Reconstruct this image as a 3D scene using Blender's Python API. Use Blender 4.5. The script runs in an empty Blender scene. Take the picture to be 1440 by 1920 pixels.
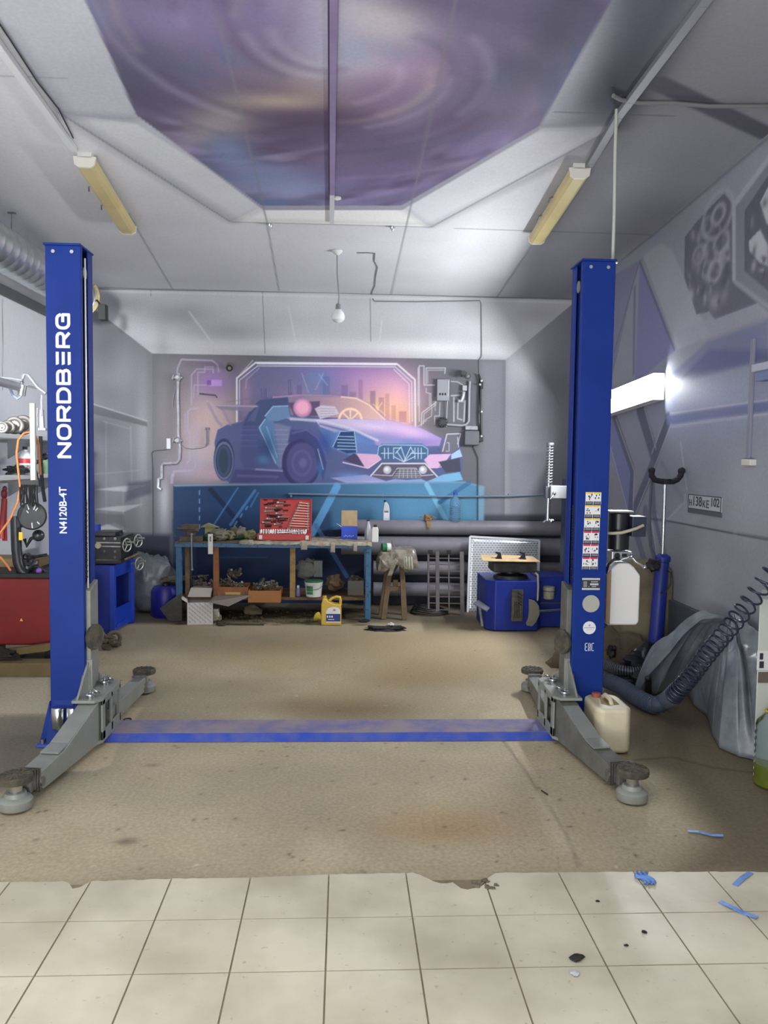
import bpy, bmesh, math, random
import numpy as np
from mathutils import Vector, Matrix, noise as mnoise
R = math.radians
rng = random.Random(7)
SC = bpy.context.scene
COL = SC.collection

# ------------------------------------------------------------------ camera
CAMH = 1.62
AX_R = np.array([0.99866903, -0.04975159, 0.01359953])
AX_U = np.array([-0.01034755, 0.06504754, 0.99782852])
AX_F = np.array([0.05052817, 0.99664116, -0.06444616])
FPX = 1535.18
cd = bpy.data.cameras.new('camera'); cam = bpy.data.objects.new('camera', cd); COL.objects.link(cam)
cd.sensor_width = 36; cd.sensor_fit = 'AUTO'; cd.lens = 36 * FPX / 1920
cd.clip_start = 0.05; cd.clip_end = 60
cam.matrix_world = Matrix(((AX_R[0], AX_U[0], -AX_F[0], 0), (AX_R[1], AX_U[1], -AX_F[1], 0), (AX_R[2], AX_U[2], -AX_F[2], CAMH), (0, 0, 0, 1)))
SC.camera = cam

# ------------------------------------------------------------------ light
w = bpy.data.worlds.new('world'); SC.world = w; w.use_nodes = True
w.node_tree.nodes['Background'].inputs[0].default_value = (0.75, 0.82, 1, 1)
w.node_tree.nodes['Background'].inputs[1].default_value = 0.15
SC.view_settings.view_transform = 'Standard'; SC.view_settings.look = 'None'
SC.view_settings.gamma = 1; SC.view_settings.use_curve_mapping = False
SC.view_settings.exposure = 0.0
TUBE_POWER = 680.0        # emission of the tube in the wall fitting

def area(name, loc, rot, sx, sy, power, color):
    l = bpy.data.lights.new(name, 'AREA'); l.shape = 'RECTANGLE'; l.size = sx; l.size_y = sy
    l.energy = power; l.color = color
    o = bpy.data.objects.new(name, l); COL.objects.link(o); o.location = loc; o.rotation_euler = rot
    return o
# soft fill lights added out of view, with no fittings of their own
area('rear_fill', (-0.9, -3.6, 1.9), (R(94), 0, 0), 3.6, 2.8, 105, (0.92, 0.96, 1.0))  # added broad fill, standing in for light from an unseen doorway
area('overhead_fill', (-0.6, 0.4, 3.55), (0, 0, 0), 2.4, 1.2, 70, (1.0, 0.95, 0.86))  # added overhead fill, standing in for unseen ceiling lamps
area('bounce_fill', (-1.2, 0.2, 0.5), (R(160), 0, 0), 2.2, 1.6, 215, (1.0, 0.98, 0.94))  # added upward fill that bounces off the ceiling to lift the whole room
lb = area('left_wall_fill', (-2.3, 1.0, 2.7), (R(84), 0, R(8)), .6, .5, 32, (0.95, 0.97, 1.0)); lb.data.spread = R(32)  # narrow fill added to brighten the left wall, for an unseen lamp

# ------------------------------------------------------------------ geometry of the place
XL, XR, YB, YF = -2.918, 2.554, 9.1, -4.0
def ceil_z(Y): return 3.8599 - 0.0483 * Y
def ray(x, y):
    return AX_F + AX_R * ((x - 720) / FPX) + AX_U * ((960 - y) / FPX)
def at(x, y, Y=None, X=None, z=None):
    """the point of the room seen at pixel x, y of the photograph, on the plane Y=, X= or z="""
    d = ray(x, y)
    if Y is not None: t = Y / d[1]
    elif X is not None: t = X / d[0]
    else: t = (z - CAMH) / d[2]
    return Vector((d[0] * t, d[1] * t, CAMH + d[2] * t))
def atc(x, y, dz=0.0):
    d = ray(x, y); t = (3.8599 - dz - CAMH) / (d[2] + 0.0483 * d[1])
    return Vector((d[0] * t, d[1] * t, CAMH + d[2] * t))

# ------------------------------------------------------------------ naming
def tag(o, label=None, cat=None, group=None, kind=None):
    if label: o['label'] = label
    if cat: o['category'] = cat
    if group: o['group'] = group
    if kind: o['kind'] = kind
    return o
def thing(name, loc, label, cat, group=None, rz=0):
    o = bpy.data.objects.new(name, None); COL.objects.link(o); o.empty_display_size = 0.1
    o.location = loc; o.rotation_euler = (0, 0, rz)
    return tag(o, label, cat, group)

# ------------------------------------------------------------------ materials
def s2l(c):
    c = c / 255.0
    return c / 12.92 if c <= 0.04045 else ((c + 0.055) / 1.055) ** 2.4
def rgb(*c): return tuple(s2l(v) for v in c) + (1,)
MATS = {}
def mat(name, c, rough=0.6, metal=0, spec=0.5, c2=None, ns=6.0, mix=0.5, bump=0, bs=60, trans=0, alpha=1, emit=None, coat=0, lo=0.4, hi=0.65, detail=6):
    if name in MATS: return MATS[name]
    m = bpy.data.materials.new(name); m.use_nodes = True; nt = m.node_tree; N = nt.nodes; L = nt.links
    b = N['Principled BSDF']
    b.inputs['Base Color'].default_value = rgb(*c); b.inputs['Roughness'].default_value = rough
    b.inputs['Metallic'].default_value = metal; b.inputs['Specular IOR Level'].default_value = spec
    b.inputs['Transmission Weight'].default_value = trans; b.inputs['Alpha'].default_value = alpha
    b.inputs['Coat Weight'].default_value = coat
    tc = N.new('ShaderNodeTexCoord')
    if c2 is not None:
        n = N.new('ShaderNodeTexNoise'); n.inputs['Scale'].default_value = ns; n.inputs['Detail'].default_value = detail; n.inputs['Roughness'].default_value = 0.65
        L.new(tc.outputs['Object'], n.inputs['Vector'])
        r = N.new('ShaderNodeMapRange'); r.inputs[1].default_value = lo; r.inputs[2].default_value = hi; r.inputs[3].default_value = 0; r.inputs[4].default_value = mix
        L.new(n.outputs['Fac'], r.inputs[0])
        x = N.new('ShaderNodeMix'); x.data_type = 'RGBA'; x.inputs[6].default_value = rgb(*c); x.inputs[7].default_value = rgb(*c2)
        L.new(r.outputs[0], x.inputs[0]); L.new(x.outputs[2], b.inputs['Base Color'])
    if bump:
        n2 = N.new('ShaderNodeTexNoise'); n2.inputs['Scale'].default_value = bs; n2.inputs['Detail'].default_value = 4
        L.new(tc.outputs['Object'], n2.inputs['Vector'])
        bp = N.new('ShaderNodeBump'); bp.inputs['Strength'].default_value = bump; bp.inputs['Distance'].default_value = 0.01
        L.new(n2.outputs['Fac'], bp.inputs['Height']); L.new(bp.outputs[0], b.inputs['Normal'])
    if emit:
        b.inputs['Emission Color'].default_value = emit[0]; b.inputs['Emission Strength'].default_value = emit[1]
    MATS[name] = m
    return m
def paint_mat(name, rough=0.75, grain=0.10, gs=90, spec=0.3):
    """reads the painted colours of a surface from its colour attribute and adds fine grain"""
    m = bpy.data.materials.new(name); m.use_nodes = True; nt = m.node_tree; N = nt.nodes; L = nt.links
    b = N['Principled BSDF']; b.inputs['Roughness'].default_value = rough; b.inputs['Specular IOR Level'].default_value = spec
    a = N.new('ShaderNodeAttribute'); a.attribute_name = 'paint'
    tc = N.new('ShaderNodeTexCoord'); n = N.new('ShaderNodeTexNoise'); n.inputs['Scale'].default_value = gs; n.inputs['Detail'].default_value = 5
    L.new(tc.outputs['Object'], n.inputs['Vector'])
    r = N.new('ShaderNodeMapRange'); r.inputs[1].default_value = 0.3; r.inputs[2].default_value = 0.7; r.inputs[3].default_value = 1 - grain; r.inputs[4].default_value = 1 + grain
    L.new(n.outputs['Fac'], r.inputs[0])
    v = N.new('ShaderNodeVectorMath'); v.operation = 'SCALE'; L.new(a.outputs['Color'], v.inputs[0]); L.new(r.outputs[0], v.inputs['Scale'])
    L.new(v.outputs[0], b.inputs['Base Color'])
    bp = N.new('ShaderNodeBump'); bp.inputs['Strength'].default_value = 0.06; bp.inputs['Distance'].default_value = 0.002
    L.new(n.outputs['Fac'], bp.inputs['Height']); L.new(bp.outputs[0], b.inputs['Normal'])
    return m

# ------------------------------------------------------------------ mesh builder
class MB:
    def __init__(s): s.v = []; s.f = []; s.sm = []; s.mi = []; s.m = 0
    def add(s, vs, fs, smooth=False):
        b = len(s.v); s.v += [tuple(p) for p in vs]
        for f in fs: s.f.append(tuple(b + i for i in f)); s.sm.append(smooth); s.mi.append(s.m)
        return s
    def box(s, a, b, rot=None, piv=None):
        x0, y0, z0 = a; x1, y1, z1 = b
        vs = [Vector(p) for p in ((x0, y0, z0), (x1, y0, z0), (x1, y1, z0), (x0, y1, z0), (x0, y0, z1), (x1, y0, z1), (x1, y1, z1), (x0, y1, z1))]
        if rot is not None:
            c = Vector(piv) if piv is not None else sum(vs, Vector()) / 8
            vs = [c + rot @ (p - c) for p in vs]
        return s.add(vs, [(0, 3, 2, 1), (4, 5, 6, 7), (0, 1, 5, 4), (1, 2, 6, 5), (2, 3, 7, 6), (3, 0, 4, 7)])
    def cbox(s, c, d, rot=None, piv=None):
        return s.box([c[i] - d[i] / 2 for i in range(3)], [c[i] + d[i] / 2 for i in range(3)], rot, piv)
    def hexa(s, p):     # eight corners: bottom ring then top ring
        return s.add(p, [(0, 3, 2, 1), (4, 5, 6, 7), (0, 1, 5, 4), (1, 2, 6, 5), (2, 3, 7, 6), (3, 0, 4, 7)])
    def beam(s, a, b, w, h, up=(0, 0, 1), w2=None, h2=None):
        a = Vector(a); b = Vector(b); d = (b - a).normalized(); u = Vector(up); r = d.cross(u)
        if r.length < 1e-4: r = d.cross(Vector((1, 0, 0)))
        r.normalize(); u = r.cross(d).normalized(); w2 = w2 or w; h2 = h2 or h
        q = lambda c, i, j, w, h: c + r * (i * w / 2) + u * (j * h / 2)
        return s.hexa([q(a, -1, -1, w, h), q(a, 1, -1, w, h), q(b, 1, -1, w2, h2), q(b, -1, -1, w2, h2), q(a, -1, 1, w, h), q(a, 1, 1, w, h), q(b, 1, 1, w2, h2), q(b, -1, 1, w2, h2)])
    def cyl(s, a, b, r0, r1=None, n=20, caps=True, smooth=True):
        a = Vector(a); b = Vector(b); r1 = r0 if r1 is None else r1; d = (b - a).normalized()
        x = d.cross(Vector((0, 0, 1)));
        if x.length < 1e-3: x = Vector((1, 0, 0))
        x.normalize(); y = d.cross(x)
        vs = []
        for i in range(n):
            t = 2 * math.pi * i / n; e = x * math.cos(t) + y * math.sin(t); vs += [a + e * r0, b + e * r1]
        s.add(vs, [(2 * i, 2 * ((i + 1) % n), 2 * ((i + 1) % n) + 1, 2 * i + 1) for i in range(n)], smooth)
        if caps:
            s.add([vs[2 * i] for i in range(n)], [tuple(range(n - 1, -1, -1))]); s.add([vs[2 * i + 1] for i in range(n)], [tuple(range(n))])
        return s
    def lathe(s, c, prof, n=28, axis=(0, 0, 1), caps=True, smooth=True):
        c = Vector(c); d = Vector(axis).normalized(); x = d.cross(Vector((0, 0, 1)))
        if x.length < 1e-3: x = Vector((1, 0, 0))
        x.normalize(); y = d.cross(x); vs = []
        for r, h in prof:
            for i in range(n):
                t = 2 * math.pi * i / n; vs.append(c + d * h + (x * math.cos(t) + y * math.sin(t)) * r)
        fs = []
        for k in range(len(prof) - 1):
            for i in range(n):
                j = (i + 1) % n; fs.append((k * n + i, k * n + j, (k + 1) * n + j, (k + 1) * n + i))
        s.add(vs, fs, smooth)
        if caps: s.add(vs[:n], [tuple(range(n - 1, -1, -1))]); s.add(vs[-n:], [tuple(range(n))])
        return s
    def tube(s, pts, r, n=10, smooth=True, closed=False, caps=True, rf=None):
        P = [Vector(p) for p in pts]; m = len(P); vs = []; px = None
        for k in range(m):
            if closed: d = P[(k + 1) % m] - P[k - 1]
            else: d = P[min(k + 1, m - 1)] - P[max(k - 1, 0)]
            d.normalize()
            if px is None:
                x = d.cross(Vector((0.13, 0.21, 0.97)))
                if x.length < 1e-2: x = d.cross(Vector((1, 0, 0)))
            else: x = px - d * px.dot(d)
            x.normalize(); px = x; y = d.cross(x); rr = rf(k / (m - 1)) * r if rf else r
            for i in range(n):
                t = 2 * math.pi * i / n; vs.append(P[k] + (x * math.cos(t) + y * math.sin(t)) * rr)
        fs = []
        for k in range(m if closed else m - 1):
            for i in range(n):
                j = (i + 1) % n; k2 = (k + 1) % m; fs.append((k * n + i, k * n + j, k2 * n + j, k2 * n + i))
        s.add(vs, fs, smooth)
        if caps and not closed: s.add(vs[:n], [tuple(range(n - 1, -1, -1))]); s.add(vs[-n:], [tuple(range(n))])
        return s
    def torus(s, c, Rr, r, axis=(0, 0, 1), n=28, k=8):
        c = Vector(c); d = Vector(axis).normalized(); x = d.cross(Vector((0, 0, 1)))
        if x.length < 1e-3: x = Vector((1, 0, 0))
        x.normalize(); y = d.cross(x)
        return s.tube([c + (x * math.cos(2 * math.pi * i / n) + y * math.sin(2 * math.pi * i / n)) * Rr for i in range(n)], r, k, closed=True)
    def prism(s, poly, ext):      # planar polygon (3d points) pushed along ext
        P = [Vector(p) for p in poly]; e = Vector(ext); n = len(P)
        vs = P + [p + e for p in P]
        return s.add(vs, [tuple(range(n - 1, -1, -1)), tuple(range(n, 2 * n))] + [(i, (i + 1) % n, n + (i + 1) % n, n + i) for i in range(n)])
    def sphere(s, c, r, n=16, m=10, sc=(1, 1, 1)):
        c = Vector(c); vs = [c + Vector((0, 0, r * sc[2]))]
        for j in range(1, m):
            p = math.pi * j / m
            for i in range(n):
                t = 2 * math.pi * i / n; vs.append(c + Vector((r * sc[0] * math.sin(p) * math.cos(t), r * sc[1] * math.sin(p) * math.sin(t), r * sc[2] * math.cos(p))))
        vs.append(c - Vector((0, 0, r * sc[2]))); fs = [(0, 1 + i, 1 + (i + 1) % n) for i in range(n)]
        for j in range(m - 2):
            for i in range(n):
                a = 1 + j * n + i; b = 1 + j * n + (i + 1) % n; fs.append((a, a + n, b + n, b))
        L = len(vs) - 1; fs += [(L, 1 + (m - 2) * n + (i + 1) % n, 1 + (m - 2) * n + i) for i in range(n)]
        return s.add(vs, fs, True)
    def blob(s, c, sc, seed=0, amp=0.25, n=18, m=12, fr=2.0):
        b0 = len(s.v); s.sphere((0, 0, 0), 1, n, m)
        for i in range(b0, len(s.v)):
            p = Vector(s.v[i]); k = 1 + amp * mnoise.noise(p * fr + Vector((seed * 3.1, seed * 1.7, 0)))
            k += amp * 0.5 * mnoise.noise(p * fr * 2.7 + Vector((seed, 9, 0)))
            s.v[i] = (c[0] + p.x * sc[0] * k, c[1] + p.y * sc[1] * k, c[2] + p.z * sc[2] * k)
        return s
    def sheet(s, fn, nu, nv, smooth=True, thick=0.0):
        vs = [fn(i / (nu - 1), j / (nv - 1)) for j in range(nv) for i in range(nu)]
        fs = [(j * nu + i, j * nu + i + 1, (j + 1) * nu + i + 1, (j + 1) * nu + i) for j in range(nv - 1) for i in range(nu - 1)]
        return s.add(vs, fs, smooth)
    def build(s, name, m, parent=None, bevel=0, seg=2, solid=0, loc=None, recalc=True):
        me = bpy.data.meshes.new(name)
        me.from_pydata(s.v, [], s.f); me.polygons.foreach_set('use_smooth', s.sm)
        ms = m if isinstance(m, (list, tuple)) else [m]
        for q in ms: me.materials.append(q)
        me.polygons.foreach_set('material_index', s.mi); me.update()
        if recalc:
            bm = bmesh.new(); bm.from_mesh(me); bmesh.ops.recalc_face_normals(bm, faces=bm.faces); bm.to_mesh(me); bm.free()
            if any(s.sm): me.set_sharp_from_angle(angle=R(38))
        o = bpy.data.objects.new(name, me); COL.objects.link(o)
        if loc is not None:
            L0 = Vector(loc); me.transform(Matrix.Translation(-L0)); o.location = L0
        if parent is not None:
            o.parent = parent; o.matrix_parent_inverse = Matrix.Identity(4)
            # parts are written in world coordinates: move them into the parent's frame
            pm = wmat(parent); mi = pm.inverted()
            if loc is None: me.transform(mi)
            else: o.location = mi @ Vector(loc)
        if bevel:
            bv = o.modifiers.new('bevel', 'BEVEL'); bv.width = bevel; bv.segments = seg; bv.limit_method = 'ANGLE'; bv.angle_limit = R(35)
        if solid:
            so = o.modifiers.new('solid', 'SOLIDIFY'); so.thickness = solid; so.offset = 0
        return o
def wmat(o):
    m = Matrix.Translation(o.location) @ o.rotation_euler.to_matrix().to_4x4()
    return wmat(o.parent) @ m if o.parent else m
def one(mb, name, m, label, cat, group=None, kind=None, bevel=0, solid=0, seg=2):
    # a thing that is a single mesh, with its origin at the base of its bounds
    xs = [p[0] for p in mb.v]; ys = [p[1] for p in mb.v]; zs = [p[2] for p in mb.v]
    loc = ((min(xs) + max(xs)) / 2, (min(ys) + max(ys)) / 2, min(zs))
    return tag(mb.build(name, m, None, bevel, seg, solid, loc), label, cat, group, kind)
def struct(mb, name, m, bevel=0):
    return tag(mb.build(name, m, None, bevel), kind='structure')
def copy_tree(o, parent=None):
    c = o.copy(); COL.objects.link(c); c.parent = parent
    for ch in [q for q in bpy.data.objects if q.parent == o]: copy_tree(ch, c)
    return c
def text_mesh(txt, size, depth=0.001, sx=1.0, bold=0.0):
    cu = bpy.data.curves.new('t', 'FONT'); cu.body = txt; cu.size = size; cu.extrude = depth; cu.align_x = 'CENTER'; cu.align_y = 'CENTER'; cu.offset = bold
    o = bpy.data.objects.new('t', cu); COL.objects.link(o); dg = bpy.context.evaluated_depsgraph_get(); dg.update()
    me = bpy.data.meshes.new_from_object(o.evaluated_get(dg))
    v = [Vector((p.co.x * sx, p.co.y, p.co.z)) for p in me.vertices]; f = [tuple(p.vertices) for p in me.polygons]
    bpy.data.objects.remove(o); bpy.data.curves.remove(cu); bpy.data.meshes.remove(me)
    return v, f
def put_text(mb, txt, size, c, right, up, depth=0.001, sx=1.0, bold=0.0):
    v, f = text_mesh(txt, size, depth, sx, bold); r = Vector(right).normalized(); u = Vector(up).normalized(); n = r.cross(u); c = Vector(c)
    mb.add([c + r * p.x + u * p.y + n * p.z for p in v], f)

# ------------------------------------------------------------------ airbrush painting of flat surfaces (artwork on walls, floor stains, painted-in shade)
class Canvas:
    """a flat surface with a grid of painted colours; artwork is traced with photograph pixels and lands on the surface itself"""
    def __init__(s, kind, u, v, step, base):
        s.kind = kind; s.u0, s.u1 = u; s.v0, s.v1 = v
        s.nu = int(round((u[1] - u[0]) / step)) + 1; s.nv = int(round((v[1] - v[0]) / step)) + 1
        s.U, s.V = np.meshgrid(np.linspace(u[0], u[1], s.nu), np.linspace(v[0], v[1], s.nv))
        s.C = np.empty((s.nv, s.nu, 3)); s.C[:] = base; s.step = step
    def P(s, q):
        if s.kind == 'back': p = at(q[0], q[1], Y=YB); return (p.x, p.z)
        if s.kind == 'right': p = at(q[0], q[1], X=XR); return (p.y, p.z)
        if s.kind == 'left': p = at(q[0], q[1], X=XL); return (p.y, p.z)
        if s.kind == 'ceil': p = atc(q[0], q[1]); return (p.x, p.y)
        p = at(q[0], q[1], z=0); return (p.x, p.y)
    def win(s, pts, pad):
        a = np.array(pts); x0, y0 = a.min(0) - pad; x1, y1 = a.max(0) + pad
        i0 = max(0, int((x0 - s.u0) / (s.u1 - s.u0) * (s.nu - 1))); i1 = min(s.nu, int((x1 - s.u0) / (s.u1 - s.u0) * (s.nu - 1)) + 2)
        j0 = max(0, int((y0 - s.v0) / (s.v1 - s.v0) * (s.nv - 1))); j1 = min(s.nv, int((y1 - s.v0) / (s.v1 - s.v0) * (s.nv - 1)) + 2)
        return (slice(j0, j1), slice(i0, i1))
    def segd(s, X, Y, a, b):
        ax, ay = a; bx, by = b; dx, dy = bx - ax, by - ay; L = dx * dx + dy * dy + 1e-12
        t = np.clip(((X - ax) * dx + (Y - ay) * dy) / L, 0, 1)
        return np.hypot(X - ax - t * dx, Y - ay - t * dy), t
    def put(s, W, m, col):
        m = m[..., None]; s.C[W] = s.C[W] * (1 - m) + np.asarray(col, float) * m
    def poly(s, px, col, f=0.006, a=1.0, raw=False, col2=None, g=None):
        """filled shape; col2 and g=(p, q) blend the paint from col at p to col2 at q"""
        pts = px if raw else [s.P(q) for q in px]
        W = s.win(pts, f * 2); X = s.U[W]; Y = s.V[W]
        if X.size == 0: return
        d = np.full(X.shape, 1e9); ins = np.zeros(X.shape, bool); n = len(pts)
        for i in range(n):
            p, q = pts[i], pts[(i + 1) % n]; d = np.minimum(d, s.segd(X, Y, p, q)[0])
            if p[1] != q[1]:
                c = ((p[1] > Y) != (q[1] > Y)) & (X < (q[0] - p[0]) * (Y - p[1]) / (q[1] - p[1]) + p[0]); ins ^= c
        sd = np.where(ins, d, -d); m = np.clip(sd / f + 0.5, 0, 1); m = m * m * (3 - 2 * m) * a
        if col2 is not None:
            p, q = (g if raw else (s.P(g[0]), s.P(g[1]))); dx, dy = q[0] - p[0], q[1] - p[1]
            t = np.clip(((X - p[0]) * dx + (Y - p[1]) * dy) / (dx * dx + dy * dy), 0, 1)[..., None]
            s.put(W, m, np.asarray(col, float) * (1 - t) + np.asarray(col2, float) * t)
        else: s.put(W, m, col)
    def line(s, px, wd, col, f=0.006, a=1.0, raw=False):
        """painted stroke, wd = width in metres"""
        pts = px if raw else [s.P(q) for q in px]
        W = s.win(pts, wd + f * 2); X = s.U[W]; Y = s.V[W]
        if X.size == 0: return
        d = np.full(X.shape, 1e9)
        for p, q in zip(pts, pts[1:]): d = np.minimum(d, s.segd(X, Y, p, q)[0])
        m = np.clip((wd / 2 - d) / f + 0.5, 0, 1); s.put(W, m * a, col)
    def blob(s, c, rx, ry, col, a=1.0, rot=0, raw=False, pw=1.0):
        """soft sprayed patch; rx, ry in metres"""
        c = c if raw else s.P(c); rr = 2.4 * max(rx, ry); W = s.win([c], rr); X = s.U[W] - c[0]; Y = s.V[W] - c[1]
        if X.size == 0: return
        cs, sn = math.cos(rot), math.sin(rot); u = (X * cs + Y * sn) / rx; v = (-X * sn + Y * cs) / ry
        s.put(W, a * np.exp(-((u * u + v * v) ** pw)), col)
    def ring(s, c, r, wd, col, f=0.01, a=1.0, sx=1.0):
        c = s.P(c); W = s.win([c], (r + wd) * max(1, sx) + f); X = (s.U[W] - c[0]) / sx; Y = s.V[W] - c[1]
        if X.size == 0: return
        d = np.abs(np.hypot(X, Y) - r); m = np.clip((wd / 2 - d) / f + 0.5, 0, 1); s.put(W, m * a, col)
    def disc(s, c, r, col, f=0.01, a=1.0, sx=1.0):
        c = s.P(c); W = s.win([c], r * max(1, sx) + f); X = (s.U[W] - c[0]) / sx; Y = s.V[W] - c[1]
        if X.size == 0: return
        m = np.clip((r - np.hypot(X, Y)) / f + 0.5, 0, 1); s.put(W, m * a, col)
    def noise(s, scale, seed, W=None, sy=1.0, octaves=3):
        """smooth value noise over the surface, 0..1"""
        r = np.random.RandomState(seed); out = np.zeros(s.U.shape); amp = 1; tot = 0
        for o in range(octaves):
            u = (s.U - s.u0) / scale * (2 ** o); v = (s.V - s.v0) / (scale * sy) * (2 ** o)
            G = r.rand(int(v.max()) + 3, int(u.max()) + 3)
            i = u.astype(int); j = v.astype(int); fu = u - i; fv = v - j; fu = fu * fu * (3 - 2 * fu); fv = fv * fv * (3 - 2 * fv)
            out += amp * ((G[j, i] * (1 - fu) + G[j, i + 1] * fu) * (1 - fv) + (G[j + 1, i] * (1 - fu) + G[j + 1, i + 1] * fu) * fv)
            tot += amp; amp *= 0.5
        return out / tot
    def mul(s, k): s.C *= k[..., None]
    def mesh(s, name, fn, m, flip=False):
        n = s.nu * s.nv; co = fn(s.U.ravel(), s.V.ravel()).astype(np.float32)
        idx = np.arange(n).reshape(s.nv, s.nu); q = np.stack([idx[:-1, :-1], idx[:-1, 1:], idx[1:, 1:], idx[1:, :-1]], -1).reshape(-1, 4)
        if flip: q = q[:, ::-1]
        me = bpy.data.meshes.new(name); me.vertices.add(n); me.vertices.foreach_set('co', co.ravel())
        k = len(q); me.loops.add(k * 4); me.loops.foreach_set('vertex_index', q.ravel().astype(np.int32))
        me.polygons.add(k); me.polygons.foreach_set('loop_start', np.arange(0, k * 4, 4, dtype=np.int32))
        me.update(calc_edges=True)
        at_ = me.color_attributes.new('paint', 'FLOAT_COLOR', 'POINT')
        c = np.clip(s.C.reshape(-1, 3) / 255, 0, 1); lin = np.where(c <= 0.04045, c / 12.92, ((c + 0.055) / 1.055) ** 2.4)
        at_.data.foreach_set('color', np.concatenate([lin, np.ones((n, 1))], 1).astype(np.float32).ravel())
        me.materials.append(m); o = bpy.data.objects.new(name, me); COL.objects.link(o)
        return tag(o, kind='structure')
# ================================================================== BACK WALL WITH THE CAR MURAL
B = Canvas('back', (XL, XR), (0, 3.43), 0.0068, (128, 128, 136))
M_ = 0.00593            # metres per photograph pixel on this wall
def bl(pts, w, col, f=1.0, a=1.0): B.line(pts, w * M_, col, f * M_, a)
def bp(pts, col, f=1.0, a=1.0, col2=None, g=None): B.poly(pts, col, f * M_ * 1.2, a, False, col2, g)
def bb(c, rx, ry, col, a=1.0, rot=0): B.blob(c, rx * M_, ry * M_, col, a, rot)
# ceiling-like band above the picture
bp([(160, 530), (1080, 530), (1080, 570), (948, 675), (285, 663), (160, 566)], (186, 188, 194), 2)
for x, y, rx, ry, c, a in ((230, 570, 60, 22, 128, .7), (330, 590, 70, 24, 135, .7), (420, 622, 80, 18, 142, .6), (380, 560, 60, 12, 190, .5), (560, 600, 70, 20, 170, .6), (650, 620, 60, 20, 182, .5), (760, 600, 60, 16, 188, .5),
                        (300, 650, 90, 10, 175, .8), (560, 652, 170, 12, 205, .9), (800, 652, 150, 14, 225, .9), (900, 610, 60, 30, 215, .5), (1010, 590, 50, 20, 150, .6)):
    bb((x, y), rx, ry, (c, c, c + 5), a)
bl([(355, 585), (398, 643)], 3, (196, 196, 200), 3, .8); bl([(541, 575), (556, 648)], 2.5, (205, 205, 208), 3, .6); bl([(716, 600), (712, 638)], 2, (215, 215, 218), 2, .6)
# left side: painted cupboard in perspective
bp([(160, 566), (285, 663), (285, 1010), (160, 1010)], (110, 111, 118), 2)
bb((232, 690), 30, 50, (134, 134, 140), .6); bb((200, 650), 25, 40, (96, 96, 102), .6); bb((268, 850), 12, 160, (150, 150, 156), .6); bb((200, 740), 30, 20, (92, 92, 98), .5)
bp([(172, 758), (276, 792), (276, 800), (172, 775)], (78, 78, 84), 3, .7); bl([(172, 757), (276, 789)], 2.2, (150, 150, 155), 2, .8)
for p in ([(195, 790), (240, 803), (245, 803)], [(245, 800), (247, 905)], [(199, 792), (199, 990)], [(272, 800), (274, 900)], [(176, 889), (262, 882)], [(231, 918), (231, 990)], [(265, 920), (265, 950)]):
    bl(p, 2, (142, 142, 147), 3, .55)
for p in ([(176, 918), (236, 922), (282, 908), (225, 912)], [(176, 955), (232, 960), (268, 945), (210, 950)], [(176, 993), (200, 982), (236, 996), (190, 998)]):
    bp(p, (168, 168, 172), 3, .75)
bp([(176, 962), (232, 965), (236, 990), (215, 980), (176, 990)], (84, 85, 92), 4, .6); bp([(240, 905), (285, 900), (285, 925), (236, 940)], (70, 68, 84), 8, .7)
# right side plane
bp([(948, 675), (1090, 556), (1090, 1010), (945, 1010)], (156, 156, 164), 2, 1, (122, 122, 134), ((950, 800), (1075, 800)))
bb((985, 690), 30, 50, (190, 190, 196), .8); bb((970, 850), 18, 140, (168, 168, 175), .6); bb((1040, 730), 40, 60, (112, 112, 124), .7); bb((1010, 800), 40, 40, (140, 140, 148), .5)
bp([(950, 845), (1040, 850), (1040, 905), (955, 990)], (118, 118, 128), 14, .6)
# main picture ground
bp([(285, 663), (948, 675), (945, 1150), (285, 1150)], (104, 104, 112), 1.3)
bp([(900, 674), (948, 675), (945, 1000), (900, 1000)], (132, 132, 142), 20, .8)
bb((305, 760), 14, 120, (120, 120, 126), .6); bb((308, 940), 11, 60, (172, 172, 180), .95); bb((300, 870), 20, 30, (92, 92, 98), .5); bb((335, 690), 30, 20, (128, 126, 132), .5)
bp([(160, 1000), (320, 1003), (320, 1150), (160, 1150)], (44, 46, 62), 10, .96)
bp([(326, 975), (700, 975), (700, 1150), (326, 1150)], (24, 34, 62), 10, .97)
bp([(690, 965), (1090, 965), (1090, 1150), (690, 1150)], (66, 68, 78), 8, .95)
# warm glow left of the car and lilac circuit lines
bb((395, 800), 62, 88, (206, 178, 178), .95); bb((380, 850), 45, 40, (196, 182, 188), .7); bb((400, 715), 34, 26, (150, 112, 178), .75); bb((350, 880), 50, 22, (168, 158, 178), .7); bb((420, 890), 60, 14, (196, 166, 178), .8)
lil = (176, 164, 190)
for p, w in (([(332, 700), (333, 690), (340, 674), (398, 676), (408, 684), (410, 697)], 3), ([(359, 760), (359, 703), (369, 692), (400, 692), (400, 699)], 2.5), ([(371, 740), (371, 698), (384, 698), (384, 688), (400, 688)], 2), ([(363, 745), (364, 722), (395, 722)], 2),
             ([(352, 810), (352, 772), (358, 766), (372, 766)], 3.5), ([(347, 775), (347, 812)], 2), ([(325, 892), (326, 884), (362, 882), (367, 875), (367, 790)], 4), ([(356, 810), (356, 862), (351, 868)], 4), ([(322, 905), (323, 890)], 5)): bl(p, w, lil, 2, .75)
bp([(395, 712), (416, 712), (416, 724), (395, 724)], (190, 150, 215), 2, .8); bp([(388, 713), (396, 713), (396, 722), (388, 722)], (116, 76, 150), 2, .8)
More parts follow.
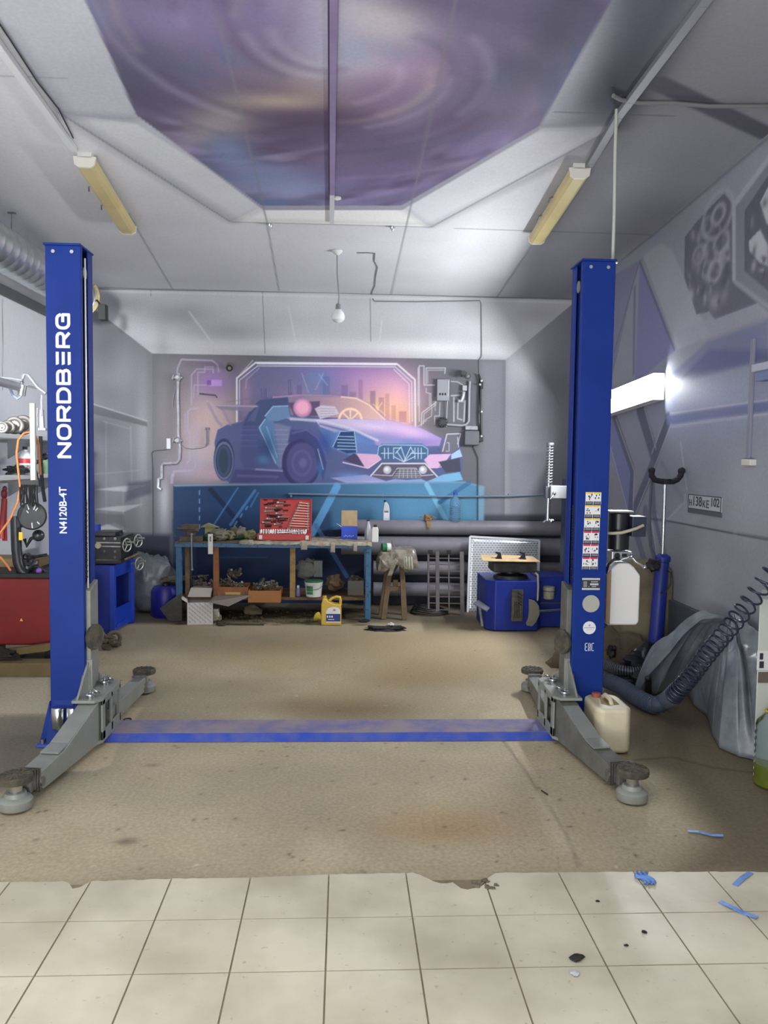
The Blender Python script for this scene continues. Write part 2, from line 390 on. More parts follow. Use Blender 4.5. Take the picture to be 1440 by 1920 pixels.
# octagonal picture window with the evening city
win = [(447, 790), (447, 712), (482, 683), (742, 685), (774, 714), (775, 792)]
bp(win + [(700, 800), (520, 780)], (108, 106, 148), 4)
bb((520, 715), 70, 30, (112, 112, 146), .9); bb((640, 700), 80, 26, (132, 112, 168), .9); bb((700, 725), 70, 40, (196, 150, 196), .9); bb((745, 745), 45, 45, (236, 176, 196), .9)
bb((715, 768), 55, 30, (246, 196, 158), .95); bb((755, 785), 24, 20, (250, 186, 150), .8); bb((600, 712), 30, 22, (110, 138, 186), .6); bb((575, 735), 60, 14, (150, 130, 170), .6); bb((460, 740), 12, 36, (170, 140, 160), .7)
r_ = random.Random(5)
for x0, x1, y, c, a in ((490, 502, 727, (86, 84, 126), .55), (540, 548, 712, (86, 88, 128), .5), (556, 566, 722, (96, 92, 132), .5), (575, 590, 700, (108, 132, 172), .5), (598, 612, 695, (106, 128, 176), .5), (605, 618, 706, (88, 100, 150), .4), (640, 652, 722, (120, 96, 150), .5), (655, 668, 735, (136, 104, 148), .5),
                      (672, 680, 712, (140, 108, 160), .45), (694, 704, 733, (122, 92, 124), .5), (710, 720, 745, (150, 108, 132), .45), (722, 730, 738, (176, 120, 140), .4), (734, 742, 760, (178, 128, 136), .4), (748, 762, 771, (170, 112, 134), .5), (520, 530, 742, (90, 84, 122), .5), (625, 634, 742, (120, 96, 140), .4)):
    bp([(x0, y), (x1, y), (x1, 792), (x0, 792)], c, 2, a)
for x0, y0, x1, y1 in ((493, 727, 493, 744), (497, 727, 497, 744), (501, 727, 501, 744), (543, 714, 543, 735), (547, 714, 547, 735)): bl([(x0, y0), (x1, y1)], .8, (152, 150, 184), .8, .6)
bl([(548, 715), (560, 760)], 1.5, (140, 136, 172), 2, .5); bl([(566, 700), (578, 735)], 2, (158, 170, 205), 2, .6); bl([(606, 700), (592, 730)], 2, (158, 170, 205), 2, .6); bl([(598, 702), (614, 722)], 2, (150, 180, 220), 2, .6)
bl([(700, 758), (722, 778)], 2, (246, 216, 170), 2, .7); bl([(716, 755), (700, 782)], 2, (246, 216, 170), 2, .7)
for p, w, c, a in (([(444, 790), (444, 709), (479, 680), (744, 682), (778, 712), (779, 800)], 3.2, (222, 222, 230), .95), ([(449, 760), (449, 713), (483, 686), (741, 688), (772, 716), (773, 790)], 1.8, (214, 210, 222), .9), ([(768, 792), (767, 720), (738, 692)], 1.4, (228, 222, 230), .9), ([(452, 700), (474, 676)], 2.5, (178, 176, 186), .8), ([(461, 728), (462, 712), (486, 690)], 1.8, (168, 166, 182), .8), ([(483, 681), (742, 683)], 4, (232, 232, 238), .9)): bl(p, w, c, 1.2, a)
# circuit diagram to the right of the window
cr = (202, 202, 210)
for p, w in (([(786, 790), (786, 686), (795, 686), (795, 722), (815, 722)], 2.2), ([(784, 760), (784, 690)], 2), ([(799, 720), (799, 690), (835, 690), (834, 700)], 2), ([(802, 718), (802, 694), (832, 694)], 1.3), ([(799, 728), (799, 736), (808, 738), (808, 760)], 1.6), ([(805, 738), (805, 760)], 1.3),
             ([(790, 798), (791, 774), (818, 754)], 2.2), ([(794, 795), (795, 776), (818, 758)], 1.4), ([(793, 790), (809, 780), (810, 765)], 1.3), ([(846, 742), (862, 741)], 2.5), ([(851, 745), (851, 790)], 2.5), ([(859, 748), (858, 785), (866, 787)], 2.2), ([(825, 755), (824, 780), (815, 780), (815, 795)], 1.6), ([(846, 715), (858, 716), (868, 722)], 1.6), ([(783, 800), (800, 788)], 1.2), ([(872, 752), (870, 790)], 3), ([(816, 745), (816, 770)], 1.2)): bl(p, w, cr, 1.2, .8)
# the car: body
ink = (64, 72, 110)
bp([(470, 745), (470, 765), (500, 745), (420, 755)], (120, 110, 130), 4, .5)
body = [(402, 830), (408, 806), (425, 797), (455, 790), (470, 768), (486, 750), (512, 744), (560, 740), (620, 741), (668, 746), (694, 757), (724, 787), (752, 794), (800, 808), (830, 822), (846, 813), (864, 813), (864, 840), (867, 862), (866, 896), (868, 902), (815, 906), (700, 908), (590, 908), (520, 906), (430, 905), (410, 890)]
bp(body, (88, 98, 142), 2)
bp([(540, 742), (668, 745), (694, 757), (724, 788), (640, 784), (540, 778)], (150, 128, 156), 2, .9, (238, 190, 176), ((560, 760), (700, 765)))
bp([(470, 768), (488, 750), (540, 745), (545, 780), (500, 800), (455, 798)], (70, 84, 124), 3, .9)
bp([(462, 790), (480, 765), (488, 758), (478, 790)], (92, 96, 140), 2)
bl([(512, 745), (560, 741), (620, 742), (668, 747), (694, 758), (724, 788)], 3, (190, 150, 180), 2, .8); bl([(640, 744), (668, 747), (692, 759), (722, 787)], 2.2, (252, 226, 196), 1.5, .9)
bp([(540, 755), (600, 752), (598, 780), (552, 780)], (82, 66, 104), 3, .8)
# rear wing
bp([(388, 752), (400, 758), (484, 759), (470, 771), (414, 768)], (134, 126, 152), 3, .9); bl([(388, 752), (402, 760), (482, 762)], 2.5, (190, 172, 190), 2, .8); bl([(390, 757), (408, 790), (415, 797)], 5, (158, 146, 166), 3, .8); bl([(418, 768), (432, 796)], 5, (150, 136, 160), 3, .7)
# red glass, headrest, steering wheel
B.disc((567, 765), 17 * M_, (206, 150, 186), 4 * M_); B.disc((567, 764), 12 * M_, (246, 176, 206), 5 * M_)
bp([(590, 766), (602, 760), (628, 762), (636, 776), (600, 786)], (212, 206, 220), 2, .9)
for k in range(4): bl([(600, 766 + k * 5), (628, 767 + k * 4)], 1.2, (140, 130, 160), 1, .6)
B.ring((657, 788), 21 * M_, 4.5 * M_, (250, 214, 186), 1.5 * M_); bp([(630, 788), (690, 788), (690, 812), (630, 812)], (190, 172, 210), 2)
for dx in (-14, 0, 14): bl([(657, 788), (657 + dx, 770 + abs(dx) * .3)], 3, (246, 214, 190), 1)
# hood
bp([(590, 787), (640, 785), (724, 787), (790, 803), (828, 822), (824, 836), (720, 838), (660, 826), (600, 800)], (204, 188, 226), 2, 1, (170, 150, 210), ((680, 790), (700, 836)))
bb((760, 806), 46, 12, (232, 196, 232), .9, -.25); bb((700, 800), 40, 7, (226, 206, 236), .9, -.1); bb((720, 822), 40, 7, (138, 150, 200), .8, -.2); bb((650, 812), 40, 8, (132, 146, 196), .85, -.35); bb((770, 828), 28, 6, (120, 140, 196), .8); bb((795, 830), 26, 8, (150, 130, 196), .6)
bl([(545, 786), (600, 788), (655, 802), (708, 826)], 4, (216, 214, 230), 3, .85); bl([(600, 795), (650, 808), (700, 828)], 3, (70, 76, 120), 3, .6); bl([(540, 783), (590, 790)], 4, (190, 190, 220), 3, .7)
# left flank: door panel, sill
bp([(497, 778), (512, 762), (540, 761), (545, 782), (520, 790), (500, 790)], (112, 146, 184), 2, .9); bl([(497, 780), (512, 762), (540, 761)], 1.6, (168, 200, 224), 1.5)
bp([(485, 800), (497, 786), (512, 790), (518, 840), (524, 876), (516, 870)], (96, 136, 178), 2, .9); bl([(497, 786), (486, 802), (517, 868)], 1.6, (170, 204, 226), 1.2); bl([(500, 800), (520, 858)], 1.4, (150, 190, 216), 1.2)
bp([(512, 792), (545, 800), (538, 860), (524, 880)], (134, 142, 176), 5, .7)
for k in range(6): bl([(515, 806 + k * 9), (540, 806 + k * 9)], 1.6, (156, 170, 198), 2, .5)
bp([(455, 800), (484, 800), (490, 845), (500, 876), (460, 880), (450, 860)], (78, 86, 134), 5, .8)
for k in range(4): bl([(450, 806 + k * 10), (482, 806 + k * 10)], 1.6, (112, 116, 160), 2, .5)
bp([(440, 880), (540, 884), (560, 905), (430, 906)], (74, 74, 124), 4, .9); bl([(480, 880), (530, 883)], 3, (170, 160, 206), 2.5, .8); bl([(446, 892), (520, 894)], 4, (120, 104, 160), 4, .7)
bb((500, 840), 14, 22, (30, 62, 108), .6); bb((493, 862), 10, 8, (90, 150, 190), .6)
# wheels
for (cx, cy, rx, ry, c) in ((420, 862, 19, 39, (50, 60, 100)), (420, 864, 13, 29, (70, 84, 112)), (419, 864, 9, 23, (52, 68, 90))):
    B.disc((cx, cy), ry * M_, c, 3 * M_, 1, rx / ry)
B.ring((420, 864), 33 * M_, 5 * M_, (120, 134, 158), 3 * M_, .8, .5)
B.disc((565, 868), 46 * M_, (58, 58, 106), 3 * M_, 1, .78); B.disc((567, 868), 38 * M_, (84, 84, 134), 4 * M_, 1, .78); B.ring((566, 868), 22 * M_, 4 * M_, (104, 100, 150), 5 * M_, .8, .78); B.disc((568, 868), 9 * M_, (110, 110, 158), 5 * M_, .8, .8)
bp([(545, 806), (580, 806), (600, 825), (612, 868), (606, 900), (596, 878), (588, 838), (566, 822), (540, 830)], (64, 70, 122), 4, .95); bl([(548, 812), (575, 806), (596, 822), (610, 850)], 3, (108, 114, 176), 3, .7)
bl([(596, 842), (606, 880)], 1.8, (170, 180, 205), 1.2); bb((600, 880), 6, 14, (60, 130, 190), .6)
# nose
bp([(596, 800), (628, 810), (664, 808), (700, 826), (708, 838), (708, 852), (660, 856), (620, 840)], (98, 126, 186), 4, .9); bb((650, 826), 22, 12, (110, 170, 222), .7); bb((610, 830), 14, 20, (46, 76, 146), .7)
bp([(624, 838), (638, 809), (664, 808), (669, 848), (650, 850)], (44, 70, 118), 1.5); bl([(624, 838), (638, 809), (664, 808), (669, 848)], 1.4, (176, 200, 220), 1)
for k in range(5): bl([(633, 818 + k * 6), (663 + k, 819 + k * 6)], 1.6, (176, 206, 226), 1, .9)
bp([(644, 862), (664, 850), (672, 856), (684, 876)], (74, 68, 100), 1.5); bp([(668, 850), (708, 852), (716, 860), (692, 878), (684, 876)], (222, 178, 212), 1.5); bl([(643, 867), (690, 878), (716, 860)], 2, (228, 206, 230), 1.2)
bp([(708, 850), (710, 838), (716, 832), (792, 832), (802, 840), (802, 858), (790, 864), (716, 862)], (74, 104, 144), 1.5)
grl = (196, 218, 232)
bl([(708, 852), (710, 838), (718, 834), (792, 835), (802, 842), (802, 856)], 1.8, (150, 196, 222), 1)
for p in ([(721, 840), (721, 860)], [(728, 840), (728, 860)], [(715, 850), (736, 850)], [(738, 860), (738, 840), (750, 840)], [(742, 850), (752, 838), (760, 862)], [(744, 846), (757, 866)], [(757, 866), (770, 838), (776, 850)], [(757, 866), (775, 846)], [(778, 840), (778, 860)], [(784, 840), (784, 860)], [(790, 840), (790, 860)], [(770, 850), (798, 850)], [(738, 856), (757, 866), (778, 856)]): bl(p, 1.6, grl, 1, .95)
bp([(795, 862), (806, 852), (846, 851), (838, 862), (820, 878), (806, 878)], (226, 186, 222), 1.5); bl([(820, 877), (855, 868)], 1.6, (206, 190, 224), 1)
bp([(826, 848), (836, 814), (864, 812), (860, 840), (846, 850)], (112, 112, 124), 1.5); bl([(830, 846), (838, 814), (864, 813), (858, 832)], 2, (216, 206, 226), 1.2); bl([(836, 846), (842, 846), (842, 830), (838, 830)], 1.3, (206, 206, 214), 1); bl([(858, 820), (860, 838)], 1.6, (216, 216, 222), 1)
bp([(846, 852), (862, 842), (867, 856), (846, 862)], (170, 200, 232), 1.5); bp([(822, 866), (862, 858), (864, 884), (836, 886)], (70, 72, 90), 2)
bp([(688, 898), (716, 870), (796, 870), (826, 898), (800, 900), (780, 896), (735, 896), (718, 900)], (96, 92, 112), 1.5); bl([(690, 898), (716, 869), (797, 869), (824, 898)], 2.6, (222, 216, 226), 1.2); bl([(700, 890), (735, 892), (745, 878), (780, 878), (790, 892), (812, 890)], 1.5, (204, 200, 212), 1)
for x in (726, 793): B.disc((x, 881), 7.5 * M_, (196, 200, 210), 2 * M_); B.disc((x - 1, 880), 3.5 * M_, (236, 238, 244), 2 * M_)
bp([(736, 896), (748, 880), (780, 880), (790, 896)], (150, 150, 160), 1)
for k in range(4): bl([(741 - k, 882 + k * 4), (784 + k, 882 + k * 4)], 1.2, (70, 70, 84), 1)
for k in range(5): bl([(750 + k * 7, 880), (748 + k * 8, 896)], 1.1, (212, 212, 220), 1, .8)
bp([(620, 896), (686, 890), (724, 902), (740, 898), (762, 900), (790, 898), (800, 903), (830, 890), (862, 885), (868, 900), (838, 904), (700, 908), (650, 906)], (156, 160, 206), 1.5, 1, (120, 186, 220), ((740, 900), (866, 895)))
bb((655, 892), 26, 7, (120, 150, 210), .7); bb((700, 905), 20, 3, (210, 190, 226), .7)
# the plinth under the car: blue panel with crossed beams
pl = [(325, 911), (520, 908), (700, 905), (868, 903), (906, 912), (906, 978), (325, 1010)]
bp(pl, (36, 62, 96), 1.5, 1, (86, 138, 174), ((400, 950), (760, 940)))
bp([(326, 1005), (326, 960), (620, 960), (640, 1150), (326, 1150)], (30, 52, 88), 12, .65)
bl([(328, 911), (520, 908), (700, 906), (868, 904), (905, 912)], 3, (126, 156, 190), 2, .8); bb((860, 950), 40, 30, (112, 168, 198), .6); bb((770, 945), 40, 25, (98, 154, 190), .5); bb((450, 950), 60, 30, (32, 66, 116), .5)
for p, w, c, a in (([(395, 918), (482, 1020)], 9, (24, 40, 70), .8), ([(446, 915), (400, 985)], 3, (90, 142, 196), .7), ([(478, 920), (432, 984)], 5, (84, 140, 200), .75), ([(484, 924), (470, 950)], 3, (110, 160, 214), .5),
                 ([(632, 912), (585, 1000)], 14, (104, 168, 220), .9), ([(592, 985), (650, 1080)], 8, (84, 120, 176), .7), ([(800, 908), (838, 978)], 9, (136, 196, 226), .8), ([(880, 905), (824, 942)], 8, (58, 104, 146), .7), ([(400, 1045), (500, 1045)], 3, (60, 100, 150), .4)): bl(p, w, c, 2, a)
for k in range(5): bl([(374, 920 + k * 16), (374, 927 + k * 16)], 2.2, (126, 172, 214), 1.5, .8)
for k in range(3): bl([(464 - k * 10, 950 + k * 14), (461 - k * 10, 955 + k * 14)], 3, (120, 166, 214), 1.5, .7)
bp([(896, 912), (908, 912), (908, 978), (896, 978)], (150, 184, 206), 4, .6)
# joints of the panels
for p in ([(492, 546), (497, 663)], [(694, 558), (695, 640)], [(283, 542), (283, 555)], [(285, 848), (288, 1003), (330, 1005)]): bl(p, 1.1, (88, 90, 98), .8, .8)
for p in ([(160, 541), (620, 549)], [(620, 549), (1090, 562)]): bl(p, 2.0, (104, 106, 114), 1, .9)
bl([(160, 545), (1090, 568)], 4, (205, 206, 210), 2, .5)
B.mul(0.95 + 0.1 * B.noise(0.5, 3))
mp = paint_mat('airbrushed_wall_paint', 0.7, 0.07, 70)
B.mesh('wall_back', lambda u, v: np.stack([u, np.full_like(u, YB), v], 1), mp)

# ================================================================== CEILING
C = Canvas('ceil', (XL, XR), (3.3, YB), 0.014, (204, 205, 210))
def cp(pts, col, f=0.02, a=1.0, **k): C.poly(pts, col, f, a, **k)
# airbrushed grey plus painted-in lamp hood shade at right, soft light grey left
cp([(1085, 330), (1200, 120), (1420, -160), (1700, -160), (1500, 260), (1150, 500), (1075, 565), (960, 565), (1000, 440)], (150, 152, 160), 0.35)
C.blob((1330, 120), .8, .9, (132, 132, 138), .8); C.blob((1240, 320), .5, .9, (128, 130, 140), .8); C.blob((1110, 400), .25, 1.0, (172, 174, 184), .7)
# bevelled band
band = [(-40, -60), (0, 45), (112, 212), (432, 416), (808, 426), (1158, 236), (1300, 0), (1330, -60)]
outer = [C.P(q) for q in [(-60, -40), (0, 45), (112, 212), (432, 416), (808, 426), (1158, 236), (1312, 0)]]
outer[0] = (outer[1][0] - .03, 3.2); outer.append((outer[-1][0], 3.2))
C.poly(outer, (176, 178, 188), .02, raw=True)
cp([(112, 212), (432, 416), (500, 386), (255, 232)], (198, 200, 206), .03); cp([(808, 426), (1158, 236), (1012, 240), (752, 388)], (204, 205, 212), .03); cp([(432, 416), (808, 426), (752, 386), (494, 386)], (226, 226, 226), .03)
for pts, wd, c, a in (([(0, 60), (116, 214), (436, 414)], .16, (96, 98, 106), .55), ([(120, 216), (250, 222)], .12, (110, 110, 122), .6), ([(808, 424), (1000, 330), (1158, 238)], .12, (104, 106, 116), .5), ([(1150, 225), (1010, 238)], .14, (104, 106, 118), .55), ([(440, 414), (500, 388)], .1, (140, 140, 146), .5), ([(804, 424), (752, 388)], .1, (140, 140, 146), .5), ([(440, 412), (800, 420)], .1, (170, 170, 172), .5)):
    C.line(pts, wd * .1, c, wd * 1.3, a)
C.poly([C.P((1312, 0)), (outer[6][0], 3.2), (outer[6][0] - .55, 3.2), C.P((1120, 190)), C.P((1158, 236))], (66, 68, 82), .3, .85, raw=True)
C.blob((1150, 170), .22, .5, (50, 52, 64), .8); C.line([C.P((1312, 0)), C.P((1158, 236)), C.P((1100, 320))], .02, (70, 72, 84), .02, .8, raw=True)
C.line([outer[0], outer[1], outer[2], outer[3], outer[4], outer[5], outer[6]], .012, (112, 114, 124), .018, .85, raw=True)
# inner octagon: galaxy
inner = [C.P(q) for q in [(160, 0), (255, 215), (490, 386), (752, 386), (1012, 236), (1146, 0)]]
inner = [(inner[0][0] + .02, 3.2)] + inner + [(inner[-1][0], 3.2)]
rim = [C.P(q) for q in [(255, 215), (490, 386), (752, 386), (1012, 236)]]; rim2 = [C.P(q) for q in [(1012, 244), (754, 394), (494, 394), (246, 208)]]
C.poly(rim + rim2, (150, 150, 162), .02, raw=True)
W = C.win(inner, .05); g = Canvas('ceil', (XL, XR), (3.3, YB), 0.014, (98, 92, 128)); cx, cy = C.P((668, 104))
dx = g.U - cx; dy = g.V - cy; rad = np.hypot(dx, dy) + 1e-6; th = np.arctan2(dy, dx)
def samp(a, u, v):
    i = np.clip(((u - g.u0) / (g.u1 - g.u0) * (g.nu - 1)), 0, g.nu - 1.001); j = np.clip((v - g.v0) / (g.v1 - g.v0) * (g.nv - 1), 0, g.nv - 1.001)
    i0 = i.astype(int); j0 = j.astype(int); fi = i - i0; fj = j - j0
    return (a[j0, i0] * (1 - fi) + a[j0, i0 + 1] * fi) * (1 - fj) + (a[j0 + 1, i0] * (1 - fi) + a[j0 + 1, i0 + 1] * fi) * fj
rot = 1.6 / (0.35 + rad); c_, s_ = np.cos(rot), np.sin(rot); wu = cx + dx * c_ - dy * s_; wv = cy + dx * s_ + dy * c_
n1 = samp(g.noise(.55, 11, sy=.8), wu, wv); n2 = samp(g.noise(.42, 23, sy=.8), wu, wv); n3 = samp(g.noise(.9, 31), wu, wv)
def mixc(m, col):
    m = np.clip(m, 0, 1)[..., None]; g.C = g.C * (1 - m) + np.array(col, float) * m
mixc((n1 - .42) * 4, (150, 136, 186)); mixc((n2 - .55) * 5, (78, 64, 96)); mixc((n3 - .56) * 4 * (n1 > 0), (126, 118, 158)); mixc((n1 - .64) * 7, (196, 186, 214)); mixc((.34 - n2) * 6, (86, 104, 152))
def gb(x, y, rx, ry, c, a, rot=0): g.blob((x, y), rx, ry, c, a, rot)
for q in ((560, 150, .28, .30, (206, 194, 172), .75, .5), (580, 178, .16, .12, (216, 200, 160), .8), (600, 90, .2, .3, (166, 176, 196), .6), (480, 180, .35, .35, (96, 78, 100), .7), (640, 215, .9, .26, (78, 58, 86), .8), (560, 270, .35, .3, (96, 76, 104), .6), (400, 235, .2, .35, (178, 166, 150), .7, .6),
          (430, 285, .16, .3, (110, 132, 176), .8), (545, 345, .35, .3, (136, 152, 196), .8), (500, 330, .2, .3, (112, 130, 170), .7), (700, 330, .5, .3, (122, 108, 156), .6), (800, 310, .5, .3, (74, 60, 94), .6), (780, 220, .3, .3, (150, 132, 170), .6), (810, 130, .2, .3, (186, 150, 180), .7, .8), (740, 60, .3, .2, (196, 190, 202), .7, .2),
          (690, 130, .2, .2, (190, 186, 206), .8), (700, 30, .35, .16, (204, 198, 196), .7, .3), (620, 60, .2, .4, (176, 176, 200), .6), (760, 150, .2, .3, (190, 158, 190), .7, .6), (520, 190, .3, .1, (206, 194, 160), .6), (650, 100, .1, .1, (156, 164, 192), .8), (900, 60, .3, .5, (108, 96, 140), .7), (980, 150, .3, .5, (88, 84, 112), .75), (300, 120, .3, .5, (92, 88, 120), .75), (230, 60, .2, .7, (86, 82, 112), .7), (330, 40, .4, .2, (128, 116, 158), .6), (480, 40, .3, .3, (146, 126, 176), .6), (720, 170, .3, .2, (120, 96, 130), .6), (860, 230, .25, .25, (96, 80, 120), .6), (640, 300, .4, .2, (120, 104, 140), .5), (500, 110, .2, .3, (110, 92, 130), .5), (1040, 60, .15, .6, (72, 72, 92), .7), (920, 190, .3, .3, (122, 118, 140), .5), (260, 190, .15, .5, (80, 78, 100), .7)): gb(*q)
for k in range(26):      # brush arcs round the centre
    r0 = .15 + .05 * k; a0 = rng.random() * 6.28; pts = [(cx + (r0 + .05 * t) * math.cos(a0 + t * .22), cy + (r0 + .05 * t) * math.sin(a0 + t * .22)) for t in range(6)]
    g.line(pts, .02, rng.choice([(206, 200, 220), (70, 60, 92), (170, 150, 196), (200, 188, 176)]), .09, .32, raw=True)
lum = g.C.mean(-1, keepdims=True); g.C = g.C * .84 + lum * .16
mm = Canvas('ceil', (XL, XR), (3.3, YB), 0.014, (0, 0, 0)); mm.poly(inner, (1, 1, 1), .016, raw=True); k = mm.C[..., :1]
C.C = C.C * (1 - k) + g.C * k
# dark bevel along the right-hand side, painted bars, seams
for p, wd in (([(1285, 140), (1450, 262)], .16),): 
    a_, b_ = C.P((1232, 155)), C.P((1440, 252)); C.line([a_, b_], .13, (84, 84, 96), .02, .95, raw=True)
seam = (120, 122, 128)
for p in ([(410, 30), (500, 415), (523, 545)], [(240, 400), (325, 545)], [(855, 0), (785, 320), (732, 556)], [(1085, 330), (930, 560)]):
    C.line(p, .012, seam, .014, .75)
for y0 in (6.86,): C.line([(.9, y0), (XR, y0 + .02)], .012, (96, 98, 106), .014, .8, raw=True)
C.line([(XL, 4.62), (-1.5, 4.62)], .01, seam, .014, .6, raw=True); C.line([(1.2, 4.8), (1.9, 4.8)], .01, (80, 82, 90), .014, .7, raw=True)
C.line([(XL, YB - .01), (XR, YB - .01)], .02, (110, 112, 118), .02, .8, raw=True)
C.mul(0.96 + 0.08 * C.noise(.6, 4))
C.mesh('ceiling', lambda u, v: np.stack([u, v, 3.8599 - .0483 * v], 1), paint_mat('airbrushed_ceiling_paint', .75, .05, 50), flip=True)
struct(MB().box((XL, YF, 3.69), (XR, 3.3, 3.75)), 'ceiling', mat('plain_ceiling_paint', (190, 192, 196), .8))

# ================================================================== RIGHT WALL
Rw = Canvas('right', (3.3, YB), (0.0, 3.75), 0.012, (146, 149, 160))
def rl(pts, w, col, f=.012, a=1.0): Rw.line(pts, w, col, f, a)
def rp(pts, col, f=.015, a=1.0, **k): Rw.poly(pts, col, f, a, **k)
n_ = Rw.noise(.8, 8)
rp([(1000, 980), (1500, 1010), (1500, 1300), (1000, 1300)], (138, 141, 148), .3, .8)
Rw.blob((1320, 760), 1.2, .25, (150, 160, 196), .7); Rw.blob((1180, 900), 1.0, .5, (136, 138, 152), .7); Rw.blob((1320, 1090), .3, .3, (164, 166, 174), .8, .5); Rw.blob((1400, 920), .3, .3, (166, 168, 178), .7)
# engine panel
plate = [(1150, 495), (1206, 481), (1270, 655), (1440, 592), (1560, 545), (1700, 60), (1560, 120), (1440, 270), (1225, 440)]
rp(plate, (150, 152, 164), .015); rp([(1206, 481), (1270, 655), (1330, 628), (1260, 470), (1240, 455)], (170, 171, 182), .03, .8)
rp([(1270, 620), (1440, 560), (1440, 592), (1270, 655)], (158, 158, 172), .03, .7)
rp([(1306, 416), (1284, 445), (1283, 520), (1306, 590), (1330, 584), (1340, 598), (1420, 568), (1374, 528), (1374, 384), (1358, 362)], (104, 104, 118), .012)
rp([(1374, 384), (1374, 528), (1440, 585), (1500, 560), (1560, 200), (1440, 300)], (126, 128, 140), .012, .9)
rp([(1396, 395), (1396, 508), (1440, 545), (1500, 520), (1560, 230), (1440, 330)], (92, 92, 106), .012, .9)
rl([(1376, 520), (1376, 385), (1440, 300), (1560, 120)], .05, (170, 172, 184), .02, .9); rl([(1378, 528), (1440, 575)], .03, (160, 160, 172), .02, .8)
rp([(1404, 452), (1425, 430), (1440, 460), (1440, 500), (1424, 492), (1405, 470)], (186, 188, 198), .012, .9); rp([(1425, 380), (1450, 330), (1450, 420), (1438, 420)], (190, 192, 202), .012, .9)
for c, r, sx, a in (((1345, 403), .15, 1.5, .8), ((1347, 402), .06, 1.5, .9), ((1325, 425), .06, 1.5, .5), ((1352, 455), .07, 1.5, .8), ((1310, 478), .06, 1.5, .6), ((1340, 508), .07, 1.4, .9), ((1325, 505), .05, 1.4, .6), ((1358, 480), .05, 1.4, .6)): Rw.ring(c, r, .03, (168, 168, 180), .03, a, sx)
r3 = random.Random(3)
for k in range(60):
    x = r3.uniform(1292, 1366); y = r3.uniform(420, 575); Rw.blob((x, y), r3.uniform(.02, .07), r3.uniform(.01, .05), r3.choice([(150, 150, 164), (78, 78, 92), (132, 132, 148), (172, 172, 184)]), .6, r3.uniform(0, 3))
for k in range(14):
    x = r3.uniform(1400, 1450); y = r3.uniform(380, 520); Rw.blob((x, y), r3.uniform(.02, .06), r3.uniform(.01, .05), r3.choice([(150, 150, 164), (78, 78, 92), (180, 180, 190)]), .6, r3.uniform(0, 3))
rl([(1155, 495), (1225, 440), (1440, 258)], .02, (96, 98, 108), .02, .6)
# purple-blue facets between corner and panel
rp([(1110, 540), (1205, 485), (1190, 520), (1150, 700)], (128, 126, 152), .03, .9); rp([(1200, 490), (1245, 600), (1262, 660), (1190, 720)], (124, 124, 168), .03, .85); rl([(1200, 492), (1264, 655)], .03, (96, 96, 124), .02, .8); rl([(1190, 540), (1188, 700)], .05, (100, 102, 140), .03, .7); rl([(1196, 500), (1152, 660)], .02, (92, 90, 106), .02, .6)
rp([(1260, 700), (1328, 640), (1440, 600), (1440, 672), (1300, 712)], (120, 124, 158), .04, .9); rp([(1280, 706), (1440, 676), (1440, 655), (1330, 655)], (92, 98, 136), .05, .7)
# star lines of the lower half
dk = (92, 94, 116); lt = (186, 188, 200)
rp([(1142, 835), (1175, 955), (1186, 955), (1186, 885), (1155, 790), (1146, 790)], (118, 124, 168), .03, .9)
for p, w, c in (([(1150, 775), (1186, 882), (1181, 960)], .10, dk), ([(1200, 765), (1226, 850)], .16, dk), ([(1252, 788), (1222, 878), (1187, 962)], .13, dk), ([(1252, 788), (1320, 776), (1440, 760)], .075, (108, 116, 158)), ([(1222, 872), (1226, 960), (1246, 1040)], .09, (104, 104, 126)), ([(1210, 960), (1232, 1065)], .12, (104, 106, 128)), ([(1190, 990), (1214, 1070)], .10, (106, 108, 130))): rl(p, w, c, .02, .9)
for p in ([(1155, 785), (1189, 882), (1187, 958)], [(1143, 832), (1177, 958)], [(1208, 765), (1230, 842)], [(1258, 795), (1226, 880), (1192, 962)], [(1248, 782), (1222, 850)], [(1256, 776), (1340, 764), (1440, 750)], [(1258, 800), (1330, 790), (1440, 776)], [(1250, 976), (1284, 940), (1284, 928)], [(1232, 965), (1246, 1030)], [(1222, 980), (1234, 1060)], [(1276, 830), (1288, 918)]): rl(p, .014, lt, .014, .8)
rp([(1250, 978), (1284, 938), (1330, 960), (1300, 985)], (158, 160, 170), .04, .6); rl([(1240, 868), (1280, 936)], .05, (128, 130, 142), .04, .6)
rl([(1216, 972), (1244, 976), (1440, 1011), (1500, 1022)], .012, (70, 72, 80), .008, .95); rl([(1380, 880), (1378, 1000)], .05, (160, 162, 170), .04, .4)
Rw.mul(0.94 + 0.12 * n_)
Rw.C = Rw.C[:, :]
pm2 = paint_mat('airbrushed_side_wall_paint', .55, .06, 60)
Rw.mesh('wall_right', lambda u, v: np.stack([np.full_like(u, XR), u, .57 + v / 3.75 * (3.75 - .57)], 1) if False else np.stack([np.full_like(u, XR), u, v], 1), pm2, flip=True)
struct(MB().box((XR, YF, 0), (XR + .1, 3.3, 3.75)), 'wall_right', mat('side_wall_plain', (150, 152, 160), .7))
struct(MB().box((XR - .035, 3.3, 0.0), (XR + .03, YB, .57)), 'trim_1', mat('plinth_paint', (72, 76, 88), .7, c2=(104, 108, 120), ns=3, bump=.3), .006)

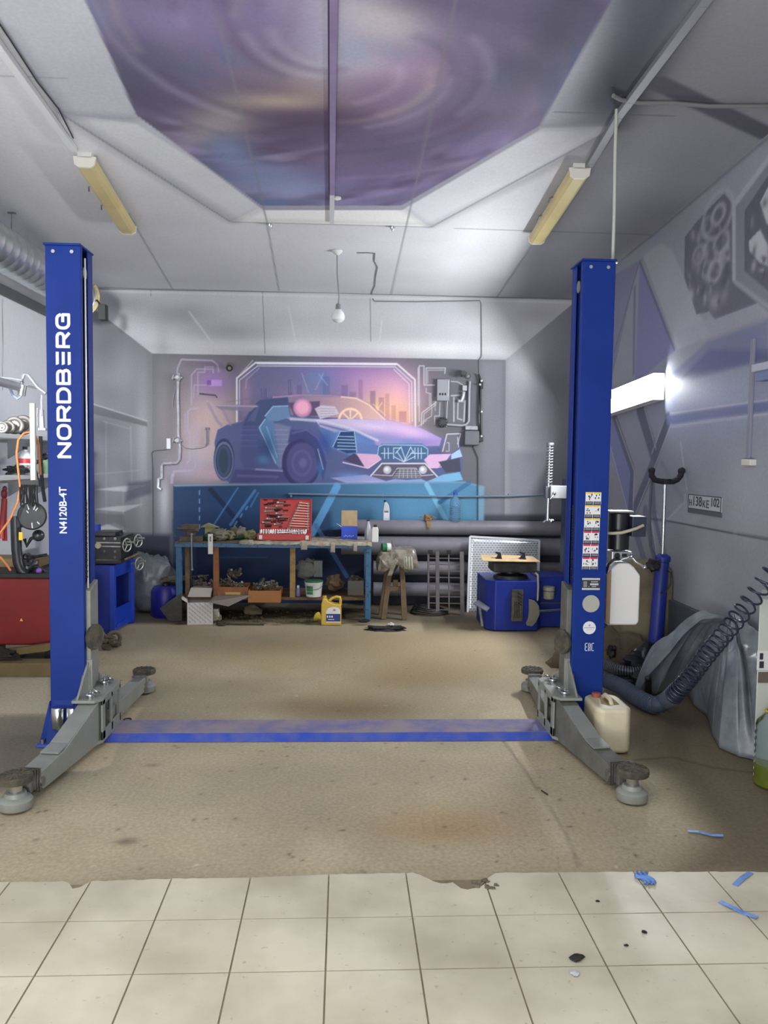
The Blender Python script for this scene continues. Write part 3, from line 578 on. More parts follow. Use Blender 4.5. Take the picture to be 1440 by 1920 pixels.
# ================================================================== LEFT WALL, FRONT
Lw = Canvas('left', (3.3, YB), (0, 3.75), 0.02, (222, 224, 230))
Lw.mul(0.95 + .08 * Lw.noise(.9, 2)); Lw.line([(5, 560), (5, 730)], .014, (120, 122, 128), .012, .9)
Lw.line([(3.3, 1.72), (YB, 1.72)], .004, (190, 192, 198), .02, .4, raw=True); Lw.blob((0, 840), .2, .6, (176, 180, 190), .5)
Lw.mesh('wall_left', lambda u, v: np.stack([np.full_like(u, XL), u, v], 1), paint_mat('white_wall_paint', .6, .03, 40))
struct(MB().box((XL - .1, YF, 0), (XL, 3.3, 3.75)), 'wall_left', mat('left_wall_plain', (205, 207, 212), .7))
struct(MB().box((XL, YF - .1, 0), (XR, YF, 3.75)), 'wall_front', mat('front_wall_plain', (170, 172, 176), .8))

# ================================================================== FLOOR
F = Canvas('floor', (XL, XR), (2.95, YB), 0.014, (164, 154, 130))
n1 = F.noise(.7, 5); n2 = F.noise(.18, 6)
F.C = F.C * (1 - .14 * (n1[..., None] - .5) * 2); F.C += (n2[..., None] - .5) * 12
def fb(x, y, rx, ry, c, a, rot=0): F.blob((x, y), rx, ry, c, a, rot)
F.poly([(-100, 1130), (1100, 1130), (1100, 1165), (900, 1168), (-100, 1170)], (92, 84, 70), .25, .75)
for q in ((660, 1330, .45, .30, (104, 88, 64), .75), (620, 1200, 1.4, .6, (128, 112, 86), .45), (800, 1265, .5, .35, (110, 92, 64), .5), (530, 1215, .5, .3, (128, 110, 80), .4), (560, 1322, .2, .16, (112, 96, 72), .4), (760, 1275, .3, .2, (132, 112, 80), .5), (790, 1250, .2, .4, (134, 116, 88), .5), (850, 1230, .8, .9, (148, 130, 98), .5), (480, 1245, .6, .5, (160, 138, 98), .4), (420, 1262, .2, .2, (178, 168, 146), .6), (640, 1300, .5, .4, (146, 128, 94), .4), (700, 1220, .8, .8, (152, 134, 104), .4),
          (850, 1540, .35, .2, (158, 134, 104), .7), (820, 1560, .2, .1, (150, 122, 92), .5), (237, 1578, .045, .03, (100, 94, 80), .85), (285, 1435, .04, .02, (116, 110, 94), .7), (60, 1440, .3, .25, (82, 82, 76), .8), (30, 1380, .2, .3, (84, 84, 78), .8), (110, 1390, .25, .2, (80, 80, 74), .8), (600, 1450, .8, .15, (152, 144, 122), .4), (300, 1500, .6, .3, (156, 150, 128), .5), (1020, 1500, .3, .3, (170, 160, 136), .5), (330, 1180, .4, .4, (140, 126, 100), .5), (940, 1180, .5, .4, (118, 100, 74), .6), (820, 1165, .4, .2, (128, 116, 92), .5)): fb(*q)
F.poly([(-100, 1262), (92, 1262), (92, 1338), (-100, 1338)], (176, 168, 148), .03, .8)
F.poly([(-100, 1340), (130, 1345), (100, 1470), (-100, 1500)], (112, 108, 96), .15, .75)
# mortar patches round the feet of the lift
F.poly([(155, 1330), (268, 1326), (222, 1400), (205, 1436), (175, 1446), (95, 1448), (120, 1400)], (184, 170, 144), .03, .85)
F.poly([(903, 1338), (950, 1330), (1045, 1340), (1050, 1396), (1040, 1440), (985, 1446), (962, 1412), (940, 1380)], (182, 170, 142), .03, .75)
F.line([(945, 1390), (985, 1446), (1060, 1560), (1085, 1622)], .01, (112, 104, 86), .02, .7); F.line([(1010, 1490), (1060, 1590)], .06, (188, 180, 156), .08, .6)
# the wall lamp's cutoff shade painted dark on the right, with an edge line
F.poly([(1180, 1200), (1500, 1200), (1700, 1500), (1600, 1650), (1260, 1640), (1330, 1560), (1250, 1450), (1170, 1430)], (94, 84, 68), .25, .8)
F.line([(1190, 1425), (1260, 1420), (1340, 1440), (1440, 1452)], .015, (66, 60, 50), .03, .7)
for k in range(260):
    x = rng.uniform(0, 1400); y = rng.uniform(1180, 1640); s = rng.uniform(.003, .008); F.blob((x, y), s * 1.6, s, rng.choice([(74, 66, 52), (96, 88, 70), (196, 188, 164), (60, 54, 44)]), .7, rng.uniform(0, 3))
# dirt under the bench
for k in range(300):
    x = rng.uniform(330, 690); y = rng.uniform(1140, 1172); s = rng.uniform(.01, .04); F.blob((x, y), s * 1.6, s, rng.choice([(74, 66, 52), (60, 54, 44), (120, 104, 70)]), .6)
fm = paint_mat('worn_concrete', .8, .14, 55, .25)
# fine crazing near the tiles
nt = fm.node_tree; N = nt.nodes; L = nt.links; b = N['Principled BSDF']
vo = N.new('ShaderNodeTexVoronoi'); vo.feature = 'DISTANCE_TO_EDGE'; vo.inputs['Scale'].default_value = 9
tcn = [q for q in N if q.type == 'TEX_COORD'][0]; nz = N.new('ShaderNodeTexNoise'); nz.inputs['Scale'].default_value = 5; nz.inputs['Detail'].default_value = 4
ad = N.new('ShaderNodeVectorMath'); ad.operation = 'MULTIPLY_ADD'; ad.inputs[1].default_value = (.25, .25, .25)
L.new(tcn.outputs['Object'], nz.inputs['Vector']); L.new(nz.outputs['Color'], ad.inputs[0]); L.new(tcn.outputs['Object'], ad.inputs[2]); L.new(ad.outputs[0], vo.inputs['Vector'])
rr = N.new('ShaderNodeMapRange'); rr.inputs[1].default_value = 0; rr.inputs[2].default_value = .012; rr.inputs[3].default_value = .72; rr.inputs[4].default_value = 1; L.new(vo.outputs['Distance'], rr.inputs[0])
n4 = N.new('ShaderNodeTexNoise'); n4.inputs['Scale'].default_value = 1.3; L.new(tcn.outputs['Object'], n4.inputs['Vector'])
rm = N.new('ShaderNodeMapRange'); rm.inputs[1].default_value = .5; rm.inputs[2].default_value = .58; L.new(n4.outputs['Fac'], rm.inputs[0])
sep = N.new('ShaderNodeSeparateXYZ'); L.new(tcn.outputs['Object'], sep.inputs[0]); ym = N.new('ShaderNodeMapRange'); ym.inputs[1].default_value = 4.2; ym.inputs[2].default_value = 3.6; L.new(sep.outputs['Y'], ym.inputs[0])
mu = N.new('ShaderNodeMath'); mu.operation = 'MULTIPLY'; L.new(rm.outputs[0], mu.inputs[0]); L.new(ym.outputs[0], mu.inputs[1])
mx = N.new('ShaderNodeMix'); mx.data_type = 'FLOAT'; mx.inputs[2].default_value = 1; L.new(mu.outputs[0], mx.inputs[0]); L.new(rr.outputs[0], mx.inputs[3])
vs = N.new('ShaderNodeVectorMath'); vs.operation = 'SCALE'; src = b.inputs['Base Color'].links[0].from_socket; L.new(src, vs.inputs[0]); L.new(mx.outputs[0], vs.inputs['Scale']); L.new(vs.outputs[0], b.inputs['Base Color'])
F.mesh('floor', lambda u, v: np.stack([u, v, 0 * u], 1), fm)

# tiled apron: tiles 30 cm, grout as real joints 2 mm deep
def tiles():
    mt = bpy.data.materials.new('cream_floor_tile'); mt.use_nodes = True; nt = mt.node_tree; N = nt.nodes; L = nt.links; b = N['Principled BSDF']
    b.inputs['Roughness'].default_value = .42
    tc = N.new('ShaderNodeTexCoord'); a = N.new('ShaderNodeTexNoise'); a.inputs['Scale'].default_value = 2.2; a.inputs['Detail'].default_value = 8; L.new(tc.outputs['Object'], a.inputs['Vector'])
    r1 = N.new('ShaderNodeMapRange'); r1.inputs[1].default_value = .38; r1.inputs[2].default_value = .68; L.new(a.outputs['Fac'], r1.inputs[0])
    x = N.new('ShaderNodeMix'); x.data_type = 'RGBA'; x.inputs[6].default_value = rgb(206, 200, 180); x.inputs[7].default_value = rgb(172, 165, 144); L.new(r1.outputs[0], x.inputs[0])
    n = N.new('ShaderNodeTexNoise'); n.inputs['Scale'].default_value = 38; n.inputs['Detail'].default_value = 8; L.new(tc.outputs['Object'], n.inputs['Vector'])
    r2 = N.new('ShaderNodeMapRange'); r2.inputs[1].default_value = .66; r2.inputs[2].default_value = .78; r2.inputs[4].default_value = .55; L.new(n.outputs['Fac'], r2.inputs[0])
    y = N.new('ShaderNodeMix'); y.data_type = 'RGBA'; y.inputs[7].default_value = rgb(120, 110, 88); L.new(r2.outputs[0], y.inputs[0]); L.new(x.outputs[2], y.inputs[6]); L.new(y.outputs[2], b.inputs['Base Color'])
    mb = MB(); x0, y0 = -.0387, 2.788; gp = .003
    def clip_tile(xa, xb, ya, yb):
        P = [(xa, ya), (xb, ya), (xb, yb), (xa, yb)]
        if yb > 2.9:      # first row ends along a chipped line
            ed = [at(q[0], q[1], z=0) for q in [(-600, 1662), (165, 1656), (320, 1651), (470, 1649), (615, 1643), (770, 1640), (915, 1640), (1050, 1639), (1190, 1638), (1360, 1638), (1900, 1640)]]
            def ey(xx):
                for p, q in zip(ed, ed[1:]):
                    if p.x <= xx <= q.x: return p.y + (q.y - p.y) * (xx - p.x) / (q.x - p.x)
                return 3.08
            top = []; nseg = 12
            for k in range(nseg + 1):
                xx = xb + (xa - xb) * k / nseg; yy = ey(xx) + rng.uniform(-.003, .003)
                for c0, c1, dep in ((.30, .60, .10), (-1.02, -.94, .06), (.44, .60, .05)):
                    if c0 < xx < c1: yy -= dep * (1 - abs(2 * (xx - c0) / (c1 - c0) - 1) ** 2) * rng.uniform(.7, 1)
                top.append((xx, yy))
            P = [(xa, ya), (xb, ya)] + top
        mb.prism([(p[0], p[1], .0015) for p in P], (0, 0, .006))
    for i in range(-10, 9):
        for j in range(0, 16):
            xa = x0 + .3 * i + gp; xb = x0 + .3 * (i + 1) - gp
            if xb > XR or xa < XL: continue
            yb = y0 - .3 * (j - 1) - gp; ya = y0 - .3 * j + gp
            if j == 0: yb = 3.08
            clip_tile(xa, xb, ya, yb)
    struct(mb, 'floor', mt)
    struct(MB().box((XL, YF, -.05), (XR, 3.04, .0045)), 'floor', mat('dark_grout', (132, 122, 98), .9, c2=(90, 82, 66), ns=8))
tiles()
# ================================================================== materials for things
blue = mat('blue_enamel', (8, 42, 122), .55, spec=.25, c2=(12, 50, 134), ns=3, mix=.6)
blue_in = mat('blue_enamel_inside', (14, 40, 110), .45)
blue_dusty = mat('dusty_blue_paint', (84, 92, 158), .8, c2=(146, 134, 132), ns=4, lo=.3, hi=.6, mix=.85)
blue_edge = mat('scuffed_blue_paint', (44, 74, 178), .6, c2=(104, 108, 152), ns=9)
grey = mat('grey_enamel', (134, 138, 134), .45, c2=(114, 116, 110), ns=6, mix=.5)
grey_dk = mat('grimy_grey_enamel', (104, 106, 102), .55, c2=(78, 76, 68), ns=9, mix=.7)
chrome = mat('polished_steel', (200, 202, 204), .18, metal=1)
steel = mat('dull_steel', (150, 150, 150), .4, metal=.9, c2=(96, 90, 82), ns=14, mix=.6)
galv = mat('galvanised_steel', (196, 200, 202), .28, metal=.9, c2=(160, 166, 168), ns=9)
rubber = mat('dusty_black_rubber', (58, 56, 50), .85, c2=(104, 98, 82), ns=14, mix=.7, bump=.1)
black = mat('black_plastic', (24, 24, 27), .5)
blackm = mat('black_metal', (26, 27, 32), .35, c2=(44, 44, 48), ns=12)
white = mat('white_plastic', (214, 216, 216), .45)
wprint = mat('white_print', (214, 220, 232), .5)
yel = mat('yellow_print', (226, 196, 70), .5); redp = mat('red_print', (196, 50, 56), .5)
redm = mat('red_sheet_metal', (124, 16, 16), .45, c2=(98, 12, 12), ns=4)
wood = mat('old_brown_wood', (110, 84, 56), .75, c2=(70, 52, 36), ns=9, mix=.8, bump=.3)
woodr = mat('reddish_plywood', (140, 88, 50), .65, c2=(112, 66, 36), ns=7, mix=.7)
cardb = mat('cardboard', (178, 156, 120), .85, c2=(146, 114, 78), ns=6)
dust = mat('dust_brown', (92, 82, 66), .95, c2=(56, 50, 40), ns=16, bump=.5)
cream = mat('yellowed_diffuser', (202, 186, 132), .4, c2=(178, 160, 104), ns=3)
hose_o = mat('orange_rubber_hose', (196, 118, 62), .5)
milk = mat('milky_plastic', (214, 206, 180), .4, c2=(188, 176, 140), ns=4, mix=.6, spec=.4)
clear = mat('clear_plastic', (225, 235, 240), .08, trans=1.0)
poly = mat('dusty_polythene', (128, 134, 142), .32, c2=(84, 92, 102), ns=5, mix=.8, bump=.5, bs=18, spec=.6)
conc = mat('concrete_lump', (130, 122, 100), .9, c2=(100, 92, 74), ns=8, bump=.4)

# ================================================================== TWO-POST LIFT
PW, PD, PH = .19, .215, 2.768
XC = -.0475
lift = thing('car_lift', (XC, 4.73, 0), 'blue two-post car lift with grey arms standing across the whole bay', 'car lift')
LX, LY = -1.631, 4.62
RX, RY = 1.536, 4.66
def stroke_letters(word, org, right, up, h, wd, th, gap, adv):
    """wide technical capitals made of flat bars; E is three slanting bars"""
    def A(cx, cy, rx, ry, a0, a1, n=6): return [(cx + rx * math.cos(R(a0 + (a1 - a0) * k / n)), cy + ry * math.sin(R(a0 + (a1 - a0) * k / n))) for k in range(n + 1)]
    q = .30
    G = {'N': [[(0, 0), (0, 1), (1, 0), (1, 1)]], 'O': [A(1 - .36, 1 - .42, .36, .42, 0, 90) + A(.36, 1 - .42, .36, .42, 90, 180) + A(.36, .42, .36, .42, 180, 270) + A(1 - .36, .42, .36, .42, 270, 360) + [(1, .58)]],
         'R': [[(0, 0), (0, 1)] + A(.72, .72, .28, .28, 90, -90) + [(0, .44)], [(.55, .44), (1, 0)]], 'D': [[(0, 0), (0, 1)] + A(.55, .5, .45, .5, 90, -90, 12) + [(0, 0)]],
         'B': [[(0, 0), (0, 1)] + A(.70, .76, .25, .24, 90, -90) + [(0, .52)], [(.7, .52)] + A(.74, .26, .26, .26, 90, -90) + [(0, 0)]],
         'E': [[(0, 0), (1, 0)], [(0, .5), (1, .5)], [(0, 1), (1, 1)]], 'G': [[(1, .72)] + A(.66, .62, .34, .38, 40, 90) + A(.36, .58, .36, .42, 90, 180) + A(.36, .42, .36, .42, 180, 270) + [(1, 0), (1, .5), (.5, .5)]]}
    mb = MB(); r = Vector(right); u = Vector(up); o = Vector(org); n = r.cross(u)
    x = 0; cnt = 0
    for ch in word:
        cnt = 0
        for pl in G[ch]:
            for a, b in zip(pl, pl[1:]):
                A = Vector((x + a[0] * wd, a[1] * h)); Bq = Vector((x + b[0] * wd, b[1] * h)); d = (Bq - A).normalized(); e = th * .28 if ch != 'E' else 0
                p = Vector((-d.y, d.x)) * th / 2; A2 = A - d * e; B2 = Bq + d * e
                q = [A2 - p, B2 - p, B2 + p, A2 + p]
                if ch == 'E': q = [A2 - p + d * th * .3, B2 - p, B2 + p, A2 + p]
                cnt += 1; mb.prism([o + r * c.x + u * c.y + n * .0002 for c in q], n * (.0008 + .00008 * cnt))
        x += wd + adv
    return mb
def column(s, X0, Y0):
    """s=+1: channel opens to +X"""
    X1 = X0 + s * PW; y0, y1 = Y0, Y0 + PD; t = .009
    prof = [(X0, y0), (X1, y0), (X1, y0 + .036), (X1 - s * t, y0 + .036), (X1 - s * t, y0 + t), (X0 + s * t, y0 + t), (X0 + s * t, y1 - t), (X1 - s * t, y1 - t), (X1 - s * t, y1 - .085), (X1, y1 - .085), (X1, y1), (X0, y1)]
    col = MB().prism([(x, y, .012) for x, y in prof], (0, 0, PH - .022)).build('column', blue, lift, bevel=.006, seg=3)
    MB().box((min(X0, X1) - .008, y0 - .012, PH - .012), (max(X0, X1) + .004, y1 + .012, PH)).build('top_cap', blue, col, bevel=.004)
    for dx in (.045, .145):
        MB().cyl((X0 + s * dx, y0 - .008, PH - .045), (X0 + s * dx, y0 + .002, PH - .045), .011, n=6).build('bolt', chrome, col)
    c = MB().box((min(X0, X1) + .02, y0 + .05, .3), (max(X0, X1) - .03, y1 - .04, PH - .1)).build('inner_rail', blue_in, col)
    xin = X1 - s * .02
    if s > 0: MB().cyl((X1 - s * .001, y0 + .080, .85), (X1 - s * .001, y0 + .080, PH - .06), .005, n=8).build('wire_rope', mat('bright_steel_rope', (206, 208, 210), .4, metal=.3), col)
    MB().cyl((X1 - s * .012, y0 + .085, PH - .14), (X1 - s * .002, y0 + .085, PH - .14), .035, n=20).build('pulley', steel, col)
    ch = MB()
    for k in range(28): ch.cbox((X1 - s * .003, y0 + .060 - .005 * (k % 2), .93 + k * .016), (.012, .014, .010))
    ch.build('chain', blackm, col)
    # foot plate and gussets
    MB().box((min(X0, X1) - (.05 if s > 0 else .02), y0 - .10, 0.002), (max(X0, X1) + (.02 if s > 0 else .05), y1 + .09, .016)).build('foot_plate', blue_edge, col, bevel=.003)
    g = MB(); xg = X0 - s * .045
    g.prism([(X0 + s * .004, y0 - .05, .016), (xg, y0 - .05, .016), (X0 + s * .0, y0 - .02, .24), (X0 + s * .004, y0 - .02, .24)], (0, .012, 0))
    g.prism([(X0 + s * .0, y0 - .085, .016), (X0 + s * .13, y0 - .085, .016), (X0 + s * .13, y0 + .0, .24), (X0 + s * .0, y0 + .0, .24)], (0, .006, 0)) if s > 0 else g.prism([(X0 - .01, y0 - .085, .016), (X0 - .01, y0, .016), (X0 - .01, y0, .2)], (.01, 0, 0))
    g.build('gusset', blue, col, bevel=.002)
    for dx in (-.02, .19): MB().cyl((X0 + s * dx, y0 - .07, .016), (X0 + s * dx, y0 - .07, .04), .012, n=6).build('anchor_bolt', steel, col)
    return col
cl = column(1, LX, LY); cr_ = column(-1, RX, RY)
# lettering on the left column
a_ = at(131, 860, Y=LY - .001)
tot = at(131, 592, Y=LY - .001).z - a_.z
lw = tot / (8 + 7 * .30)
stroke_letters('NORDBERG', (at(133, 858, Y=LY).x - .003, LY - .0006, a_.z + .01), (0, 0, 1), (-1, 0, 0), .064, lw * .93, .0165, 0, lw * .37).build('lettering', wprint, cl)
mb = MB(); put_text(mb, 'N4120B-4T', .056, (at(119, 957, Y=LY).x, LY - .001, at(119, 957, Y=LY).z), (0, 0, 1), (-1, 0, 0), .0006, .98, .0011); mb.build('model_code', wprint, cl)
# chromed height adapters stored on the left foot
for x in (110, 138):
    p = at(x, 1365, Y=LY - .05); MB().lathe((p.x, LY - .055, p.z), [(.012, -.012), (.016, 0), (.034, .004), (.036, .012), (.036, .115), (.033, .12), (.028, .12)], 24).build('height_adapter', chrome, cl)
# stickers on the right column
def sticker(x0, y0, x1, y1, fn, name, ms):
    P0 = at(x0, y1, Y=RY); P1 = at(x1, y0, Y=RY); mb = MB(); q = lambda u, v, d=.0006: (P0.x + (P1.x - P0.x) * u, RY - d, P0.z + (P1.z - P0.z) * v)
    def r(u0, v0, u1, v1, m=0, d=.0008): mb.m = m; mb.prism([q(u0, v0, d), q(u1, v0, d), q(u1, v1, d), q(u0, v1, d)], (0, .0004, 0))
    fn(r, mb, q); return mb.build(name, ms, cr_)
def icons(seed, top):
    def fn(r, mb, q):
        R_ = random.Random(seed); r(0, 0, 1, 1, 0)
        for u in (.02, .52):
            r(u, .86, u + .46, 1, top, .0012); r(u, 0, u + .46, .24, 1, .0012)
            for k in range(2): r(u + .06, .06 + .09 * k, u + .40, .08 + .09 * k, 0, .0016)
            for k in range(7):
                a = u + R_.uniform(.06, .36); v = R_.uniform(.3, .72); r(a, v, a + R_.uniform(.02, .10), v + R_.uniform(.03, .16), 1, .0012)
    return fn
dkp = mat('dark_print', (46, 46, 56), .5)
for k in range(6):
    x = 1112.5 - k * 1.1; y = 923 + k * 24.4
    o = sticker(x - 15 - .2 * k, y, x + 15 - .2 * k, y + 22.6, icons(k, 2), 'warning_sticker', [mat('sticker_white', (222, 224, 228), .5), dkp, yel if k < 3 else redp])
    o['label'] = ('yellow' if k < 3 else 'red') + '-headed warning sticker with two pictograms'
def plate(r, mb, q):
    r(0, 0, 1, 1, 0); r(0, .16, 1, .84, 1, .0012)
    for k in range(5): r(.08, .26 + .1 * k, .28, .30 + .1 * k, 0, .0016)
    r(.45, .4, .92, .56, 0, .0016); r(.5, .66, .88, .72, 0, .0016); r(.36, .26, .42, .3, 0, .0016); r(.55, .26, .8, .32, 0, .0016)
sticker(1091, 1084, 1125, 1106, plate, 'data_plate', [mat('sticker_grey', (190, 192, 194), .4), dkp])
P = at(1108, 1132, Y=RY); MB().cyl((P.x, RY - .0012, P.z), (P.x, RY, P.z), .0505, n=40).build('round_sticker', mat('grey_sticker', (168, 168, 162), .5), cr_)['label'] = 'larger plain grey round sticker'
P = at(1105, 1177, Y=RY); o = MB(); o.cyl((P.x, RY - .0012, P.z), (P.x, RY, P.z), .038, n=36); o.m = 1
o.cbox((P.x, RY - .0016, P.z), (.062, .0006, .004)); o.cbox((P.x, RY - .0016, P.z + .014), (.010, .0006, .010)); o.cbox((P.x, RY - .0016, P.z - .010), (.036, .0006, .0015))
o.build('round_sticker', [mat('sticker_white', ()), mat('faint_print', (150, 156, 190), .5)], cr_)['label'] = 'smaller white round sticker with thin line of print'
# the conformity mark, letters E A C
P = at(1105, 1213, Y=RY); mb = MB(); hw = .009
def bar(x0, z0, x1, z1): mb.prism([(P.x + x0, RY - .001, P.z + z0), (P.x + x1, RY - .001, P.z + z0), (P.x + x1, RY - .001, P.z + z1), (P.x + x0, RY - .001, P.z + z1)], (0, .0006, 0))
for k, ch in enumerate('EAC'):
    x0 = -.027 + k * .0195; x1 = x0 + .0145; t = .0042
    bar(x0, -.024, x0 + t, .024)
    if ch == 'E': bar(x0, .0198, x1, .024); bar(x0, -.002, x1 - .002, .002); bar(x0, -.024, x1, -.0198)
    if ch == 'A': bar(x1 - t, -.024, x1, .024); bar(x0, .0198, x1, .024); bar(x0, -.006, x1, -.002)
    if ch == 'C': bar(x0, .0198, x1, .024); bar(x0, -.024, x1, -.0198)
mb.build('conformity_mark', wprint, cr_)
P = at(1155, 491, Y=RY + .04); MB().cyl((P.x - .004, RY + .04, P.z), (P.x + .008, RY + .04, P.z), .009, n=6).build('bolt', chrome, cr_)
# threshold between the columns
yb0, yb1 = 4.60, 4.885
MB().prism([(-1.335, yb0, .002), (-1.335, yb0 + .05, .036), (-1.335, yb1, .038), (-1.335, yb1 + .02, .002)], (2.59, 0, 0)).build('cable_cover', [blue_edge], lift, bevel=.004)
cov = lift.children[-1] if lift.children else None
mb = MB(); mb.box((-1.33, yb0 + .055, .0362), (1.25, yb1 - .002, .0395)); mb.build('dusty_cover_top', blue_dusty, lift)
# carriages, arms
def arm(P0, E, front, s):
    P0 = Vector(P0); E = Vector(E); d = Vector((E.x - P0.x, E.y - P0.y, 0)); L = d.length; d.normalize(); side = Vector((0, 0, 1)).cross(d)
    w_ = .105 if front else .09
    if front: pr = [(-.06, .035), (.80 * L, .035), (.84 * L, .06), (.84 * L, .125), (.52 * L, .145), (.44 * L, .165), (.02, .268), (-.06, .275)]
    else: pr = [(-.06, .05), (.80 * L, .05), (.86 * L, .07), (.86 * L, .135), (-.06, .15)]
    am = MB().prism([P0 + d * a + Vector((0, 0, z)) - side * w_ / 2 for a, z in pr], side * w_).build('arm', grey_dk if s < 0 else grey, lift, bevel=.004)
    mb = MB()
    if front:   # raised flat top plate and flanges
        mb.beam(P0 + d * -.02 + Vector((0, 0, .272)), P0 + d * .46 * L + Vector((0, 0, .160)), w_ * .9, .012)
        mb.beam(P0 + d * .46 * L + Vector((0, 0, .158)), P0 + d * .6 * L + Vector((0, 0, .148)), w_ * .9, .010)
        mb.build('top_plate', grey, am, bevel=.002)
    mb = MB().beam(P0 + d * .55 * L + Vector((0, 0, .09 if front else .10)), P0 + d * .92 * L + Vector((0, 0, .085 if front else .105)), w_ * .68, .07); mb.build('extension', grey_dk, am, bevel=.003)
    mb = MB()
    for k in range(3): mb.beam(P0 + d * (.845 + .018 * k) * L + Vector((0, 0, .035 + .012 * k)), P0 + d * (.845 + .018 * k) * L + Vector((0, 0, .15)), w_ * (1.05 - .1 * k), .007, up=d)
    mb.cyl(P0 + d * .82 * L - side * w_ * .56 + Vector((0, 0, .08)), P0 + d * .82 * L + side * w_ * .56 + Vector((0, 0, .08)), .022); mb.build('knuckle', steel, am)
    c = Vector((E.x, E.y, 0)); 
    MB().lathe(c, [(.070, .012), (.074, .018), (.074, .050), (.066, .060), (.05, .066), (.045, .085)], 28).build('adapter_cup', grey, am)
    MB().lathe(c, [(.030, .08), (.030, .125), (.045, .128)], 20).build('adapter_screw', chrome, am)
    zt = E.z
    pd = MB().lathe(c, [(.055, zt - .036), (.074, zt - .032), (.077, zt - .02), (.076, zt - .004), (.07, zt)], 32)
    for a in range(12):
        t = a * math.pi / 6; e = Vector((math.cos(t), math.sin(t), 0)); pd.beam(c + e * .02 + Vector((0, 0, zt)), c + e * .066 + Vector((0, 0, zt)), .009, .008)
    pd.torus(c + Vector((0, 0, zt)), .034, .004)
    pd.build('rubber_pad', rubber, am)
def carriage(s, X0, Y0, front_pad, rear_pad):
    X1 = X0 + s * PW; xi = X1 + s * .022
    xa, xb = sorted((X0 + s * .05, xi))
    car = MB().hexa([(xa, Y0 + .045, .10), (xb, Y0 + .045, .10), (xb, Y0 + .19, .10), (xa, Y0 + .19, .10), (xa, Y0 + .045, .87), (xb, Y0 + .045, .855), (xb, Y0 + .19, .90), (xa, Y0 + .19, .90)]).build('carriage', grey_dk if s < 0 else grey, lift, bevel=.004)
    # sloping cheeks
    xj = X1 + s * .135
    for poly_, ext in (([(X1 - s * .02, Y0 - .055, .285), (X1 - s * .01, Y0 + .04, .46), (X1 + s * .03, Y0 + .04, .46), (X1 + s * .03, Y0 + .04, .285)], (0, .012, 0)),
                       ([(X1 + s * .0, Y0 - .16, .285), (X1 + s * .0, Y0 + .04, .285), (X1 + s * .0, Y0 + .04, .45)], (s * .012, 0, 0)), ([(X1, Y0 + .20, .27), (xj, Y0 + .20, .27), (X1, Y0 + .20, .36)], (0, .012, 0))):
        MB().prism(poly_, ext).build('cheek_plate', grey, car, bevel=.002)
    # hinge box: top and bottom plates, side web with openings
    h = MB(); xo, xq = sorted((X1 - s * .02, xj))
    for z0, z1 in ((.270, .286), (.036, .052)):
        h.prism([(X1 - s * .02, Y0 - .17, z0), (xj - s * .03, Y0 - .17, z0), (xj, Y0 - .12, z0), (xj, Y0 + .24, z0), (xj - s * .03, Y0 + .28, z0), (X1 - s * .02, Y0 + .28, z0)], (0, 0, z1 - z0))
    xs = sorted((xj - s * .012, xj))
    for ya, yb_, za, zb in ((-.125, -.075, .05, .272), (.045, .075, .05, .272), (.215, .24, .05, .272), (-.125, .24, .05, .10), (-.125, .24, .245, .272)): h.box((xs[0], Y0 + ya, za), (xs[1], Y0 + yb_, zb))
    h.build('hinge_box', grey, car, bevel=.003)
    for dy in (-.11, .16):
        MB().cyl((xj - s * .07, Y0 + dy, .03), (xj - s * .07, Y0 + dy, .300), .020).build('pivot_pin', chrome, car)
        r = MB(); r.torus((xj - s * .07, Y0 + dy, .306), .026, .0055); r.torus((xj - s * .045, Y0 + dy + .03, .315), .020, .0045, (.5, .3, .7)); r.cyl((xj - s * .07, Y0 + dy, .29), (xj - s * .07, Y0 + dy, .33), .008); r.build('pin_ring', chrome, car)
    MB().cyl((xj - s * .035, Y0 + .135, .10), (xj - s * .035, Y0 + .135, .245), .013).build('spring_rod', chrome, car)
    # door-stop rubber disc
    p = (X1 + s * .022, Y0 + .08, .585 if s > 0 else .555)
    MB().lathe(p, [(.05, 0), (.072, .004), (.074, .02), (.066, .03), (.03, .032)], 28, axis=(s, -.35, 0)).build('rubber_bumper', rubber, car)
    arm((xj - s * .07, Y0 - .11, 0), front_pad, True, s); arm((xj - s * .07, Y0 + .17, 0), rear_pad, False, s)
    return car
carriage(1, LX, LY, (-1.475, 3.72, .165), (-1.345, 5.60, .165))
carriage(-1, RX, RY, (1.398, 3.76, .165), (1.345, 5.62, .165))

# hydraulic power unit hung on the right column
pu = MB(); m0 = at(1144, 962, Y=4.80); m1 = at(1186, 1032, Y=4.80)
pu.lathe(((m0.x + m1.x) / 2 + .005, 4.86, m1.z), [(.055, 0), (.062, .004), (.062, m0.z - m1.z - .006), (.056, m0.z - m1.z)], 28)
puo = pu.build('power_unit_motor', blackm, lift)
for k in range(12):
    t = k * math.pi / 6
a = at(1184, 968, Y=4.80); b = at(1209, 1006, Y=4.80); MB().box((a.x, 4.78, b.z), (b.x, 4.90, a.z)).build('switch_box', mat('dark_blue_grey_plastic', (40, 46, 66), .45), puo, bevel=.004)
a = at(1142, 960, Y=4.8); b = at(1188, 963, Y=4.8); MB().box((a.x, 4.79, a.z - .004), (b.x, 4.92, a.z + .006)).build('motor_cover_rim', steel, puo)
h = []; 
for x, y, Y in ((1138, 1000, 4.76), (1150, 1000, 4.75), (1165, 999, 4.74), (1180, 995, 4.74), (1193, 991, 4.75), (1206, 985, 4.77)): h.append(at(x, y, Y=Y))
MB().tube(h, .0095).build('bypass_hose', mat('beige_hose', (176, 172, 150), .5), puo)
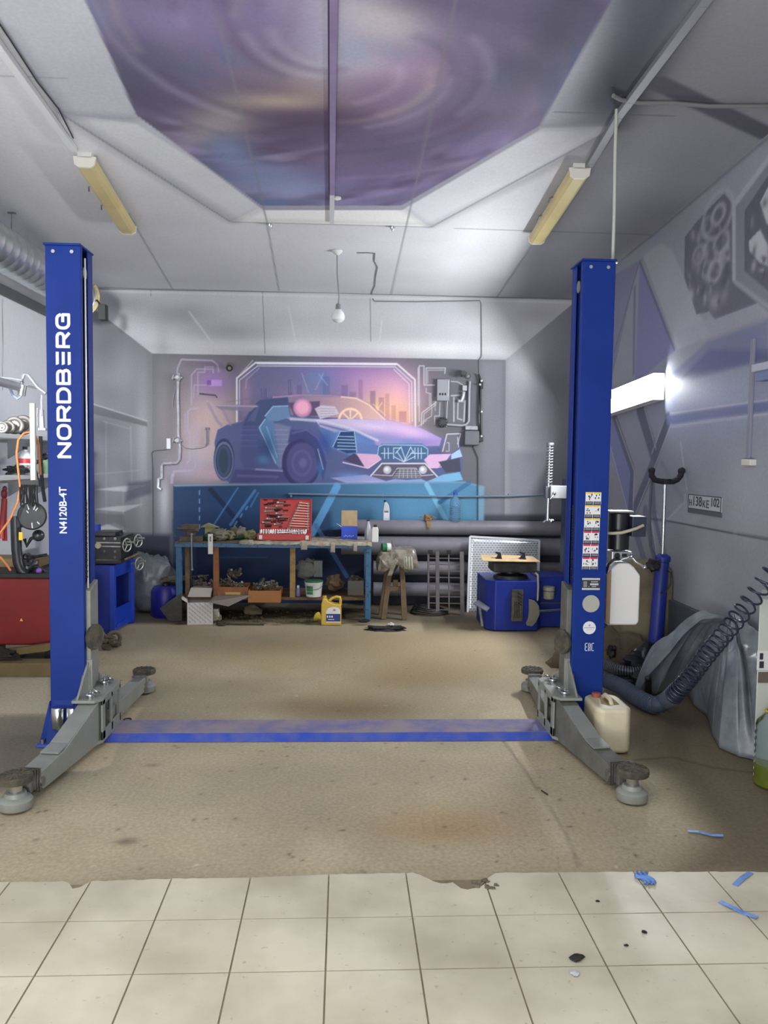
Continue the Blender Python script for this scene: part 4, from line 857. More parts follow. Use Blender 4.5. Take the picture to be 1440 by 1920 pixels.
a = at(1147, 1034, Y=4.8); b = at(1184, 1050, Y=4.8); vb = MB().box((a.x, 4.79, b.z), (b.x, 4.90, a.z)); o = vb.build('valve_block', galv, puo, bevel=.003)
mb = MB(); p = at(1157, 1042, Y=4.79); mb.cyl((p.x, 4.786, p.z), (p.x, 4.79, p.z), .018); mb.torus((p.x, 4.785, p.z), .009, .003, (0, 1, 0)); p = at(1170, 1041, Y=4.79); mb.cbox((p.x, 4.787, p.z), (.03, .006, .018)); mb.build('valve_face', blackm, o)
tk = at(1137, 1055, Y=4.80); tb = at(1197, 1172, Y=4.80); x0, x1, z1, z0 = tk.x + .002, tb.x, tk.z, tb.z
tank_m = bpy.data.materials.new('oil_tank_plastic'); tank_m.use_nodes = True; nt = tank_m.node_tree; N = nt.nodes; L = nt.links; b_ = N['Principled BSDF']; b_.inputs['Roughness'].default_value = .35
b_.inputs['Base Color'].default_value = rgb(222, 222, 222)
wv = MB(); cx_ = (x0 + x1) / 2; hw = (x1 - x0) / 2
pr = [(-hw, z0 + .02), (-hw + .015, z0), (hw - .015, z0), (hw, z0 + .02), (hw, z1 - .075), (hw - .04, z1 - .025), (.03, z1), (-.03, z1), (-hw + .04, z1 - .025), (-hw, z1 - .075)]
tk_o = wv.prism([(cx_ + a, 4.79, z) for a, z in pr], (0, .15, 0)).build('oil_tank', tank_m, puo, bevel=.014, seg=4)
MB().prism([(cx_ + a, z_y, z) for a, z_y, z in ((-hw - .0012, 4.786, z0 + .02), (-hw + .028, 4.786, z0 + .003), (-hw + .028, 4.786, z1 - .04), (-hw - .0012, 4.786, z1 - .075))], (0, .02, 0)).build('oil_level_side', mat('oil_stained_plastic', (150, 124, 96), .45, c2=(176, 150, 120), ns=8), tk_o, bevel=.006)
lv = [at(1165, 1049, Y=4.76), at(1177, 1046, Y=4.75), at(1185, 1040, Y=4.75)]; MB().tube(lv, .006).build('lever', chrome, puo)
lv = [at(1184, 1043, Y=4.75), at(1192, 1053, Y=4.74), at(1203, 1060, Y=4.73), at(1209, 1064, Y=4.73)]; o = MB().tube(lv, .007); o.sphere(lv[-1], .012); o.sphere(lv[0], .014); o.build('release_handle', chrome, puo)
MB().tube([at(1162, 1049, Y=4.77), at(1150, 1050, Y=4.77), at(1141, 1058, Y=4.78), at(1136, 1075, Y=4.8)], .008).build('pressure_hose', black, puo)
# conduit that feeds it from the ceiling
P0 = atc(1156, 205); P1 = at(1149, 490, Y=RY + .12)
mb = MB(); mb.tube([P0, P0 + Vector((0, 0, -.25)), P1 + Vector((0, 0, .3)), P1 + Vector((0, 0, -.25))], .010)
one(mb, 'power_cable', mat('off_white_conduit', (176, 178, 172), .5), 'pale flexible conduit dropping from ceiling to top of right lift column', 'cable')

# ================================================================== CEILING FITTINGS
def ctop(x, y, dx=0): return atc(x, y)
def lamp(a, b, label, w_=.15, seed=0):
    A = atc(*a); Bq = atc(*b); A.z -= .0; d = (Bq - A).normalized(); base = (A + Bq) / 2
    t = thing('fluorescent_lamp', (base.x, base.y, base.z), label, 'ceiling lamp')
    up = Vector((0, .0483, 1)).normalized(); r = d.cross(up).normalized()
    q = lambda c, x, z: c + r * x + up * z
    MB().prism([q(A, -.045, -.0), q(A, .045, 0), q(A, .045, -.035), q(A, -.045, -.035)], Bq - A).build('housing', mat('white_enamel', (206, 206, 204), .5), t)
    D = MB(); D.prism([q(A + d * .012, -.068, -.032), q(A + d * .012, .068, -.032), q(A + d * .012, .060, -.078), q(A + d * .012, .036, -.094), q(A + d * .012, -.036, -.094), q(A + d * .012, -.060, -.078)], (Bq - A) - d * .024)
    D.build('diffuser', cream, t, bevel=.004)
    for c, e in ((A, d), (Bq, -d)):
        MB().prism([q(c, -.072, -.028), q(c, .072, -.028), q(c, .064, -.08), q(c, .038, -.098), q(c, -.038, -.098), q(c, -.064, -.08)], e * .02).build('end_cap', mat('pale_end_cap', (216, 214, 204), .5), t)
    cn = MB()
    for u in (.35, .62): cn.tube([q(A + (Bq - A) * u, -.07, -.04), q(A + (Bq - A) * u, -.09, -.05), q(A + (Bq - A) * (u + .02), -.095, -.07)], .006)
    cn.build('clip', steel, t)
lamp((158, 285), (240, 418), 'yellowed fluorescent lamp on the left part of the ceiling')
lamp((1088, 306), (1006, 437), 'yellowed fluorescent lamp on the right part of the ceiling, pale end up')
def trunk(pts, name, m, label, cat, w_=.05, h=.03):
    P = [atc(*p) for p in pts]; mb = MB()
    for a, b in zip(P, P[1:]): mb.beam(a + Vector((0, 0, -h / 2 - .001)), b + Vector((0, 0, -h / 2 - .001)), w_, h)
    return one(mb, name, m, label, cat, bevel=.003)
trunk([(-60, -10), (0, 82), (138, 274)], 'cable_trunking', mat('white_trunking', (206, 207, 210), .5), 'white plastic cable trunking on ceiling leading to left lamp', 'trunking', .045, .035)
mb = MB(); P = [atc(q[0], q[1]) for q in ((-40, 0), (5, 66), (60, 150), (100, 200), (128, 255))]; mb.tube([p + Vector((.03, 0, -.012)) for p in P], .004)
one(mb, 'ceiling_cable', black, 'thin dark cable running beside the white trunking on the left', 'cable')
trunk([(1360, -58), (1318, 0), (1160, 212), (1108, 300), (1080, 345)], 'cable_trunking', mat('grey_trunking', (116, 118, 126), .5), 'grey painted cable trunking on ceiling leading to right lamp', 'trunking', .05, .03)
# painted cover strip down the middle of the sky picture
mb = MB(); A = atc(626, -60); M = atc(623, 362); E_ = atc(622, 416)
mb.beam(A + Vector((0, 0, -.008)), M + Vector((0, 0, -.008)), .036, .018); mb.m = 1; mb.beam(M + Vector((0, 0, -.008)), E_ + Vector((0, 0, -.008)), .036, .018); mb.m = 2
mb.beam(A + Vector((-.022, 0, -.004)), M + Vector((-.022, 0, -.004)), .010, .010)
one(mb, 'cover_strip', [mat('lilac_painted_strip', (142, 128, 164), .5, c2=(92, 84, 116), ns=1.5), mat('white_painted_strip', (190, 192, 196), .5), mat('dark_lilac_edge', (66, 58, 84), .6)], 'narrow cover strip running down the middle of the sky painting, white at its end', 'strip')
def knob(x, y, label, cat, name):
    p = atc(x, y); mb = MB().lathe(p, [(.03, 0), (.03, -.012), (.012, -.02)], 20); return one(mb, name, mat('white_enamel', ()), label, cat)
knob(632, 370, 'small white ceiling rose beside the cover strip at edge of sky painting', 'ceiling rose', 'ceiling_rose')
for x, lb in ((506, 'left'), (736, 'right')):
    p = atc(x, 420 if x < 600 else 425); mb = MB().lathe(p, [(.022, 0), (.022, -.012), (.01, -.03)], 14); mb.torus(p + Vector((0, 0, -.03)), .012, .004, (1, 0, 0)); one(mb, 'ceiling_hook', galv, 'small metal ceiling hook at the %s end of the short white painted edge' % lb, 'hook')
# bare bulb
pr_ = atc(632, 470); pb = at(634, 590, Y=pr_.y)
t = thing('pendant_bulb', (pb.x, pb.y, pb.z), 'bare white bulb hanging on a wire below the ceiling in front of the back wall', 'hanging lamp')
MB().lathe(pr_, [(.05, 0), (.05, -.008), (.03, -.03), (.01, -.04)], 24).build('ceiling_rose', mat('white_enamel', ()), t)
MB().tube([pr_ + Vector((0, 0, -.03)), pr_ + Vector((.004, 0, -.22)), pb + Vector((.006, 0, .16)), pb + Vector((0, 0, .09))], .005).build('wire', mat('grey_wire', (120, 122, 124), .6), t)
MB().lathe(pb, [(.012, .10), (.022, .09), (.024, .05), (.030, .035)], 18).build('socket', mat('grey_socket', (122, 122, 122), .5), t)
MB().lathe(pb, [(.028, .045), (.05, .018), (.062, -.012), (.058, -.045), (.036, -.066), (.0, -.074)], 26, caps=False).build('bulb', mat('opal_glass', (226, 228, 230), .25), t)
mb = MB(); P = [atc(*q) for q in ((669, 473), (690, 473), (703, 474), (702, 488), (708, 500), (704, 520), (703, 535), (698, 545), (697, 553))]
P2 = [at(*q, Y=YB - .012) for q in ((700, 562), (702, 565), (780, 566), (900, 564), (902, 570), (903, 640), (903, 668), (898, 676), (899, 712))]
mb.tube([p + Vector((0, 0, -.006)) for p in P] + P2, .0045, 6); one(mb, 'lamp_cable', mat('grey_wire', ()), 'loose grey cable running from the bulb along ceiling and down the back wall', 'cable')
mb = MB(); P = [atc(*q) for q in ((1150, 172), (1165, 180), (1200, 186), (1260, 186), (1330, 192), (1440, 192), (1520, 194))]; mb.tube([p + Vector((0, 0, -.02)) for p in P], .012, 8)
one(mb, 'ceiling_pipe', mat('painted_cable_grey', (112, 112, 116), .6), 'thin grey pipe crossing the ceiling toward the right wall', 'pipe')
mb = MB(); p = atc(22, 398); mb.tube([p, p + Vector((0, 0, -.02)), p + Vector((-.02, .02, -.25))], .004, 6); mb.cbox(p + Vector((0, 0, -.006)), (.06, .02, .01)); one(mb, 'duct_hanger', steel, 'thin rusty wire hanger between ceiling and ventilation duct', 'hanger')

# ================================================================== VENTILATION DUCT
dx_, dz_, dr = -2.60, 3.17, .165; ye = 8.28
t = thing('ventilation_duct', (dx_, ye, dz_), 'round spiral galvanised ventilation duct under the ceiling along the left wall', 'duct')
pr = []; y = 3.4
while y < ye:
    pr += [(dr, y), (dr, y + .122), (dr + .002, y + .126), (dr + .002, y + .132), (dr, y + .136)]; y += .136
mb = MB().lathe((dx_, 0, dz_), pr, 36, axis=(0, 1, 0)); mb.build('duct_pipe', galv, t)
mb = MB().lathe((dx_, ye, dz_), [(dr + .012, -.05), (dr + .012, .02), (dr - .01, .06), (.09, .11), (0, .12)], 36, axis=(0, 1, 0)); mb.build('end_cap', chrome, t)
mb = MB()
for k in range(16):
    tt = -.9 + k * .10; c = Vector((dx_ + (dr + .02) * math.cos(tt), ye + .02, dz_ + (dr + .02) * math.sin(tt))); mb.cbox(c, (.03, .03, .018), Matrix.Rotation(-tt, 3, 'Y'))
mb.build('clamp_band', mat('brass_clips', (170, 156, 120), .4, metal=.7), t)
mb = MB(); p = at(193, 586, Y=ye); mb.box((p.x - .035, ye - .04, p.z - .075), (p.x + .035, ye + .06, p.z + .075)); mb.tube([p + Vector((-.02, 0, .07)), p + Vector((-.09, 0, .16)), p + Vector((-.16, 0, .2))], .009); mb.build('control_box', black, t, bevel=.004)
a = at(40, 590, X=XL + .1)
one(MB().box((XL + .002, 3.4, 2.965), (XL + .03, 8.25, 3.05)), 'duct_band', mat('dark_grey_band', (88, 90, 94), .6), 'dark grey strip running along left wall below the duct', 'ledge', bevel=.004)  # thin dark strip on the wall below the duct
P = [atc(-40, 380), atc(10, 445), atc(70, 492)]
mb = MB()
for a, b in zip(P, P[1:]): mb.beam(a + Vector((0, 0, -.02)), b + Vector((0, 0, -.02)), .05, .03)
one(mb, 'ceiling_moulding', mat('white_trunking', ()), 'white strip between ceiling and left wall above the duct', 'strip')
# ================================================================== LIT WALL LAMP ON THE RIGHT WALL
t = thing('wall_lamp', (XR - .06, 7.15, 2.24), 'lit strip lamp glaring white on the right wall behind the right lift column', 'wall lamp')
ya, yb = 6.45, 7.95; za = lambda y: 2.265 - .05 * (y - 6.4)
wm = mat('lamp_reflector_white', (240, 240, 240), .5)
def slab(name, m, dx0, dx1, dz0, dz1, y0=ya, y1=yb):
    mb = MB(); ps = []
    for y in (y0, y1): ps.append([(XR - dx0, y, za(y) + dz0), (XR - dx1, y, za(y) + dz0), (XR - dx1, y, za(y) + dz1), (XR - dx0, y, za(y) + dz1)])
    mb.hexa([ps[0][0], ps[0][1], ps[1][1], ps[1][0], ps[0][3], ps[0][2], ps[1][2], ps[1][3]]); return mb.build(name, m, t)
slab('back_plate', wm, .002, .010, -.142, .072)
slab('upper_lip', wm, .002, .095, .068, .072); slab('lower_lip', wm, .002, .095, -.142, -.138)
slab('end_plate', wm, .002, .09, -.138, .068, yb, yb + .004)
tube_m = mat('glowing_tube', (255, 255, 255), .5, emit=((.95, .975, 1.0, 1), TUBE_POWER))
MB().cyl((XR - .035, ya + .01, za(ya)), (XR - .035, yb - .02, za(yb)), .013, n=12).build('tube', tube_m, t)

# ================================================================== THINGS ON THE BACK WALL
YW = YB
def W(x, y, d=0.0): return at(x, y, Y=YW - d)
pw = mat('wall_painted_pipe', (170, 172, 180), .35, c2=(110, 112, 120), ns=20)
# water pipe with taps on the left
t = thing('water_pipe', W(330, 800, .03), 'grey painted water pipe with taps bending down the left of the car mural', 'pipe')
P = [W(*q, .035) for q in ((335, 700), (334, 708), (333, 740), (334, 780), (334, 815), (337, 840), (336, 862), (331, 868), (306, 869), (303, 873), (303, 895))]
mb = MB().tube(P, .017, 12); mb.build('pipe', pw, t)
mb = MB().tube([W(*q, .035) for q in ((305, 896), (297, 898), (296, 914), (302, 918))], .02, 12); mb.build('pipe_bend', mat('shiny_pipe', (206, 208, 214), .25, metal=.6), t)
for y in (708, 826):
    mb = MB(); c = W(334, y, .05); mb.cyl(c + Vector((-.045, 0, 0)), c + Vector((.045, 0, 0)), .012); mb.sphere(c, .03, sc=(1, 1, 1.3)); mb.cyl(c + Vector((-.06, -.01, -.02)), c + Vector((-.045, -.01, .03)), .01); mb.cyl(c, c + Vector((0, -.05, .0)), .012); mb.lathe(c + Vector((0, -.05, 0)), [(.02, 0), (.026, .004), (.02, .01)], 12, axis=(0, -1, 0)); mb.build('valve', pw, t, bevel=.002)
mb = MB().tube([W(*q, .03) for q in ((330, 725), (325, 745), (324, 765))], .004, 6); mb.build('wire_tail', pw, t)
mb = MB().box(tuple(W(312, 842, .03)), tuple(W(321, 822, 0))); one(mb, 'wall_switch', mat('grey_white_plastic', (206, 208, 214), .4), 'small white surface box on wall left of the water pipe', 'switch', bevel=.004)
mb = MB().tube([W(*q, .02) for q in ((314, 843), (288, 845), (284, 850), (286, 880), (286, 1002))], .005, 6); one(mb, 'wall_cable', mat('grey_cable', (92, 94, 102), .5), 'dark cable running down the wall from the small white surface box', 'cable')
mb = MB(); mb.tube([W(*q, .03) for q in ((389, 803), (389, 832), (386, 836))], .012, 8); mb.tube([W(*q, .02) for q in ((340, 834), (348, 840), (360, 842), (380, 840), (388, 836))], .004, 6); mb.cbox(W(389, 804, .02), (.045, .03, .03)); one(mb, 'wall_bracket', mat('grey_bracket', (128, 122, 132), .5), 'small grey bracket with hanging wire in the peach patch of the mural', 'bracket')
mb = MB().tube([W(*q, .02) for q in ((374, 738), (404, 741), (407, 746))], .008, 8); one(mb, 'wall_hook', mat('dark_hook', (92, 84, 104), .5), 'small dark hook under lilac painted box on the mural', 'hook')
def camera_(x, y, label, tx):
    c = W(x, y, .12); t = thing('security_camera', c, label, 'camera'); d = Vector((tx, -1, -.35)).normalized()
    MB().cyl(c - d * .07, c + d * .05, .034, n=20).build('body', mat('camera_grey', (124, 120, 116), .4), t)
    mb = MB(); mb.cyl(c + d * .045, c + d * .058, .036, n=20); mb.m = 1; mb.cyl(c + d * .056, c + d * .062, .018, n=16); mb.build('lens', [black, chrome], t)
    MB().tube([c - d * .03, c + Vector((-.02, .05, .02)), (c.x - .03, YW, c.z)], .012, 8).build('mount', blackm, t)
camera_(430, 688, 'small round security camera above the mural window on the left', .15)
camera_(874, 703, 'small security camera near top right of the mural beside the alarm conduits', .3)
# control box group on the right
t = thing('junction_box', W(838, 732, .03), 'grey painted junction box with three dark slots in the painted circuits', 'junction box')
a = W(818, 752); b = W(842, 712); MB().box((a.x, YW - .06, a.z), (b.x, YW, b.z)).build('box', mat('box_grey', (150, 151, 160), .5), t, bevel=.008)
mb = MB(); 
for k in range(3): c = W(825 + k * 5, 739, .062); mb.cbox(c, (.016, .006, .026))
mb.build('slot', black, t)
mb = MB().tube([W(841, 714, .06), W(840, 740, .06), W(838, 770, .03), W(837, 800, .03)], .0045, 6); one(mb, 'wall_cable', mat('light_cable', (196, 198, 204), .5), 'thin pale cable hanging from the painted junction box to round vent', 'cable')
mb = MB(); c = W(830, 792, .0); mb.lathe(c, [(.05, 0), (.058, -.0), (.058, .035), (.03, .045)], 22, axis=(0, -1, 0))
for k in range(10):
    tt = k * .628; mb.cbox(c + Vector((.045 * math.cos(tt), -.045, .045 * math.sin(tt))), (.014, .02, .014))
one(mb, 'wall_siren', mat('siren_dark', (52, 52, 62), .5), 'round dark knobbly siren at the end of a pipe right of mural window', 'siren')
mb = MB().tube([W(*q, .03) for q in ((838, 796), (865, 798), (874, 796), (879, 790), (880, 730), (881, 715))], .014, 10); one(mb, 'wall_conduit', mat('conduit_grey', (160, 160, 170), .4), 'grey painted conduit running up the wall between siren and camera', 'conduit')
mb = MB(); mb.cbox(W(871, 728, .03), (.05, .05, .06)); mb.tube([W(870, 735, .04), W(868, 745, .05), W(866, 752, .04)], .02, 8); mb.cbox(W(864, 752, .03), (.06, .04, .03)); one(mb, 'wall_connector', mat('shiny_pipe', ()), 'shiny connector clamped on pale wire right of the junction box', 'connector', bevel=.003)
t = thing('cable_loom', W(900, 760, .05), 'tall black vertical cable loom with shiny clips on right edge of mural', 'cable loom')
mb = MB().tube([W(*q, .045) for q in ((897, 702), (901, 712), (901, 740), (902, 780), (902, 815), (900, 826))], .012, 8); mb.tube([W(*q, .03) for q in ((899, 712), (898, 740), (898, 790), (900, 820))], .009, 8); mb.cbox(W(903, 722, .04), (.03, .05, .08)); mb.cbox(W(901, 822, .04), (.05, .06, .07)); mb.build('loom', blackm, t, bevel=.003)
for y in (714, 721, 772, 818): MB().sphere(W(903 if y != 721 else 900, y, .075), .013).build('clip', mat('bright_clip', (236, 236, 240), .2, metal=.3), t)
t = thing('wall_alarm_box', W(887, 820, .04), 'square dark grey alarm box at the right end of mural above headlight', 'alarm box')
a = W(869, 835); b = W(897, 808); MB().box((a.x, YW - .08, a.z), (b.x, YW, b.z)).build('box', mat('alarm_grey', (96, 97, 106), .5), t, bevel=.012)
a = W(872, 806, .03); b = W(895, 799, .03); MB().box((a.x, YW - .06, a.z), (b.x, YW, b.z)).build('bracket', pw, t, bevel=.004)
mb = MB().tube([W(*q, .015) for q in ((886, 836), (896, 858), (896, 975))], .004, 6); one(mb, 'wall_cable', black, 'thin black cable hanging from the square alarm box to the heating pipes', 'cable')
# heating pipes
hp = mat('heating_pipe_paint', (126, 124, 132), .5, c2=(98, 96, 106), ns=3)
def zpipe(y, d): return at(780, y, Y=YB - d).z
for k, (y0, y1, xa, lb) in enumerate(((975, 1002, 655, 'topmost'), (1006, 1041, 640, 'second'), (1052, 1078, 700, 'third'), (1092, 1118, 700, 'lowest'))):
    d = .17; z0, z1 = zpipe(y1, d), zpipe(y0, d); z = (z0 + z1) / 2; r = (z1 - z0) / 2; x0 = at(xa, y0, Y=YB - d).x
    mb = MB().cyl((x0, YB - d, z), (XR - .09 - .02 * k, YB - d, z), r, n=24)
    if k in (0,): mb.torus((x0, YB - d, z), r * .6, r * .4, (1, 0, 0))
    for xx in (x0 + .25, 1.3, 2.2): mb.box((xx - .015, YB - d, z - .012), (xx + .015, YB, z + .012))
    one(mb, 'heating_pipe', hp, '%s of the thick grey heating pipes along the back wall' % lb, 'pipe', 'heating pipes along the back wall')
HPY = YB - .17; HPZ = zpipe(975, .17)
mb = MB(); mb.tube([W(*q, .03) for q in ((541, 926), (700, 929), (860, 931), (955, 930), (1040, 926), (1062, 926))], .0105, 8)
for x in (546, 718, 955): mb.cbox(W(x, 929, .015), (.02, .035, .035))
one(mb, 'thin_pipe', mat('thin_pipe_paint', (120, 140, 160), .4), 'thin pipe running across the back wall above the heating pipes', 'pipe')

# things standing on the topmost heating pipe
def jug(name, x, ytop, ybot, Y, wpx, parts, label, cat, group=None, base=None):
    b = at(x, ybot, Y=Y); s = Y / FPX; t = thing(name, b if base is None else base, label, cat, group); return t, b, s
t, b, s = jug('oil_bottle', 724, 939, 976, HPY, 14, 0, 'light grey oil bottle with slanted neck standing on the top heating pipe', 'bottle')
MB().prism([b + Vector(q) * 1 for q in ((-.036, -.025, 0), (.036, -.025, 0), (.036, -.025, .12), (.028, -.025, .165), (.008, -.025, .20), (-.022, -.025, .205), (-.026, -.025, .19), (-.034, -.025, .13))], (0, .05, 0)).build('body', mat('pale_grey_plastic', (196, 200, 208), .4), t, bevel=.008, seg=3)
MB().cyl(b + Vector((-.016, 0, .2)), b + Vector((-.016, 0, .225)), .012).build('cap', black, t)
mb = MB(); mb.box((b.x - .028, b.y - .0262, b.z + .03), (b.x + .028, b.y - .0256, b.z + .085)); mb.m = 1
for k in range(3): mb.cbox((b.x - .014 + k * .014, b.y - .0268, b.z + .1), (.009, .0008, .018))
mb.build('label', [mat('pale_label', (220, 222, 228), .5), mat('navy_print', (40, 44, 80), .5)], t)
t, b, s = jug('water_bottle', 853, 920, 979, HPY, 0, 0, 'clear bluish ribbed water bottle with blue handle standing on top heating pipe', 'bottle')
pf = [(.05, 0), (.062, .006)]
for k in range(9): pf += [(.064, .018 + k * .02), (.059, .028 + k * .02)]
pf += [(.062, .21), (.05, .25), (.022, .29), (.02, .305)]
MB().lathe(b, pf, 28).build('body', mat('blue_clear_plastic', (176, 216, 240), .06, trans=.85, c2=None), t)
MB().lathe(b, [(.023, .300), (.025, .302), (.025, .325), (.02, .33)], 20).build('cap', mat('blue_cap', (46, 84, 176), .4), t)
MB().torus(b + Vector((0, 0, .33)), .022, .004, (.2, 1, 0)).build('carry_handle', mat('blue_cap', ()), t)
mb = MB(); c = at(802, 975, Y=HPY - .03); mb.blob(c + Vector((0, 0, .02)), (.045, .03, .035), 3, .6); mb.torus(c + Vector((0, -.03, .01)), .022, .01, (0.2, 1, .1)); mb.prism([c + Vector(q) for q in ((-.02, -.05, -.01), (.035, -.05, -.01), (.02, -.07, -.09), (-.01, -.07, -.07))], (0, .006, 0)); mb.tube([c + Vector((-.04, 0, .03)), c + Vector((-.09, 0, .035))], .006)
mb.tube([c + Vector((.04, 0, .04)), c + Vector((.09, 0, .02))], .006)
one(mb, 'rusty_part', mat('rust_orange_rag', (150, 118, 78), .8, c2=(84, 70, 58), ns=40), 'brown crumpled part with a ring and rag lying on top heating pipe', 'scrap part')

# ================================================================== WORKBENCH
bx0, bx1, by0, by1 = -1.62, .285, 8.10, 8.72; bz = .782
bench = thing('workbench', (-.67, 8.4, 0), 'long blue steel-framed workbench with cluttered papered top by the back wall', 'workbench')
bf = mat('chipped_blue_steel', (44, 92, 128), .5, c2=(34, 44, 48), ns=28, lo=.55, hi=.62, mix=.9)
MB().box((bx0 - .02, by0, bz - .035), (bx1, by1, bz)).build('bench_top', mat('bench_board', (96, 88, 74), .8, c2=(60, 56, 48), ns=12), bench)
mb = MB(); mb.box((bx0 - .02, by0 - .02, bz - .05), (bx1, by0 + .01, bz - .012)); mb.build('front_rail', bf, bench, bevel=.002)
for x0, x1, y in ((bx0 - .015, bx0 + .045, by0), (bx1 - .05, bx1 + .005, by0), (bx0 - .015, bx0 + .045, by1 - .05), (bx1 - .05, bx1 + .005, by1 - .05)): MB().box((x0, y, 0), (x1, y + .05, bz - .04)).build('leg', bf, bench, bevel=.003)
MB().box((bx0 + .02, by0 + .03, .205), (bx1 - .02, by1, .232)).build('lower_shelf', wood, bench)
for xq, c in ((405, woodr), (548, mat('yellowish_post', (150, 122, 70), .7, c2=(90, 66, 40), ns=20))):
    p = at(xq, 1100, Y=by0 + .06); MB().box((p.x - .022, by0 + .03, .232), (p.x + .03, by0 + .08, bz - .035)).build('divider_post', c, bench)
p = at(352, 1100, Y=by0 + .06); MB().box((p.x - .02, by0 + .035, .232), (p.x + .02, by0 + .065, bz - .035)).build('divider_post', wood, bench)
# newspaper covering on the top
def crumple(mb, x0, x1, y0, y1, z, amp, nx, ny, seed, droop=0.0):
    def fn(u, v):
        x = x0 + (x1 - x0) * u; y = y0 + (y1 - y0) * v; n = mnoise.noise(Vector((x * 9, y * 9, seed))) + .5 * mnoise.noise(Vector((x * 25, y * 25, seed + 3)))
        zz = z + abs(n) * amp
        if v == 0: zz -= droop * (1 + .5 * mnoise.noise(Vector((x * 8, 3, seed))))
        return (x + .01 * n, y + (.006 * n), zz)
    mb.sheet(fn, nx, ny)
paper = mat('stained_paper', (172, 164, 146), .85, c2=(110, 98, 80), ns=14, mix=.8)
mb = MB(); crumple(mb, -.42, bx1 + .01, by0 - .035, by1 - .05, bz + .004, .018, 60, 18, 1, .03); one(mb, 'paper_cover', paper, 'stained crumpled paper spread over right half of the workbench', 'paper', solid=.003)
mb = MB(); crumple(mb, -1.02, -.40, by0 - .03, by0 + .16, bz + .004, .014, 40, 8, 5, .022); one(mb, 'paper_cover', paper, 'strip of stained paper along the bench edge in front of red tool case', 'paper', solid=.003)
for k, (x, y0, y1, w_) in enumerate(((624, 1018, 1036, .045), (666, 1018, 1034, .035), (570, 1016, 1031, .06), (470, 1012, 1022, .05))):
    a = at(x, y0, Y=by0 - .03); b = at(x, y1, Y=by0 - .03); mb = MB(); mb.sheet(lambda u, v: (a.x + w_ * (u - .5), by0 - .028 - .008 * math.sin(v * 3), a.z + (b.z - a.z) * v), 6, 8)
    one(mb, 'paper_flap', paper, ('scrap of paper hanging over the bench edge, ' + ['right of the middle leg post', 'nearest the right leg', 'under right corner of red tool case', 'left of the red tool case'][k]), 'paper', solid=.002)

# red tool case, open
cz = bz + .01; a = at(482, 1014, Y=by0 + .12); b = at(582, 1014, Y=by0 + .12); cx0, cx1 = a.x, b.x; cy = by0 + .10
tc_ = thing('tool_case', ((cx0 + cx1) / 2, cy + .15, bz), 'red open tool case full of sockets and spanners standing on the bench', 'tool case')
rp_ = mat('red_case_plastic', (176, 48, 44), .5); sockm = mat('socket_chrome', (196, 194, 190), .3, metal=.8); pit = mat('dark_red_recess', (72, 20, 22), .7)
MB().box((cx0, cy, cz), (cx1, cy + .26, cz + .065)).build('lower_tray', rp_, tc_, bevel=.008)
lid = MB(); zt = at(500, 934, Y=cy + .30).z; rot = Matrix.Rotation(R(-12), 3, 'X'); piv = Vector((cx0, cy + .26, cz + .05)); hz = zt - piv.z
def LP(u, v, d=0): return piv + Vector(((cx1 - cx0) * u, 0, 0)) + rot @ Vector((0, -d, hz * v))
lid.hexa([LP(0, 0, 0), LP(1, 0, 0), LP(1, 0, -.04), LP(0, 0, -.04), LP(0, 1, 0), LP(1, 1, 0), LP(1, 1, -.04), LP(0, 1, -.04)]); lid_o = lid.build('lid', rp_, tc_, bevel=.01, seg=3)
mb = MB()
for (u0, v0, u1, v1) in ((.0, 0, 1, .02), (0, .98, 1, 1), (0, 0, .02, 1), (.98, 0, 1, 1)): mb.hexa([LP(u0, v0, 0), LP(u1, v0, 0), LP(u1, v0, .012), LP(u0, v0, .012), LP(u0, v1, 0), LP(u1, v1, 0), LP(u1, v1, .012), LP(u0, v1, .012)])
mb.build('lid_rim', rp_, lid_o, bevel=.003)
for k in range(11):     # combination spanners, lying in the lid fanned to the right
    v = .12 + k * .075; ul = .56 + k * .022; mb = MB(); A = LP(ul, v + .02, .012); Bq = LP(.93, v, .012)
    mb.beam(A, Bq, .005, .005); mb.torus(Bq, .009, .004, (0, -1, .2), 12, 6); mb.torus(A, .010, .0045, (0, -1, .2), 9, 6)
    mb.build('spanner', mat('spanner_steel', (168, 150, 142), .35, metal=.7), lid_o)
for k in range(34):
    u = rng.uniform(.03, .5); v = rng.uniform(.16, .95); l = rng.uniform(.04, .14); mb = MB(); mb.hexa([LP(u, v, .001), LP(u + l, v, .001), LP(u + l, v, .004), LP(u, v, .004), LP(u, v + .045, .001), LP(u + l, v + .045, .001), LP(u + l, v + .045, .004), LP(u, v + .045, .004)]); mb.build('recess', pit, lid_o)
for k in range(14):
    u = .06 + .22 * (k % 2) + rng.uniform(0, .1); v = .2 + k * .053; mb = MB(); A = LP(u, v, .012); Bq = LP(u + rng.uniform(.1, .2), v + rng.uniform(-.02, .02), .012); mb.cyl(A, Bq, .008, .007, 8); mb.sphere(A, .013)
    mb.build('hand_tool', sockm if k % 3 else blackm, lid_o)
mb = MB()
for r_ in range(2):
    for k in range(20 if r_ else 16):
        mb.cyl((cx0 + .03 + k * (cx1 - cx0 - .06) / (20 if r_ else 16), cy + .045 + r_ * .07, cz + .06), (cx0 + .03 + k * (cx1 - cx0 - .06) / (20 if r_ else 16), cy + .05 + r_ * .08, cz + .10), .009, n=10)
mb.build('socket_row', sockm, tc_)
MB().tube([(cx0 + .2, cy + .02, cz + .075), (cx0 + .36, cy + .03, cz + .085), (cx0 + .48, cy + .04, cz + .10)], .008).build('ratchet', chrome, tc_)
